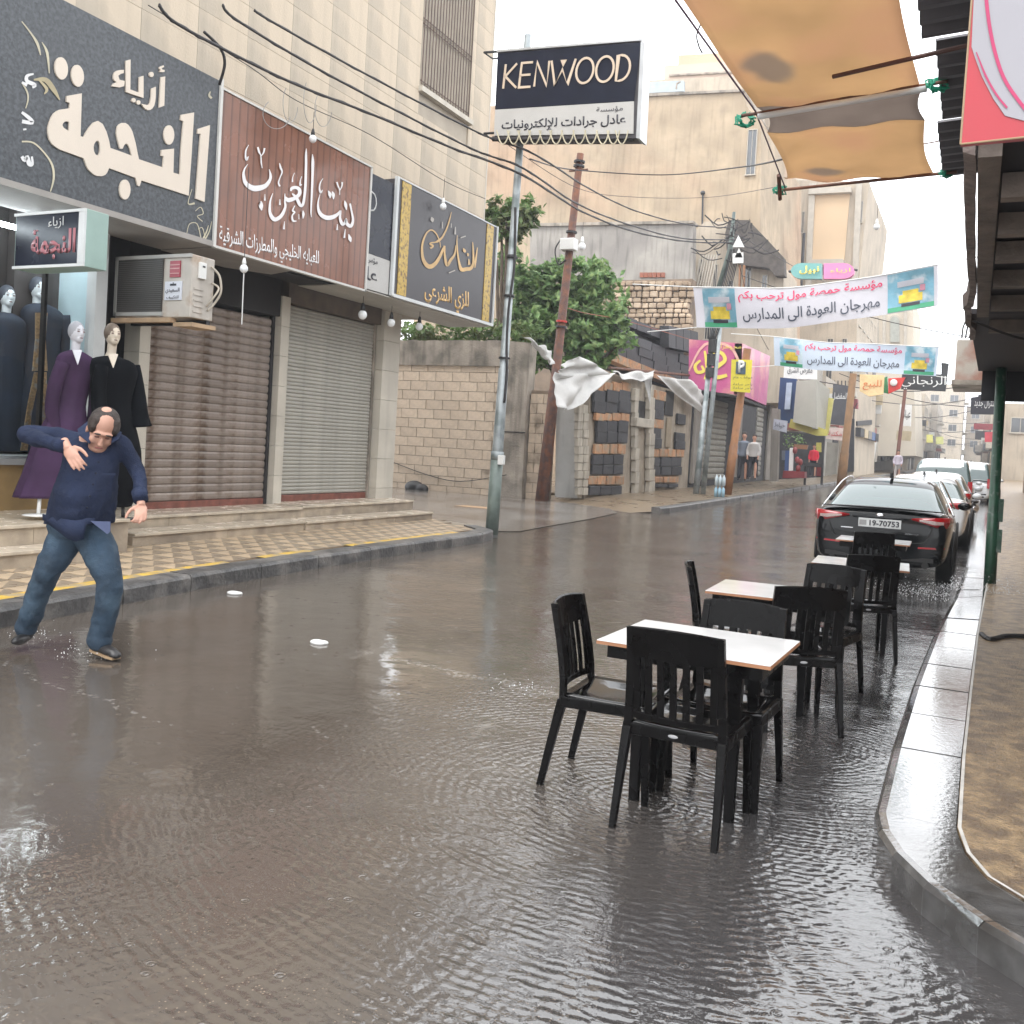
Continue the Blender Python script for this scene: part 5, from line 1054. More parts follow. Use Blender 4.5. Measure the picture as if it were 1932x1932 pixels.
for k, (u, v_, s, lb_) in enumerate(((441, 1119, .055, 'small white foam cup lid floating near the left kerb'), (600, 1212, .05, 'crumpled white scrap floating in mid street'))):
    c = P(u, v_, 2, .01); o = MB().ell(c, (s*1.4, s*.9, .022)).ell(c+V((s*.8, .02, 0)), (s*.8, s*.5, .018)).build('litter', M_whitepaint, smooth=True); tag(o, lb_, 'litter')
# ---- poles
def pole(name, label, base, top, r0, r1, m, extras=None):
    t = T(name, label, 'pole', tuple(base)); MB().tube([V(base)-V((0, 0, .1)), V(base).lerp(V(top), .33), V(base).lerp(V(top), .331), V(top)], [r0, (r0+r1)/2, (r0+r1)/2*.88, r1*.9], 18).build('shaft', m, t, smooth=True); return t
gp0, gp1 = P(928, 1000, 1, 14.55), P(996, 66, 1, 14.55); gp0.z = .1
gp = pole('lamp_pole', 'galvanised street pole at the kerb corner carrying the black and white sign', gp0, gp1, .105, .062, M_galv)
def on(a, b, z_): return a.lerp(b, (z_-a.z)/(b.z-a.z))
MB().tube([on(gp0, gp1, .05), on(gp0, gp1, 1.35)], [.112, .105], 18).build('painted_base', M_galvdark, gp, smooth=True)
for z_, h_ in ((1.33, .14), (3.05, .03), (4.75, .06), (4.1, .04)): MB().tube([on(gp0, gp1, z_), on(gp0, gp1, z_+h_)], [.118-.006*z_]*2, 18).build('band', M_galv if h_ > .1 else M_black, gp, smooth=True)
box(on(gp0, gp1, 1.25)+V((.06, -.1, 0)), on(gp0, gp1, 1.25)+V((.17, -.02, .16)), 'junction_box', M_whitepaint, gp, .01)
MB().tube(catmull([on(gp0, gp1, z_)+V((.085-.01*z_*.5, -.06, 0))+V((.03*math.sin(z_*3), 0, 0)) for z_ in (2.3, 2.8, 3.3, 3.9, 4.6, 5.3, 5.6)]), .022, 6).build('cable_bundle', M_cable, gp, smooth=True)
rp0, rp1 = P(1021, 952, 1, 24.3), P(1095, 290, 1, 24.3)
rpole = pole('utility_pole', 'rust brown steel pole leaning in front of the white tarpaulin', rp0, rp1, .19, .105, M_rust)
c = on(rp0, rp1, 7.15); box(c+V((-.22, -.22, -.14)), c+V((.2, .1, .18)), 'junction_box', M_whitepaint, rpole, .02)
for z_ in (4.9, 5.05, 7.5, 9.3, 9.42): MB().tube([on(rp0, rp1, z_), on(rp0, rp1, z_+.05)], .155, 14).build('clamp', mat('red_tape', (.5, .05, .04), .5) if z_ == 5.05 else M_black, rpole)
MB().tube([rp1+V((-.3, 0, -.45)), rp1+V((.25, 0, -.45))], .03).build('crossbar', M_rust, rpole)
MB().tube(catmull([c+V((-.25, -.05, .2)), c+V((-.42, -.05, -.1)), c+V((-.3, -.05, -.5)), c+V((-.05, -.12, -.4))]), .02).build('cable_loop', M_cable, rpole, smooth=True)
pp0, pp1 = P(1312, 938, 1, 32), P(1352, 560, 1, 32); pp2 = P(1385, 400, 1, 32)
tp = pole('utility_pole', 'twin grey steel pole with a tangle of wires beside the pink shop sign', pp0, pp1, .11, .09, M_galv); MB().tube([pp0+V((.25, 0, 0)), pp1+V((.22, 0, 0))], [.09, .07], 12).build('shaft', M_galv, tp, smooth=True)
MB().tube([pp1, P(1378, 470, 1, 32), pp2], [.10, .09, .05], 12).build('upper_shaft', M_galvdark, tp, smooth=True)
rs = random.Random(5)
for k in range(34):
    c0 = P(1385+rs.uniform(-38, 42), 440+rs.uniform(-28, 50), 1, 32+rs.uniform(-.3, .3)); c1 = c0+V((rs.uniform(-1, 1), rs.uniform(-.2, .2), rs.uniform(-.35, .35)))
    MB().tube(catmull([c0, c0.lerp(c1, .5)+V((0, 0, rs.uniform(-.3, .1))), c1], 3), rs.choice((.012, .018, .024)), 5).build('wire_coil', M_cable, tp)
for k in range(7): MB().tube(catmull([P(1378+k*3, 470, 1, 31.9), P(1362+k*3, 540, 1, 31.9), P(1340+k*4, 600, 1, 31.9), P(1337+k*2, 640, 1, 31.9)], 4), .02, 5).build('down_cable', M_cable, tp, smooth=True)
for v0, v1 in ((640, 665), (668, 690), (694, 712), (560, 575)): MB().tube([P(1345-(v0-640)*.1, v0, 1, 31.95), P(1344-(v0-640)*.1, v1, 1, 31.95)], .15, 8).build('insulator', M_black, tp)
tri = MB().prism([P(1382, 466, 1, 31.6), P(1404, 466, 1, 31.6), P(1393, 444, 1, 31.6)], (0, .05, 0)).build('white_triangle', M_whitepaint, tp, fix=True)
for a, b_ in ((472, 474), ):
    MB().prism([P(1386, 486, 1, 31.6), P(1401, 486, 1, 31.6), P(1394, 468, 1, 31.6)], (0, .05, 0)).build('white_plate', M_whitepaint, tp, fix=True); MB().prism([P(1382, 497, 1, 31.6), P(1382, 478, 1, 31.6), P(1402, 476, 1, 31.6), P(1402, 496, 1, 31.6)], (0, .05, 0)).build('white_plate', M_whitepaint, tp, fix=True)
wp0, wp1 = P(1372, 930, 1, 33), P(1410, 658, 1, 33)
wp = pole('sign_post', 'orange brown post holding the yellow parking notice', wp0, wp1, .15, .15, mat('orange_brown_post', (.22, .095, .035), .6, .2, 5))
M_yel = mat('yellow_sign', (.70, .60, .06), .45, .05)
sg = T('parking_sign', 'yellow Arabic parking notice with a dark letter P square', 'sign', tuple(P(1397, 740, 1, 32.7)))
def signquad(px, Y, th, name, m, parent, off=0): return MB().prism([P(u, v_, 1, Y) for u, v_ in px], (0, th, 0)).build(name, m, parent, fix=True)
signquad([(1378, 738), (1380, 678), (1419, 679), (1415, 741)], 32.65, .05, 'panel', M_yel, sg)
signquad([(1388, 705), (1389, 682), (1407, 683), (1406, 706)], 32.62, .03, 'blue_square', mat('dark_blue_grey', (.07, .11, .15), .4), sg)
a, b_ = P(1392, 703, 1, 32.6), P(1402, 703, 1, 32.6); text('P', a, (1, 0, 0), (0, 0, 1), .22, .42, M_whitepaint, sg, ar=False, bold=.05)
for v_ in (716, 728, 735):
    a = P(1383, v_, 1, 32.6); text('موقف عام' if v_ < 720 else 'بأجر ساعة', a, (1, 0, 0), (0, 0, 1), .65, .13, M_darktext, sg, name='lettering')
# green post under the canopy
g0, g1 = P(1866, 1122, 1, 14), P(1890, 690, 1, 14); g0.z = .1
gpst = pole('canopy_post', 'chipped dark green steel post standing on the right kerb', g0, g1, .075, .072, M_green)
for z_ in (.95, .55): box(on(g0, g1, z_)+V((.05, -.05, 0)), on(g0, g1, z_)+V((.11, .05, .3)), 'bracket', M_green, gpst, .004)
# ---- KENWOOD sign on brackets
kw = T('projecting_sign', 'black and white KENWOOD sign projecting over the street from the galvanised pole', 'sign', tuple(P(1070, 170, 1, 14.3)))
KY = 14.3
K = [P(932, 262, 1, KY), P(1199, 260, 1, KY), P(1211, 76, 1, KY), P(938, 98, 1, KY)]
KYd = V((0, .32, 0))
MB().prism([K[0]+V((0, .02, 0)), K[1]+V((0, .02, 0)), K[2]+V((0, .02, 0)), K[3]+V((0, .02, 0))], (0, .30, 0)).build('case', mat('dark_grey_case', (.055, .05, .055), .5, .2), kw, fix=True)
def kq(pts, y, th, m, name): return MB().prism([P(u, v_, 1, y) for u, v_ in pts], (0, th, 0)).build(name, m, kw, fix=True)
kq([(934, 206), (1196, 190), (1209, 79), (939, 101)], KY, .018, M_navy, 'upper_panel'); kq([(932, 256), (1195, 252), (1196, 191), (934, 207)], KY, .018, M_palesign, 'lower_panel')
kq([(937, 98), (1211, 76), (1212, 72), (937, 94)], KY-.02, .05, M_alu, 'trim'); 
MB().prism([P(1200, 260, 1, KY-.03), P(1207, 262, 1, KY-.03), P(1216, 80, 1, KY-.03), P(1209, 76, 1, KY-.03)], (0, .34, 0)).build('edge_trim', M_alu, kw, fix=True)
Wa, Wb, Wc = P(948, 168, 1, KY), P(1188, 152, 1, KY), P(951, 131, 1, KY)
U_ = (Wb-Wa).normalized(); Vv = V((0, 0, 1)) - U_*U_.z; Vv = V((U_.z*-1, 0, U_.x)); wl_ = (Wb-Wa).length; hh_ = .40
M_kl = mat('pale_gold_letter', (.62, .50, .38), .4, .03)
def kbar(pts, th=.036, closed=False, parent=None, nm='letter'):
    """letter drawn as joined bars in sign units: x along, y up (0..1)"""
    q = [Wa + U_*(x*wl_) + Vv*(y*hh_) + V((0, -.012, 0)) for x, y in pts]; b = MB()
    n_ = len(q); L_, R_ = [], []
    for i in range(n_):
        pa = q[(i-1) % n_] if (closed or i > 0) else q[i]; pb = q[(i+1) % n_] if (closed or i < n_-1) else q[i]
        d = (pb-pa).normalized(); nn = V((-d.z, 0, d.x)); sc = 1
        if (closed or 0 < i < n_-1):
            d1 = (q[i]-pa).normalized(); sc = 1/max(.35, abs(nn.dot(V((-d1.z, 0, d1.x)))))
        L_.append(q[i]+nn*th/2*min(sc, 1.8)); R_.append(q[i]-nn*th/2*min(sc, 1.8))
    vs = L_+R_; m_ = n_ if closed else n_-1
    o = b.add(vs, [(i, (i+1) % n_, n_+(i+1) % n_, n_+i) for i in range(m_)]).build(nm, M_kl, kw); s_ = o.modifiers.new('s', 'SOLIDIFY'); s_.thickness = .012; return o
LW = 1/7.15
kbar([(.01, 0), (.012, 1)]); kbar([(.105, 1), (.018, .5), (.118, 0)]); kbar([(.235, 1), (.145, 1), (.142, .5), (.225, .5)]); kbar([(.142, .49), (.14, 0), (.235, 0)]); kbar([(.265, 0), (.268, 1), (.365, 0), (.367, 1)])
kbar([(.385, 1), (.43, 0), (.478, .62), (.53, 0), (.575, 1)]); MB().prism([Wa+U_*(x*wl_)+Vv*(y*hh_)+V((0, -.02, 0)) for x, y in ((.455, 1), (.505, 1), (.48, .72))], (0, .012, 0)).build('letter', M_kl, kw, fix=True)
for cx_ in (.655, .808): kbar([(cx_+.066*math.cos(a), .5+.5*math.sin(a)) for a in np.linspace(0, 2*math.pi, 26)[:-1]], closed=True)
kbar([(.90, 0)]+[(.925+.07*math.sin(a), .5-.5*math.cos(a)) for a in np.linspace(0, math.pi, 12)]+[(.90, 1)], closed=True)
a, b_, c = P(946, 250, 1, KY), P(1180, 240, 1, KY), P(946, 222, 1, KY)
text('عادل جرادات للإلكترونيات', a, (b_-a), V((0, 0, 1)), (b_-a).length, .205, M_darktext, kw, bold=.02)
a, b_ = P(1125, 214, 1, KY), P(1175, 211, 1, KY); text('مؤسسة', a, (b_-a), V((0, 0, 1)), (b_-a).length, .10, M_darktext, kw, name='small_lettering')
br_ = MB()
for v_ in (97, 250): br_.tube([P(913, v_+2, 1, KY+.1), P(945, v_, 1, KY+.1)], .02, 6); br_.tube([P(913, v_+2, 1, KY+.1), P(930, v_+14, 1, KY+.1), P(945, v_+12, 1, KY+.1)], .014, 6)
q = br_.build('bracket', M_black, kw); q['kind'] = 'stuff'
MB().tube([P(930, 262, 1, KY+.1), P(1195, 262, 1, KY+.1)], .045, 8).build('bottom_rail', M_black, kw)
M_loop = mat('cream_loop', (.55, .50, .36), .5)
for k, u in enumerate((948, 968, 988, 1008, 1028, 1048, 1070, 1092, 1114, 1136, 1156, 1172)):
    MB().tube(catmull([P(u-11, 246, 1, KY-.06), P(u-5, 266, 1, KY-.06), P(u+2, 272, 1, KY-.06), P(u+9, 262, 1, KY-.06), P(u+13, 246, 1, KY-.06)], 3), .011, 5).build('light_loop', M_loop, kw)
# ---- cables
def cable(label, pts, r, group='overhead cables along the street', m=M_cable, twist=True):
    q = [P(*p) for p in pts]; t = T('overhead_cable', label, 'cable', tuple(q[len(q)//2]), group=group); c = catmull(q, 8); MB().tube(c, r, 6).build('strand', m, t, smooth=True)
    if twist: MB().tube([p+V((0, math.sin(i*1.3)*r*.9, math.cos(i*1.3)*r*.9)) for i, p in enumerate(c)], r*.7, 5).build('twisted_strand', m, t, smooth=True)
    return t
def yl(u): return 14.55+(u-985)/(1385-985)*(32-14.55)
cable('thick twisted cable crossing lowest over the shop signs to the tangled pole', [(300, 10, 0, -8.6), (330, 42, 0, -8.6), (430, 97, 0, -8.6), (560, 160, 0, -8.55), (700, 215, 0, -8.5), (850, 278, 0, -8.3), (985, 330, 1, 14.5), (1100, 400, 1, yl(1100)), (1200, 438, 1, yl(1200)), (1300, 456, 1, yl(1300)), (1385, 458, 1, 32)], .019)
cable('middle twisted cable running from the upper left to the tangled pole', [(420, 10, 0, -8.55), (450, 40, 0, -8.55), (600, 130, 0, -8.55), (760, 215, 0, -8.45), (900, 285, 0, -8.2), (988, 318, 1, 14.5), (1090, 385, 1, yl(1090)), (1190, 425, 1, yl(1190)), (1290, 450, 1, yl(1290)), (1385, 452, 1, 32)], .017)
cable('upper twisted cable passing below the barred window to the tangled pole', [(480, 20, 0, -8.6), (515, 42, 0, -8.6), (650, 118, 0, -8.6), (800, 198, 0, -8.5), (915, 256, 0, -8.2), (1010, 292, 1, 14.6), (1110, 355, 1, yl(1110)), (1200, 398, 1, yl(1200)), (1300, 424, 1, yl(1300)), (1385, 430, 1, 32)], .016)
cable('short dark cable dropping to the corner of the grey sign', [(385, 60, 0, -8.7), (415, 90, 0, -8.7), (424, 120, 0, -8.7), (414, 160, 0, -8.85)], .018, twist=False)
cable('thin wire strung from the rust pole towards the tan awning', [(1000, 300, 1, 14.6), (1080, 320, 1, 20), (1250, 330, 1, 22), (1400, 315, 1, 18), (1500, 295, 1, 10)], .014, twist=False)
cable('fine sagging wire in front of the stucco building, lower one', [(960, 275, 1, 20), (1090, 355, 1, 24), (1200, 372, 1, 27), (1340, 372, 1, 30), (1480, 350, 1, 22)], .008, twist=False)
cable('fine wire hung beside the sky below the first banner', [(1400, 520, 1, 26), (1560, 575, 1, 25), (1700, 612, 1, 25), (1850, 640, 1, 25)], .010, twist=False)
cable('string light cable looping along the shop fronts above the brown sign', [(280, 10, 0, -8.9), (470, 125, 0, -8.9), (560, 190, 0, -8.9), (700, 255, 0, -8.9), (836, 340, 0, -8.9), (915, 375, 0, -8.9)], .006, twist=False)
cable('dark cable curving from the sky to the roof above the awning', [(1340, 10, 1, 9), (1316, 60, 1, 9), (1318, 85, 1, 9), (1325, 100, 1, 9)], .008, twist=False)
lp_ = T('wire_loop', 'pale wire rings hanging above the brown shop sign', 'wire', tuple(P(540, 200, 0, -8.8)))
for cx_, cy_, rx, ry in ((522, 215, 26, 28), (548, 195, 14, 36), (585, 190, 12, 42), (610, 205, 16, 34)): MB().tube([P(cx_+rx*math.cos(a), cy_+ry*math.sin(a), 0, -8.8) for a in np.linspace(.2, math.pi*1.3, 16)], .005, 4).build('ring', mat('grey_wire', (.3, .29, .28), .5), lp_)
# ---- bulbs
def bulb(u, v_, X, r, label, drop=.25, ax=0):
    c = P(u, v_, ax, X); t = T('hanging_bulb', label, 'light bulb', tuple(c), group='white bulbs hung on wires'); MB().ell(c, (r, r, r*1.05), None, 16, 12).build('globe', M_bulb, t, smooth=True)
    MB().tube([c+V((0, 0, r*.8)), c+V((0, 0, r*1.6)), c+V((0, 0, r*2.6))], [r*.55, r*.5, r*.25], 10).build('socket', M_black if ax == 0 and drop < .3 else M_whitepaint, t, smooth=True); MB().tube([c+V((0, 0, r*2.5)), c+V((0, 0, r*2.5+drop))], .005, 5).build('cord', M_cable, t)
bulb(590, 262, -8.85, .055, 'white bulb hanging over the top edge of the brown sign'); bulb(836, 390, -8.85, .06, 'white bulb hanging over the top edge of the black and gold sign', .35)
bulb(460, 507, -8.85, .055, 'white bulb hanging in front of the brown sign on a long pale cord', 1.2)
q = T('pull_cord', 'pale cord dangling in front of the brown shutter below a bulb', 'cord', tuple(P(458, 560, 0, -8.85))); MB().tube([P(460, 515, 0, -8.85), P(456, 612, 0, -8.85)], .008, 6).build('cord', M_whitepaint, q)
bulb(684, 594, -9.3, .075, 'bulb under the sign soffit nearest the brown shutter', .12); bulb(738, 609, -9.3, .07, 'bulb under the sign soffit beside the stone pillar', .12); bulb(791, 616, -9.35, .07, 'bulb under the sign soffit with leaves behind it', .10)
bulb(1098, 465, 23.8, .10, 'white bulb beside the junction box of the rust pole', .4, 1); bulb(1654, 428, 20, .06, 'small bulb hanging against the sky over the street', .3, 1)
# ================================================================== striped stone ruin along the street (X = -10)
WX = -10.0
st_ = T('striped_ruin', 'ruined front of black and orange stone bands with pale pilasters under the white tarpaulins', 'ruin', (-10.5, 31, 0))
box((-10.45, 25.45, -.05), (WX-.02, 36.3, 3.9), 'wall', mat('ruin_core', (.33, .28, .22), .9, .3, 1.5, .8, 9, streak=.3), st_)
za = Zf(1200, 960, 1.932)
def slab(x0, y0, x1, y1, m, name, th=.09, X=WX):
    a, b_ = P(*za(x0, y1), 0, X), P(*za(x1, y0), 0, X); o = MB().box((X+random.uniform(-.01, .01), a.y, a.z), (X+th, b_.y, b_.z)).build(name, m, st_, bevel=.015); return o
M_pil = mat('pale_pilaster', (.40, .36, .30), .85, .15, 3, .4, 20, streak=.35)
def blocks(x0, y0, x1, y1, nx, ny, m, th=.09, name='stone'):
    for i in range(nx):
        for j in range(ny): slab(x0+(x1-x0)*i/nx+1.5, y0+(y1-y0)*j/ny+1.5, x0+(x1-x0)*(i+1)/nx-1.5, y0+(y1-y0)*(j+1)/ny-1.5, m, name, th+random.uniform(-.02, .02))
blocks(1320, 555, 1552, 685, 3, 2, M_basalt); blocks(1340, 738, 1538, 872, 3, 2, M_basalt); blocks(1315, 945, 1508, 1068, 3, 2, M_basalt); blocks(1290, 1135, 1500, 1195, 3, 1, M_basalt)
blocks(1330, 692, 1545, 734, 4, 1, M_orange_st); blocks(1325, 880, 1520, 940, 4, 1, M_orange_st); blocks(1285, 1074, 1510, 1130, 4, 1, M_orange_st); blocks(1330, 505, 1555, 550, 4, 1, M_orange_st)
blocks(1562, 540, 1592, 1195, 1, 9, M_pil, .16); blocks(1215, 640, 1285, 1195, 2, 11, M_pil, .12, 'pale_stone'); blocks(1650, 520, 1690, 1180, 1, 9, M_pil, .15)
slab(1597, 620, 1655, 720, M_dark, 'opening', .02); blocks(1560, 728, 1668, 770, 1, 1, M_pil, .22, 'sill_stone')
blocks(1700, 610, 1760, 725, 1, 2, M_basalt); blocks(1690, 785, 1745, 905, 1, 2, M_basalt); blocks(1668, 962, 1870, 1072, 3, 2, M_basalt); blocks(1840, 698, 1895, 757, 1, 1, M_basalt); blocks(1828, 812, 1890, 912, 1, 2, M_basalt)
blocks(1700, 560, 1770, 605, 1, 1, M_orange_st); blocks(1695, 732, 1760, 780, 1, 1, M_orange_st); blocks(1680, 912, 1885, 958, 4, 1, M_orange_st); blocks(1655, 1078, 1850, 1118, 4, 1, M_orange_st); blocks(1655, 1122, 1845, 1150, 3, 1, M_basalt)
slab(1770, 560, 1830, 700, M_dark, 'opening', .03); slab(1775, 720, 1815, 900, mat('old_door', (.25, .20, .14), .8, .2), 'shutter_board', .04)
gd = T('steel_door', 'plain pale grey steel door behind the rust pole', 'door', tuple(P(1072, 935, 1, 25.2)))
MB().prism([P(u, v_, 1, 25.15) for u, v_ in ((1047, 938), (1050, 745), (1092, 742), (1088, 940))], (0, .08, 0)).build('leaf', mat('grey_door', (.36, .355, .34), .6, .1, 2, streak=.3), gd, fix=True)
MB().prism([P(u, v_, 1, 25.1) for u, v_ in ((1089, 940), (1093, 742), (1099, 742), (1095, 940))], (0, .1, 0)).build('frame', M_pil, gd, fix=True)
# slanting black stone wall top behind
sb = T('basalt_wall', 'sloping heap of black basalt courses rising behind the striped ruin', 'wall', tuple(P(1230, 680, 0, -12)))
def bpoly(px, X, m, name, parent, th=-.4): return MB().prism([P(u, v_, 0, X) for u, v_ in px], (th, 0, 0)).build(name, m, parent, fix=True)
for r_ in range(5):
    for c in range(6):
        u0, v0 = 1150+c*26+r_*2, 600+c*10+r_*17-(14 if r_ == 0 else 0)
        if r_ == 0 and c in (0,): continue
        bpoly([(u0, v0+16), (u0+25, v0+25), (u0+26, v0+8), (u0+1, v0)], -12+random.uniform(-.06, .06), M_basalt, 'stone', sb)
bpoly([(1140, 690), (1290, 750), (1290, 640), (1150, 590)], -12.42, M_dark, 'core', sb)
for c in range(6): bpoly([(1145+c*22, 676+c*9), (1166+c*22, 685+c*9), (1166+c*22, 669+c*9), (1145+c*22, 660+c*9)], -11.8, M_orange_st, 'orange_stone', sb)
for c in range(4): bpoly([(1262+c*14, 655+c*3), (1275+c*14, 658+c*3), (1275+c*14, 618+c*3), (1262+c*14, 614+c*3)], -11.7, M_basalt, 'stone', sb)
# rusty beam and tarpaulins
q = T('roof_beam', 'thin rusty beam resting on top of the striped ruin', 'beam', tuple(P(1230, 702, 0, -10.2))); MB().tube([P(1150, 694, 0, -10.4), P(1300, 708, 0, -10.4)], .05, 6).build('beam', M_rust, q)
def tarp(label, px, X, **k):
    t = T('tarpaulin', label, 'tarpaulin', tuple(P(*px[0], 0, X)), group='white tarpaulins tied over the ruin'); cloth('sheet', [P(u, v_, 0, X+d) for (u, v_), d in zip(px, (0, .1, .25, .2))], M_tarp, parent=t, **k); return t
def tarp2(label, px, X, **k): return tarp(label, px, X, **k)
tarp2('largest white tarpaulin sagging between the rust pole and the striped ruin', [(1052, 700), (1158, 704), (1104, 752), (1052, 768)], -9.9, n=(20, 14), sag=.18, wob=.09, seed=1, fold=5)
tarp2('peaked upper fold of white tarpaulin right of the rust pole', [(1052, 716), (1062, 690), (1092, 672), (1150, 706)], -9.95, n=(14, 8), sag=-.05, wob=.06, seed=2)
tarp2('torn strip of white tarpaulin hanging left of the rust pole', [(988, 636), (1040, 662), (1043, 690), (1030, 668)], -10.1, n=(14, 6), sag=.05, wob=.05, seed=3)
tarp2('narrow white tarpaulin strip with a hanging tip above the ruin opening', [(1155, 700), (1232, 702), (1228, 716), (1168, 712)], -9.95, n=(16, 5), sag=.06, wob=.06, seed=4)
tarp2('small pointed white rag hanging at the middle of the ruin', [(1212, 706), (1232, 703), (1229, 720), (1226, 765)], -9.9, n=(6, 10), sag=.0, wob=.03, seed=5)
tarp2('white tarpaulin wedge beside the pink shop sign', [(1234, 706), (1300, 716), (1326, 736), (1322, 778)], -9.8, n=(14, 10), sag=.10, wob=.06, seed=6)
# ================================================================== trees
def leafcloud(blobs, n, size, name, m, parent, seed=0):
    r = np.random.default_rng(seed); vs = []; fs = []
    wts = np.array([b_[1][0]*b_[1][1]*b_[1][2] for b_ in blobs]); wts = wts/wts.sum()
    for k in range(n):
        c, rad = blobs[r.choice(len(blobs), p=wts)]
        d = r.normal(size=3); d /= np.linalg.norm(d); rr = r.uniform(.3, 1)**.5*(1+.28*noise.noise(V((d[0]*3+c[0]*2, d[1]*3, d[2]*3+seed))))*(1.3 if r.random() < .10 else 1)
        if noise.noise(V((d[0]*2+c[0], d[1]*2+c[1], d[2]*2+seed))) < .02: continue
        p = np.array(c)+d*rr*np.array(rad); s = size*r.uniform(.6, 1.4)
        nrm = d*.5+r.normal(size=3)*.5+np.array((0, 0, .4)); nrm /= np.linalg.norm(nrm)
        a = np.cross(nrm, r.normal(size=3)); a /= np.linalg.norm(a); b_ = np.cross(nrm, a)
        i0 = len(vs); vs += [p-a*s, p+b_*s*.45-nrm*s*.12, p+a*s, p-b_*s*.45-nrm*s*.12]; fs += [(i0, i0+1, i0+2), (i0, i0+2, i0+3)]
    me = bpy.data.meshes.new(name); me.from_pydata([tuple(v) for v in vs], [], fs); return link(name, me, m, parent)
def tree(label, cpx, Y, blobs_px, n, size, base, seed, m=M_leaf):
    c0 = P(*cpx, 1, Y); t = T('tree', label, 'tree', (c0.x, Y, 0)); blobs = []
    for u, v_, ru, rv in blobs_px:
        c = P(u, v_, 1, Y); e = P(u+ru, v_, 1, Y); f = P(u, v_-rv, 1, Y); blobs.append((tuple(c), ((e-c).length, (e-c).length*.8, (f-c).length)))
    leafcloud(blobs, n, size, 'crown', m, t, seed)
    root = V((c0.x, Y, base)); tr = MB().tube(catmull([root, root.lerp(c0, .5)+V((.15, 0, 0)), c0], 4), [.16]*3+[.12]*3+[.08]*3, 10).build('trunk', M_bark, t, smooth=True)
    for k, (c, rad) in enumerate(blobs): MB().tube([root.lerp(c0, .45), V(c)*.5+root.lerp(c0, .7)*.5, V(c)], [.07, .05, .02], 6).build('limb', M_bark, t)
    return t
tree('large leafy tree spilling over the wall behind the two street poles', (1080, 640), 28.5, [(1030, 545, 62, 50), (1100, 530, 60, 44), (1060, 610, 80, 50), (1140, 600, 46, 46), (1000, 600, 40, 60), (1120, 655, 50, 34), (960, 500, 28, 40), (1090, 690, 50, 20), (1010, 670, 50, 24), (1165, 570, 22, 24), (1180, 640, 20, 18), (985, 520, 24, 22), (1075, 495, 26, 14), (1130, 500, 22, 16)], 17000, .17, 0, 11)
tree('light green treetop showing behind the galvanised pole above the black sign', (958, 420), 27, [(945, 395, 30, 26), (985, 400, 32, 28), (960, 430, 40, 26), (925, 420, 18, 30)], 3600, .13, 0, 12, M_leaf2)
hg = T('hedge', 'green vine hanging over the top of the block wall below the black sign', 'hedge', tuple(P(850, 628, 1, 25.6)))
leafcloud([(tuple(P(u, 627+(u % 3), 1, 25.7)), (.9, .45, .38)) for u in range(765, 990, 20)], 3400, .10, 'foliage', M_leaf2, hg, 13)
# ================================================================== buildings behind
def win(face, a0, a1, z0, z1, c, parent, frame=M_whitepaint, name='window', depth=.12, pane=None, shutter_=False):
    """window on face 'x' (x=c, spans y) or 'y' (y=c, spans x)"""
    def bx(p, q, off0, off1, nm, m, par): return box((c+off0, p[0], p[1]), (c+off1, q[0], q[1]), nm, m, par) if face == 'x' else box((p[0], c-off1, p[1]), (q[0], c-off0, q[1]), nm, m, par)
    w_ = bx((a0, z0), (a1, z1), -.05, .02, name, pane or WP, parent)
    t = max(.04, (a1-a0)*.06); bx((a0-t, z0-t), (a0, z1+t), -.02, .07, 'frame', frame, w_); bx((a1, z0-t), (a1+t, z1+t), -.02, .07, 'frame', frame, w_)
    bx((a0, z1), (a1, z1+t), -.02, .07, 'frame', frame, w_); bx((a0-t*2, z0-t*1.5), (a1+t*2, z0), -.02, .16, 'sill', frame, w_); bx(((a0+a1)/2-t*.3, z0), ((a0+a1)/2+t*.3, z1), .02, .05, 'glazing_bar', frame, w_)
    return w_
WP = glass('grey_window', (.06, .065, .07), .1)
M_frm = mat('limestone_frame', (.46, .42, .36), .8, .1)
# stucco building, large
YB = 55.0
sB = T('stucco_building', 'large beige stucco building with a blank stained wall behind the trees', 'building', tuple(P(1200, 700, 1, YB)))
def front(px, Y, th, m, name, parent): return MB().prism([P(u, v_, 1, Y) for u, v_ in px], (0, th, 0)).build(name, m, parent, fix=True)
front([(800, 940), (800, 178), (1205, 178), (1406, 170), (1436, 330), (1432, 900)][:0] or [(780, 900), (780, 210), (1190, 182), (1404, 171), (1408, 200), (1436, 232), (1428, 900)], YB, 14, M_stucco, 'wall', sB)
front([(1190, 183), (1404, 172), (1404, 168), (1190, 178)], YB-.15, 14, M_conc, 'parapet', sB)
for u0, u1, v0, v1 in ((1408, 1416, 560, 600),): pass
a, b_ = P(1418, 330, 1, YB), P(1432, 245, 1, YB); win('y', a.x-.3, b_.x-.1, a.z, b_.z, YB-.02, sB, M_frm)
for u, v0 in ((1150, 345), (1240, 255), (1330, 300)): pass
MB().tube([P(1326, 365, 1, YB-.2), P(1325, 424, 1, YB-.2)], .06, 6).build('vent_pipe', M_black, sB); MB().ell(P(1326, 364, 1, YB-.2), (.14, .14, .14)).build('vent_cap', M_black, sB)
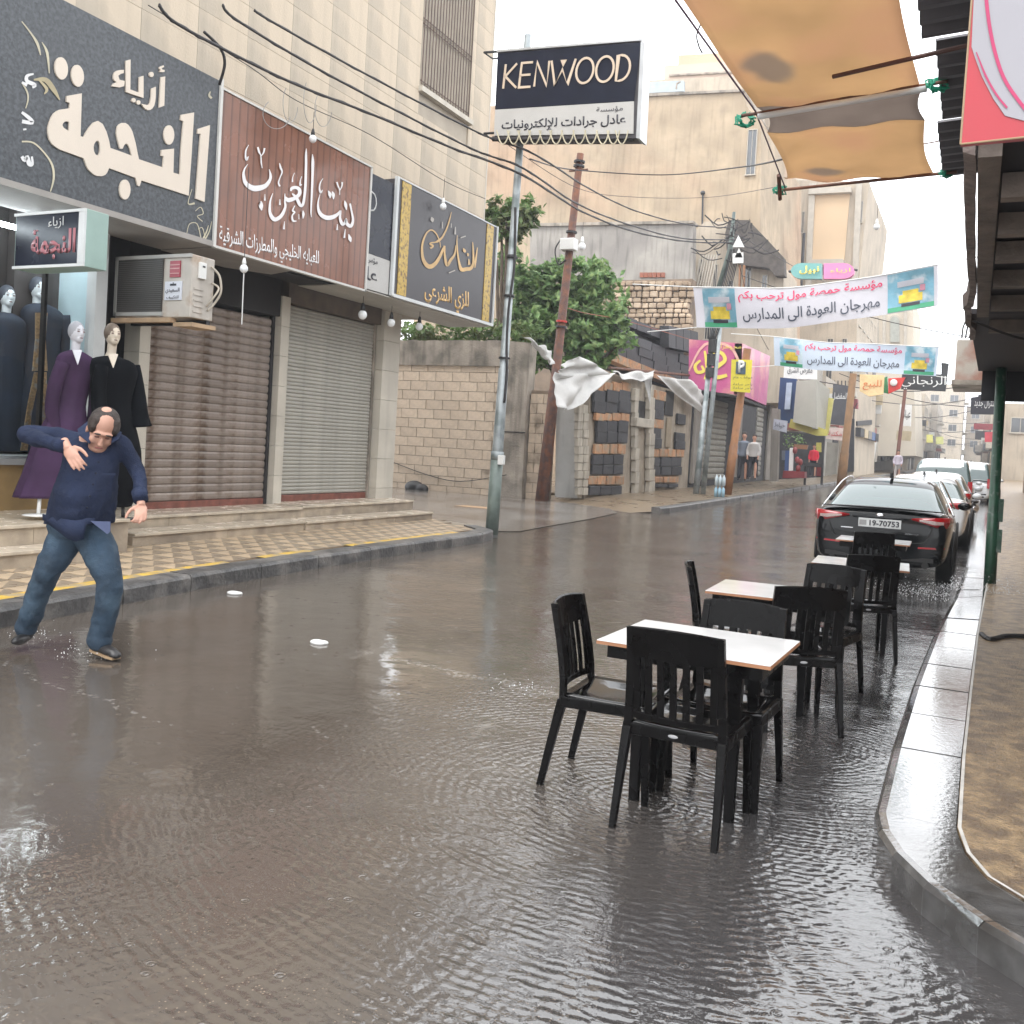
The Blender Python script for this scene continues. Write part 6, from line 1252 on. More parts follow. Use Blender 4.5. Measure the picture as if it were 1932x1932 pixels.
# penthouses on top
pB = T('rooftop_storeys', 'pale stepped rooftop storeys above the stucco building', 'building', tuple(P(1310, 150, 1, 66)))
front([(1215, 180), (1216, 152), (1410, 142), (1410, 180)], 66, 6, M_stucco2, 'lower_storey', pB); front([(1253, 150), (1254, 124), (1430, 112), (1430, 150)], 67, 6, mat('rose_plaster', (.58, .46, .38), .9, .08, .5), 'middle_storey', pB); front([(1279, 124), (1280, 104), (1400, 98), (1400, 124)], 68, 6, mat('peach_storey', (.60, .40, .28), .9, .06, .5), 'top_storey', pB)
front([(1262, 143), (1380, 137), (1380, 134), (1262, 140)], 66.8, .3, M_conc, 'eaves', pB); front([(1210, 176), (1290, 172), (1290, 152), (1210, 155)], 62, .3, mat('blue_grey_sheet', (.35, .40, .43), .5, .1), 'metal_sheet', pB)
MB().tube([P(1276, 168, 1, 61), P(1277, 158, 1, 61), P(1284, 154, 1, 61)], .07, 6).build('vent_pipe', M_conc, pB)
a, b_ = P(1300, 176, 1, 66), P(1322, 160, 1, 66)
# grey concrete wall and rubble ruin
gB = T('concrete_wall', 'stained grey concrete wall topping the rubble ruin behind the tree', 'wall', tuple(P(1200, 480, 1, 47)))
front([(1000, 560), (1000, 424), (1100, 423), (1308, 418), (1306, 540)], 47, .6, M_concgrey, 'wall', gB); front([(1000, 427), (1308, 421), (1308, 416), (1000, 421)], 46.85, .9, M_conc, 'coping', gB)
for k in range(6): front([(1207+k*8, 523), (1214+k*8, 523), (1214+k*8, 514), (1207+k*8, 514)], 46.9, .12, mat('red_brick', (.28, .10, .06), .9), 'brick', gB)
rB = T('rubble_ruin', 'rubble stone ruin wall below the grey concrete wall', 'wall', tuple(P(1240, 600, 1, 44)))
front([(1000, 760), (1000, 536), (1100, 530), (1306, 526), (1300, 620), (1306, 760)], 44.6, .8, mat('rubble_core', (.22, .165, .12), .95, .3, 1.5), 'core', rB)
rs = random.Random(9); k = 0
v_ = 532
while v_ < 660 and k < 285:
    u = 1120+rs.uniform(0, 8); h_ = rs.uniform(8, 13)
    while u < 1300:
        w_ = rs.uniform(9, 18)
        if not (u < 1165 and v_ > 600) and k < 285:
            p0, p1 = P(u, v_+h_-1, 1, 44.5), P(u+w_-1, v_, 1, 44.5); o = MB().box((p0.x, 44.25+rs.uniform(-.08, .08), p0.z), (p1.x, 44.7, p1.z)).build('stone', M_ruin, rB, bevel=.05); k += 1
        u += w_
    v_ += h_
# grey peaked shed roof and old facade right of the tangled pole
oB = T('old_house', 'old stone house with a dark ragged roof edge behind the tangled pole', 'house', tuple(P(1400, 560, 1, 50)))
front([(1300, 760), (1306, 440), (1330, 418), (1375, 418), (1440, 460), (1478, 505), (1480, 760)], 49, 4, M_stucco2, 'wall', oB)
front([(1368, 440), (1375, 415), (1412, 415), (1450, 455), (1478, 485), (1480, 520), (1462, 520), (1450, 505), (1400, 500), (1372, 480)], 48.2, .7, mat('dark_ragged_roof', (.10, .085, .075), .9, .4, 3, .9, 10), 'roof_edge', oB)
for u0, u1, v0, v1 in ((1318, 1326, 490, 530), (1345, 1354, 500, 560), (1372, 1384, 530, 585), (1403, 1418, 500, 560), (1436, 1448, 520, 575), (1330, 1340, 600, 640)):
    a, b_ = P(u0, v1, 1, 49), P(u1, v0, 1, 49); win('y', a.x, b_.x, a.z, b_.z, 48.98, oB, M_frm)
for u in (1392, 1400): front([(u, 590), (u+3, 590), (u+5, 500), (u+2, 500)], 47.9, .2, mat('rusty_sheet', (.28, .14, .07), .7, .2), 'rusty_strip', oB)
for k in range(7): front([(1306+k*5, 556), (1308+k*5, 556), (1324+k*5, 480), (1322+k*5, 480)], 47.8, .12, M_frm, 'baluster', oB)
# tall limestone block with balcony recess
tB = T('apartment_block', 'tall pale limestone block with a peach balcony bay left of the open sky', 'building', tuple(P(1560, 600, 1, 75)))
front([(1425, 900), (1438, 300), (1436, 190), (1475, 215), (1498, 340), (1640, 343), (1618, 560), (1610, 900)], 75, 16, M_stucco2, 'wall', tB)
front([(1526, 507), (1532, 362), (1604, 360), (1594, 480), (1590, 508)], 74.9, .3, M_peach, 'balcony_bay', tB); front([(1525, 366), (1606, 362), (1606, 352), (1526, 355)], 74.4, .6, M_frm, 'lintel', tB)
front([(1524, 500), (1592, 498), (1590, 488), (1525, 490)], 74.0, .9, M_frm, 'balcony_slab', tB); front([(1526, 520), (1590, 516), (1591, 504), (1526, 504)], 74.85, .2, M_dark, 'recess', tB)
for u in (1518, 1606): front([(u, 560), (u+10, 560), (u+20, 345), (u+9, 345)], 74.6, .6, M_frm, 'pilaster', tB)
for u0, u1, v0, v1 in ((1498, 1508, 430, 490), (1512, 1518, 400, 440), (1622, 1628, 380, 420), (1455, 1463, 300, 350), (1460, 1470, 380, 440)):
    a, b_ = P(u0, v1, 1, 75), P(u1, v0, 1, 75); win('y', a.x, b_.x, a.z, b_.z, 74.98, tB, M_frm)
for r_ in range(7): front([(1470, 330+r_*30), (1484, 330+r_*30), (1484, 322+r_*30), (1470, 322+r_*30)], 74.9, .2, mat('stone_boss', (.30, .28, .24), .9, .2), 'rough_stone', tB)
MB().tube([P(1511, 545, 1, 74.2), P(1517, 440, 1, 74.2)], .12, 6).build('drain_pipe', M_black, tB)
# arched window building
aB = T('arched_building', 'cream house with two tall arched windows between the banners', 'building', tuple(P(1660, 700, 1, 100)))
front([(1480, 860), (1490, 580), (1500, 555), (1610, 555), (1722, 560), (1725, 740), (1728, 860)], 100, 14, mat('cream_house', (.58, .52, .43), .9, .08, .4), 'wall', aB)
front([(1535, 640), (1540, 600), (1625, 600), (1620, 650)], 99.9, .2, M_peach, 'plaster_panel', aB); front([(1528, 600), (1632, 600), (1632, 592), (1528, 593)], 99.5, .5, M_frm, 'cornice', aB)
for cu, hw_, v0, v1 in ((1642, 13, 592, 648), (1688, 8, 597, 645)):
    arc = [(cu-hw_, v1), (cu+hw_, v1), (cu+hw_, v0+hw_)] + [(cu+hw_*math.cos(a), v0+hw_-hw_*math.sin(a)) for a in np.linspace(.2, math.pi-.2, 7)] + [(cu-hw_, v0+hw_)]
    fr_ = front([(cu+(u-cu)*1.25, v_+(2 if v_ >= v1-1 else -3)) for u, v_ in arc], 99.9, .2, M_frm, 'window', aB); front(arc, 99.75, .2, mat('pale_shutter_green', (.36, .37, .33), .6), 'pane', fr_)
for u in (1665, 1705): front([(u, 660), (u+6, 660), (u+6, 580), (u, 580)], 99.8, .3, M_frm, 'pilaster', aB)
for k, (u0, u1, v0, v1) in enumerate(((1502, 1512, 640, 665), (1560, 1575, 610, 640), (1590, 1602, 610, 640))):
    a, b_ = P(u0, v1, 1, 100), P(u1, v0, 1, 100); win('y', a.x, b_.x, a.z, b_.z, 99.98, aB, M_frm)
# ================================================================== shops along the left side of the far street
def sbox(px, Y, th, m, name, parent): return front(px, Y, th, m, name, parent)
def side(px, X, th, m, name, parent): return MB().prism([P(u, v_, 0, X) for u, v_ in px], (th, 0, 0)).build(name, m, parent, fix=True)
M_pinks = mat('pink_sign', (.52, .11, .26), .35, .15, 1.2, col2=(.68, .30, .30), col2amt=.4, col2scale=.8); M_yl = mat('yellow_print', (.75, .62, .12), .4, .05); M_soft = mat('shop_interior', (.055, .055, .06), .8, .3)
M_shg = mat('shop_shutter_grey', (.30, .285, .25), .6, .15, 2, streak=.2); M_greywall = mat('shop_wall', (.27, .245, .215), .85, .15, 1.5, .3, streak=.3)
ps = T('shop_row', 'shop row with grey shutters under the pink sign', 'building', (-10.5, 40, 0))
box((-14, 36.4, 0), (-10.0, 51.5, 4.1), 'wall', M_soft, ps)
side([(1455, 905), (1440, 905), (1450, 760), (1462, 762)], -9.98, .1, M_greywall, 'pier', ps); side([(1300, 912), (1318, 908), (1330, 745), (1312, 742)], -9.98, .1, M_greywall, 'pier', ps)
side([(1375, 900), (1390, 900), (1400, 770), (1386, 768)], -9.98, .08, M_greywall, 'pier', ps)
def sideshutter(u0, u1, vb, vt, m=M_shg, X=-9.99, n=14, nm='roller_shutter', lab=None, par=None):
    a, b_ = P(u0, vb, 0, X), P(u1, vt, 0, X); b = MB()
    for k in range(n): z0, z1 = a.z+(b_.z-a.z)*k/n, a.z+(b_.z-a.z)*(k+1)/n; b.loft([[V((X, y, z0)), V((X+.05, y, z0+(z1-z0)*.3)), V((X+.05, y, z1-(z1-z0)*.2)), V((X, y, z1-.01))] for y in (a.y, b_.y)])
    o = b.build('shutter', m, par or ps, fix=True); o['kind'] = 'stuff'; return o
sideshutter(1320, 1372, 905, 760); sideshutter(1420, 1440, 898, 770)
pk = T('shop_sign', 'wide pink shop sign with yellow script behind the yellow parking notice', 'sign', tuple(P(1360, 700, 1, 37)))
sbox([(1300, 640), (1400, 648), (1398, 745), (1299, 735)], 37, .35, M_pinks, 'front_panel', pk)
pk2 = MB().prism([P(1399, 745, 1, 37), P(1401, 648, 1, 37), P(1452, 672, 0, -8.3)*0+P(1453, 672, 1, 44), P(1446, 765, 1, 44)], (-.3, 0, 0)).build('side_panel', M_pinks, pk, fix=True)
a = P(1336, 712, 1, 36.9)
strokes([[(1345, 668, 3), (1352, 663, 6), (1364, 668, 7), (1368, 680, 7), (1356, 690, 8), (1345, 700, 8), (1352, 712, 8), (1372, 708, 6)], [(1322, 680, 4), (1312, 690, 6), (1316, 702, 6), (1328, 700, 6), (1324, 690, 4)], [(1330, 662, 4), (1335, 700, 7), (1330, 716, 5)]], 36.99, M_yl, pk, 'lettering', .03, axis=1)
strokes([[(1300, 700, 3), (1330, 650, 5), (1378, 655, 5), (1398, 700, 5), (1392, 730, 3)]], 36.99, mat('salmon_curve', (.70, .38, .33), .5), pk, 'printed_curve', .02, axis=1)
text('مجوهرات', P(1345, 660, 1, 36.9), (1, 0, 0), (0, 0, 1), 1.1, .22, M_yl, pk, name='small_lettering')
strokes([[(1418, 680, 4), (1424, 700, 7), (1416, 722, 6)], [(1426, 685, 3), (1432, 705, 7), (1426, 735, 5)], [(1436, 690, 4), (1440, 712, 6), (1434, 730, 4)]], -8.85, mat('gold_print', (.62, .36, .16), .5), pk, 'side_lettering', .02)
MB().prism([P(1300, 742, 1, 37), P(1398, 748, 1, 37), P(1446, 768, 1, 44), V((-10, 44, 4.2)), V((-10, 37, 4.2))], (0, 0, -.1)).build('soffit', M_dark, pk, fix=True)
# assorted signs and shop fronts up the street
def psign(label, px, Y, m, txt=None, tm=None, th=.3, tb=None, ext=()):
    t = T('shop_sign', label, 'sign', tuple(P(*px[0], 1, Y))); sbox(px, Y, th, m, 'panel', t)
    if txt:
        us = [p[0] for p in px]; vs = [p[1] for p in px]; u0, u1, v0, v1 = min(us), max(us), min(vs), max(vs); tb = tb or (.12, .3, .88, .75)
        a = P(u0+(u1-u0)*tb[0], v1-(v1-v0)*tb[1], 1, Y); b_ = P(u0+(u1-u0)*tb[2], v1-(v1-v0)*tb[1], 1, Y); c = P(u0+(u1-u0)*tb[0], v1-(v1-v0)*tb[3], 1, Y)
        U_ = V((1, 0, 0)); text(txt, a, U_, (0, 0, 1), (b_.x-a.x), (c.z-a.z), tm or M_darktext, t, off=.03)
    return t
M_cyan = mat('teal_print', (.16, .38, .36), .4, .05); M_pink2 = mat('bright_pink_print', (.70, .22, .42), .4, .05)
ov = T('oval_sign', 'oval green and pink sign hanging above the first banner', 'sign', tuple(P(1555, 511, 1, 44)))
def ovalhalf(s):
    return [(1552+s*2, 497-(0))] + [(1552+s*(38+22*math.sin(a)), 511-15*math.cos(a)*1.0) for a in np.linspace(.1, math.pi-.1, 9)] + [(1552+s*2, 526)]
sbox(ovalhalf(-1), 44, .3, M_cyan, 'green_half', ov); sbox(ovalhalf(1), 44, .3, M_pink2, 'pink_half', ov)
text('نبيل', P(1508, 518, 1, 43.9), (1, 0, 0), (0, 0, 1), .85, .38, M_yl, ov, off=.03, bold=.03); text('ازياء', P(1566, 516, 1, 43.9), (1, 0, 0), (0, 0, 1), .85, .22, M_yl, ov, off=.03)
MB().tube([P(1488, 512, 1, 44.1), P(1500, 512, 1, 44.1)], .06).tube([P(1608, 508, 1, 44.1), P(1618, 510, 1, 44.1)], .05).build('hanger', M_black, ov)['kind'] = 'stuff'
psign('white clothing shop sign beside the dark blue banner', [(1478, 715), (1540, 716), (1540, 685), (1480, 683)], 46, M_whitepaint, 'معرض الشرق', M_darktext)
psign('tall dark blue vertical shop sign with a white strip', [(1466, 795), (1498, 800), (1503, 715), (1472, 712)], 45, mat('navy_banner', (.02, .05, .14), .5, .1), None)
psign('white light strip on the dark blue vertical sign', [(1480, 772), (1490, 772), (1494, 722), (1484, 722)], 44.8, mat('pale_blue_strip', (.40, .48, .58), .4), None, th=.1)
bx_ = T('blank_sign_box', 'large blank grey sign box projecting above the toy shop', 'sign', tuple(P(1520, 760, 1, 45)))
sbox([(1496, 796), (1503, 719), (1541, 716), (1541, 809)], 43.5, .3, mat('blank_grey_sign', (.36, .36, .31), .6, .05), 'front_panel', bx_)
MB().prism([P(1541, 809, 1, 43.5), P(1541, 716, 1, 43.5), P(1566, 735, 1, 46), P(1558, 812, 1, 46)], (-.2, .05, 0)).build('side_panel', mat('blank_grey_sign2', (.40, .39, .34), .6, .05), bx_, fix=True)
psign('yellow fascia under the blank grey sign box', [(1488, 806), (1492, 790), (1545, 806), (1562, 812), (1560, 822), (1540, 822)], 43.9, mat('dull_yellow_fascia', (.52, .47, .12), .5, .1), None)
psign('upright yellow sign at the right edge of the blank box', [(1552, 815), (1562, 750), (1572, 752), (1562, 818)], 45.9, mat('dull_yellow_fascia2', (.55, .50, .16), .5, .1), None)
psign('dark grey sign with white script beside the brown pole', [(1566, 800), (1572, 725), (1600, 728), (1594, 802)], 50, mat('dark_slate', (.07, .07, .08), .5, .15), 'المفضل', M_whitepaint, tb=(.1, .6, .95, .8))
psign('white and pink sign low beside the brown pole', [(1558, 828), (1562, 806), (1592, 808), (1590, 832)], 50, mat('pale_pink_sign', (.62, .50, .46), .5), 'مكتبة', mat('red_print', (.5, .05, .05), .5))
psign('small pale blue sign hanging under the pink sign', [(1458, 810), (1460, 790), (1484, 794), (1482, 816)], 42, mat('lilac_sign', (.38, .40, .46), .5), 'خياط', M_darktext)
psign('peach sign with orange letters hanging over the street', [(1622, 738), (1622, 706), (1668, 708), (1666, 744), (1640, 748)], 52, mat('peach_sign', (.68, .50, .26), .5), 'للبيع', mat('orange_red_print', (.6, .14, .03), .5))
psign('black sign with large white Arabic letters over the far street', [(1700, 734), (1702, 704), (1776, 706), (1776, 684), (1790, 686), (1784, 738)], 54, mat('black_sign', (.02, .02, .022), .5), 'الرنجاني', M_whitepaint, tb=(.0, .08, .93, .55))
fl = T('flag_sign', 'red triangle and green disc sign left of the large black sign', 'sign', tuple(P(1690, 725, 1, 53))); sbox([(1676, 743), (1676, 714), (1708, 712), (1698, 733)], 53, .2, mat('flag_red', (.55, .03, .02), .5), 'red_triangle', fl); sbox([(1665, 740), (1665, 714), (1674, 710), (1676, 743)], 53.2, .2, mat('flag_green', (.03, .20, .07), .5), 'green_strip', fl); MB().ell(P(1686, 722, 1, 52.9), (.18, .06, .18)).build('white_star', M_whitepaint, fl)
psign('small white notice board beside the thin brown pole', [(1696, 803), (1698, 762), (1720, 764), (1718, 804)], 60, M_whitepaint, 'عيادة', M_darktext)
psign('beige box sign over a far left shop', [(1690, 830), (1692, 812), (1720, 814), (1718, 832)], 62, mat('beige_box', (.45, .38, .26), .6), None)
psign('small yellow sign far down the street', [(1748, 835), (1748, 820), (1760, 820), (1760, 835)], 90, mat('far_yellow', (.65, .62, .2), .5), None); psign('yellow green sign next to it, far down the street', [(1766, 838), (1766, 824), (1780, 824), (1780, 838)], 95, mat('far_yellow2', (.6, .62, .25), .5), None)
psign('small black sign with white script beside the green post', [(1831, 781), (1832, 750), (1888, 742), (1888, 782)], 45, mat('black_sign2', (.03, .03, .04), .5), 'سنترال جديد', M_whitepaint)
psign('small red sign against the bright end of the street', [(1858, 834), (1858, 815), (1878, 815), (1878, 834)], 80, mat('far_red', (.5, .06, .08), .5), None)
# far poles
for nm, u0, v0, u1, v1, Y, r_, mm in (('brown wooden pole beside the dark slate sign', 1588, 888, 1610, 705, 47, .22, mat('brown_post', (.20, .11, .05), .7, .2)), ('thin dark brown pole left of the white notice board', 1690, 870, 1708, 735, 58, .13, mat('dark_brown_post', (.12, .045, .03), .7))):
    a, b_ = P(u0, v0, 1, Y), P(u1, v1, 1, Y); a.z = rise(Y); pole('utility_pole', nm, a, b_, r_, r_*.8, mm)
# generic far row buildings on both sides
def row_building(label, x0, x1, y0, y1, z1, m, seed):
    r = random.Random(seed); t = T('row_building', label, 'building', ((x0+x1)/2, (y0+y1)/2, 0)); box((x0, y0, 0), (x1, y1, z1), 'wall', m, t)
    s = 1 if x1 < -2 else -1; fx = x1 if s > 0 else x0
    n = max(1, int((y1-y0)/2.6))
    for k in range(n):
        a = y0+(y1-y0)*(k+.18)/n; b_ = y0+(y1-y0)*(k+.82)/n; g = rise(y0)+.15
        box((fx-.02*s, a, g), (fx+.04*s, b_, g+2.7), 'shop_door', r.choice([M_shg, M_soft, M_soft, mat('white_shutter', (.5, .5, .48), .6), M_greywall]), t)
        if r.random() < .7: box((fx-.02*s, a-.2, g+2.85), (fx+r.uniform(.5, 1.1)*s, b_+.2, g+r.uniform(3.3, 4.2)), 'fascia', r.choice([mat('fascia_a', (.30, .28, .25), .6, .2), mat('fascia_b', (.12, .13, .15), .6, .2), mat('fascia_c', (.40, .36, .30), .6, .2), mat('fascia_d', (.32, .10, .08), .6, .2)]), t)
        z = g+4.6
        while z+1.6 < z1:
            if r.random() < .85:
                win('x', a+.3, b_-.3, z, z+1.3, fx+.0, t, M_frm) if s > 0 else box((fx-.05, a+.3, z), (fx+.02, b_-.3, z+1.3), 'window', WP, t)
            if r.random() < .3: box((fx, a, z-.35), (fx+.9*s, b_, z-.2), 'balcony', M_frm, t)
            z += 3.0
    nf = max(1, int((x1-x0)/2.8))
    z = rise(y0)+4.6
    while z+1.6 < z1:
        for k in range(nf): win('y', x0+(x1-x0)*(k+.3)/nf, x0+(x1-x0)*(k+.7)/nf, z, z+1.3, y0, t, M_frm)
        z += 3
    return t
MR = [M_stucco2, mat('row_wall_a', (.42, .37, .31), .9, .12, .5, streak=.3), mat('row_wall_b', (.50, .43, .34), .9, .12, .5, streak=.25), mat('row_wall_c', (.36, .33, .29), .9, .15, .5, streak=.3)]
row = [('two storey shop house next to the pink sign shops', -16, -10.0, 51.8, 60, 7.2, 2), ('narrow grey shop house halfway up the street', -16, -9.8, 60.3, 68, 8.0, 3), ('pale shop house in front of the apartment block', -16, -9.6, 68.3, 74.5, 7.5, 1),
       ('stone shop house just past the apartment block', -18, -9.0, 91.5, 99.5, 9, 0), ('grey shop house beyond the arched windows', -18, -8.3, 115, 128, 10, 3), ('tan house far up the left side', -18, -7.8, 129, 145, 11, 2), ('pale house farther up the left side', -18, -7.0, 146, 165, 12, 0), ('last grey house on the left side', -18, -6.0, 166, 190, 12, 1)]
for i, (lb_, x0, x1, y0, y1, z1, k) in enumerate(row): row_building(lb_, x0, x1, y0, y1, z1, MR[k], i)
for i, (lb_, x0, x1, y0, y1, z1, k) in enumerate([('pale house closing the right side of the far street', 1.6, 9, 100, 118, 8, 0), ('tan house on the far right side', 1.3, 9, 119, 140, 9, 2), ('low pale house at the far end on the right', .6, 9, 141, 175, 10, 1),
        ('pale block standing across the far end of the street', -14, -3, 215, 228, 19, 2), ('cream block across the far end, right half', -2.5, 8, 222, 236, 15, 0)]): row_building(lb_, x0, x1, y0, y1, z1, MR[k], 20+i)
# toys / goods in front of the shop, people
def person(label, u, vfoot, hpx, top, bottom, Y=None, hold=None, seed=0, bare=M_skin):
    Yp = Y; f = P(u, vfoot, 1, Yp); hgt = (P(u, vfoot-hpx, 1, Yp).z-f.z); s = hgt/1.72; t = T('person', label, 'person', tuple(f)); r = random.Random(seed)
    b = MB(); O = lambda x, y, z_: f+V((x*s, y*s, z_*s))
    b.ell(O(0, 0, 1.60), (.085*s, .10*s, .12*s)); b.tube([O(0, 0, 1.5), O(0, 0, 1.38)], .055*s); b.tube([O(0, 0, 1.38), O(0, 0, .95)], [.14*s, .12*s], 12); 
    for q in (-1, 1): b.tube([O(q*.17, 0, 1.36), O(q*.23, -.04, 1.08), O(q*.20, -.14, .86)], [.05*s, .04*s, .03*s]); b.ell(O(q*.20, -.16, .80), (.03*s, .03*s, .06*s)); b.tube([O(q*.09, 0, .92), O(q*.10, 0, .5), O(q*.10, .0, .06)], [.08*s, .055*s, .04*s])
    o = b.build('body', bare, t); shaped(o, .02*s, 2)
    b = MB(); b.tube([O(0, 0, 1.42), O(0, 0, 1.36), O(0, 0, 1.1), O(0, 0, .86)], [.10*s, .19*s, .175*s, .18*s], 14)
    for q in (-1, 1): b.tube([O(q*.15, 0, 1.37), O(q*.235, -.04, 1.08), O(q*.21, -.12, .90)], [.07*s, .058*s, .05*s])
    o = b.build('shirt', top, t); shaped(o, .02*s, 3)
    b = MB()
    for q in (-1, 1): b.tube([O(q*.08, 0, .92), O(q*.10, q*.05, .5), O(q*.11, q*.10, .08)], [.115*s, .08*s, .065*s], 12)
    o = b.build('trousers', bottom, t); shaped(o, .02*s, 3)
    MB().ell(O(0, .015, 1.64), (.09*s, .105*s, .10*s)).build('hair', M_hair, t, smooth=True)
    for q in (-1, 1): MB().ell(O(q*.11, -.04+q*.10, .04), (.05*s, .12*s, .045*s)).build('shoe', M_shoe, t, smooth=True)
    return t
M_greyc = mat('grey_blue_shirt', (.14, .16, .20), .8, .1); M_palec = mat('pale_grey_shirt', (.38, .36, .35), .8, .1); M_darktr = mat('dark_trousers', (.02, .022, .03), .8, .2)
person('person in a grey blue shirt standing in the shop doorway behind the brown post', 1400, 907, 92, M_greyc, M_darktr, 36.5, seed=1)
person('person in a pale top and dark trousers at the pink sign shop', 1419, 905, 86, M_palec, M_darktr, 36.3, seed=2)
person('person in a bright red top on the pavement beyond the shops', 1533, 900, 62, mat('red_top', (.55, .015, .04), .7, .1), M_darktr, 44, seed=3)
person('grey haired person in a pale lilac shirt standing beyond the parked cars', 1692, 905, 56, mat('lilac_shirt', (.50, .45, .52), .7), M_palec, 52, seed=4)
st2 = T('stool', 'thin dark metal stand beside the person in red', 'stand', tuple(P(1525, 915, 1, 42)))
for u in (1518, 1550): MB().tube([P(u, 915, 1, 42), P(u+2, 875, 1, 42)], .05).build('leg', M_black, st2)
box(P(1517, 880, 1, 42)-V((0, .1, 0)), P(1552, 876, 1, 42)+V((0, .3, .02)), 'top', M_black, st2)
gs = T('goods_rack', 'red rack of toys and a white panel outside the toy shop', 'rack', tuple(P(1490, 900, 1, 42)))
sbox([(1476, 902), (1478, 888), (1518, 890), (1518, 902)], 41.5, .6, mat('toy_red', (.18, .02, .025), .5, .2), 'red_base', gs); sbox([(1488, 888), (1490, 845), (1496, 845), (1495, 888)], 41.8, .2, M_whitepaint, 'white_panel', gs); sbox([(1480, 888), (1482, 850), (1489, 850), (1488, 888)], 41.9, .2, mat('toy_blue', (.05, .10, .25), .5), 'blue_panel', gs)
for u, v_ in ((1504, 868), (1510, 872), (1506, 884), (1500, 850)): MB().ell(P(u, v_, 1, 41.7), (.10, .10, .15)).build('toy', mat('toy_dull_red', (.22, .04, .04), .5), gs, smooth=True)
sbox([(1496, 846), (1498, 838), (1524, 840), (1522, 848)], 41.9, .2, mat('brown_awning', (.25, .12, .06), .7), 'shelf', gs)
leafcloud([(tuple(P(1498, 832, 1, 43)), (.5, .3, .4))], 300, .07, 'green_toys', M_leaf, gs, 3)
bb = T('water_pack', 'pale blue pack of water bottles at the kerb between the two posts', 'water pack', tuple(P(1357, 935, 1, 31)))
for i in range(3):
    for j in range(2):
        c = P(1350+i*7, 936, 1, 31+j*.15); c.z = .27; MB().tube([c, c+V((0, 0, .26)), c+V((0, 0, .31)), c+V((0, 0, .36))], [.055, .055, .02, .02], 10).build('bottle', mat('bottle_blue', (.32, .50, .62), .15, .1), bb, smooth=True)
        MB().tube([c+V((0, 0, .37)), c+V((0, 0, .63)), c+V((0, 0, .68)), c+V((0, 0, .72))], [.055, .055, .02, .02], 10).build('bottle', mat('bottle_pale', (.50, .58, .62), .15, .1), bb, smooth=True)
# ================================================================== banners
def banner(label, px, Y, group, seed, upper):
    a, b_, c, d = [P(u, v_, 1, Y) for u, v_ in px]     # bottom left, bottom right, top right, top left
    t = T('street_banner', label, 'banner', tuple(a), group=group); nx, ny = 36, 8
    def S_(s, t_, off=0):
        p = a*(1-s)*(1-t_)+b_*s*(1-t_)+c*s*t_+d*(1-s)*t_; p = p - V((0, 0, 1))*sagv*4*s*(1-s); return p + V((0, .05*math.sin(s*17+seed)+.07*math.sin(s*6+t_*3+seed)-off, .02*math.sin(s*9+seed)))
    sagv = .18 if upper else .05
    def patch(s0, s1, t0, t1, m, name, off):
        k = max(2, int(nx*(s1-s0))); vs = [S_(s0+(s1-s0)*i/k, t0+(t1-t0)*j/ny, off) for j in range(ny+1) for i in range(k+1)]
        return MB().add(vs, [(j*(k+1)+i, j*(k+1)+i+1, (j+1)*(k+1)+i+1, (j+1)*(k+1)+i) for j in range(ny) for i in range(k)]).build(name, m, t, smooth=True)
    patch(0, 1, 0, 1, M_ban if upper else M_ban2, 'sheet', 0)
    for s0, s1 in ((.04, .19), (.81, .985)):
        patch(s0, s1, .10, .97, M_sky_, 'printed_picture', .01); patch(s0, s1, .02, .14, M_gr_, 'printed_grass', .015)
        cs = (s0+s1)/2
        for ds, t0, t1, m in ((.045, .22, .42, M_ye_), (.03, .42, .52, M_ye_), (.05, .62, .76, M_ban)): patch(cs-ds, cs+ds, t0, t1, m, 'printed_shape', .02)
        patch(cs-.035, cs+.035, .12, .20, M_darktext, 'printed_shape', .02); patch(cs+.035, cs+.055, .45, .60, mat('printed_rose', (.55, .25, .32), .6), 'printed_shape', .022)
    def btext(s, s0, s1, t0, t1, m, bold):
        o = text(s, (0, 0, 0), (1, 0, 0), (0, 1, 0), 1, 1, m, t, ext=0, bold=bold, name='lettering'); me = o.data
        for v_ in me.vertices: x, y = v_.co.x, v_.co.y; v_.co = S_(s0+(s1-s0)*x, t0+(t1-t0)*y, .03)
    btext('مؤسسة حمصة مول ترحب بكم', .205, .79, .62, .92, M_re_, .02); btext('مهرجان العودة الى المدارس', .22, .78, .14, .50, M_bl_, .012)
    tp_ = [S_(i/12, 1.0) for i in range(13)]; MB().tube([tp_[0]-V((1.5, 0, -.1))] + tp_ + [tp_[-1]+V((2.0, 0, .35))], .015, 5).build('rope', M_whitepaint, t); MB().tube([S_(0, 0)-V((1.2, 0, .1)), S_(0, 0)], .012, 5).build('rope', M_whitepaint, t); MB().tube([S_(1, 0), S_(1, 0)+V((1.5, 0, -.2))], .012, 5).build('rope', M_whitepaint, t)
M_ban = mat('banner_white', (.62, .61, .66), .6, .05, transl=.3); M_ban2 = mat('banner_pale_blue', (.56, .64, .74), .6, .08, .8, transl=.3)
M_sky_ = mat('printed_sky', (.22, .46, .58), .5, .3, 2.5, col2=(.62, .72, .76), col2amt=.5, col2scale=3, transl=.25); M_gr_ = mat('printed_green', (.05, .32, .17), .5); M_ye_ = mat('printed_yellow', (.65, .50, .06), .5, .3, 6); M_re_ = mat('printed_red', (.62, .03, .12), .5); M_bl_ = mat('printed_black', (.05, .06, .09), .5)
banner('nearer white banner with red and black Arabic lines stretched across the street', [(1312, 618), (1770, 576), (1770, 499), (1308, 543)], 22, 'school festival banners strung across the street', 1, True)
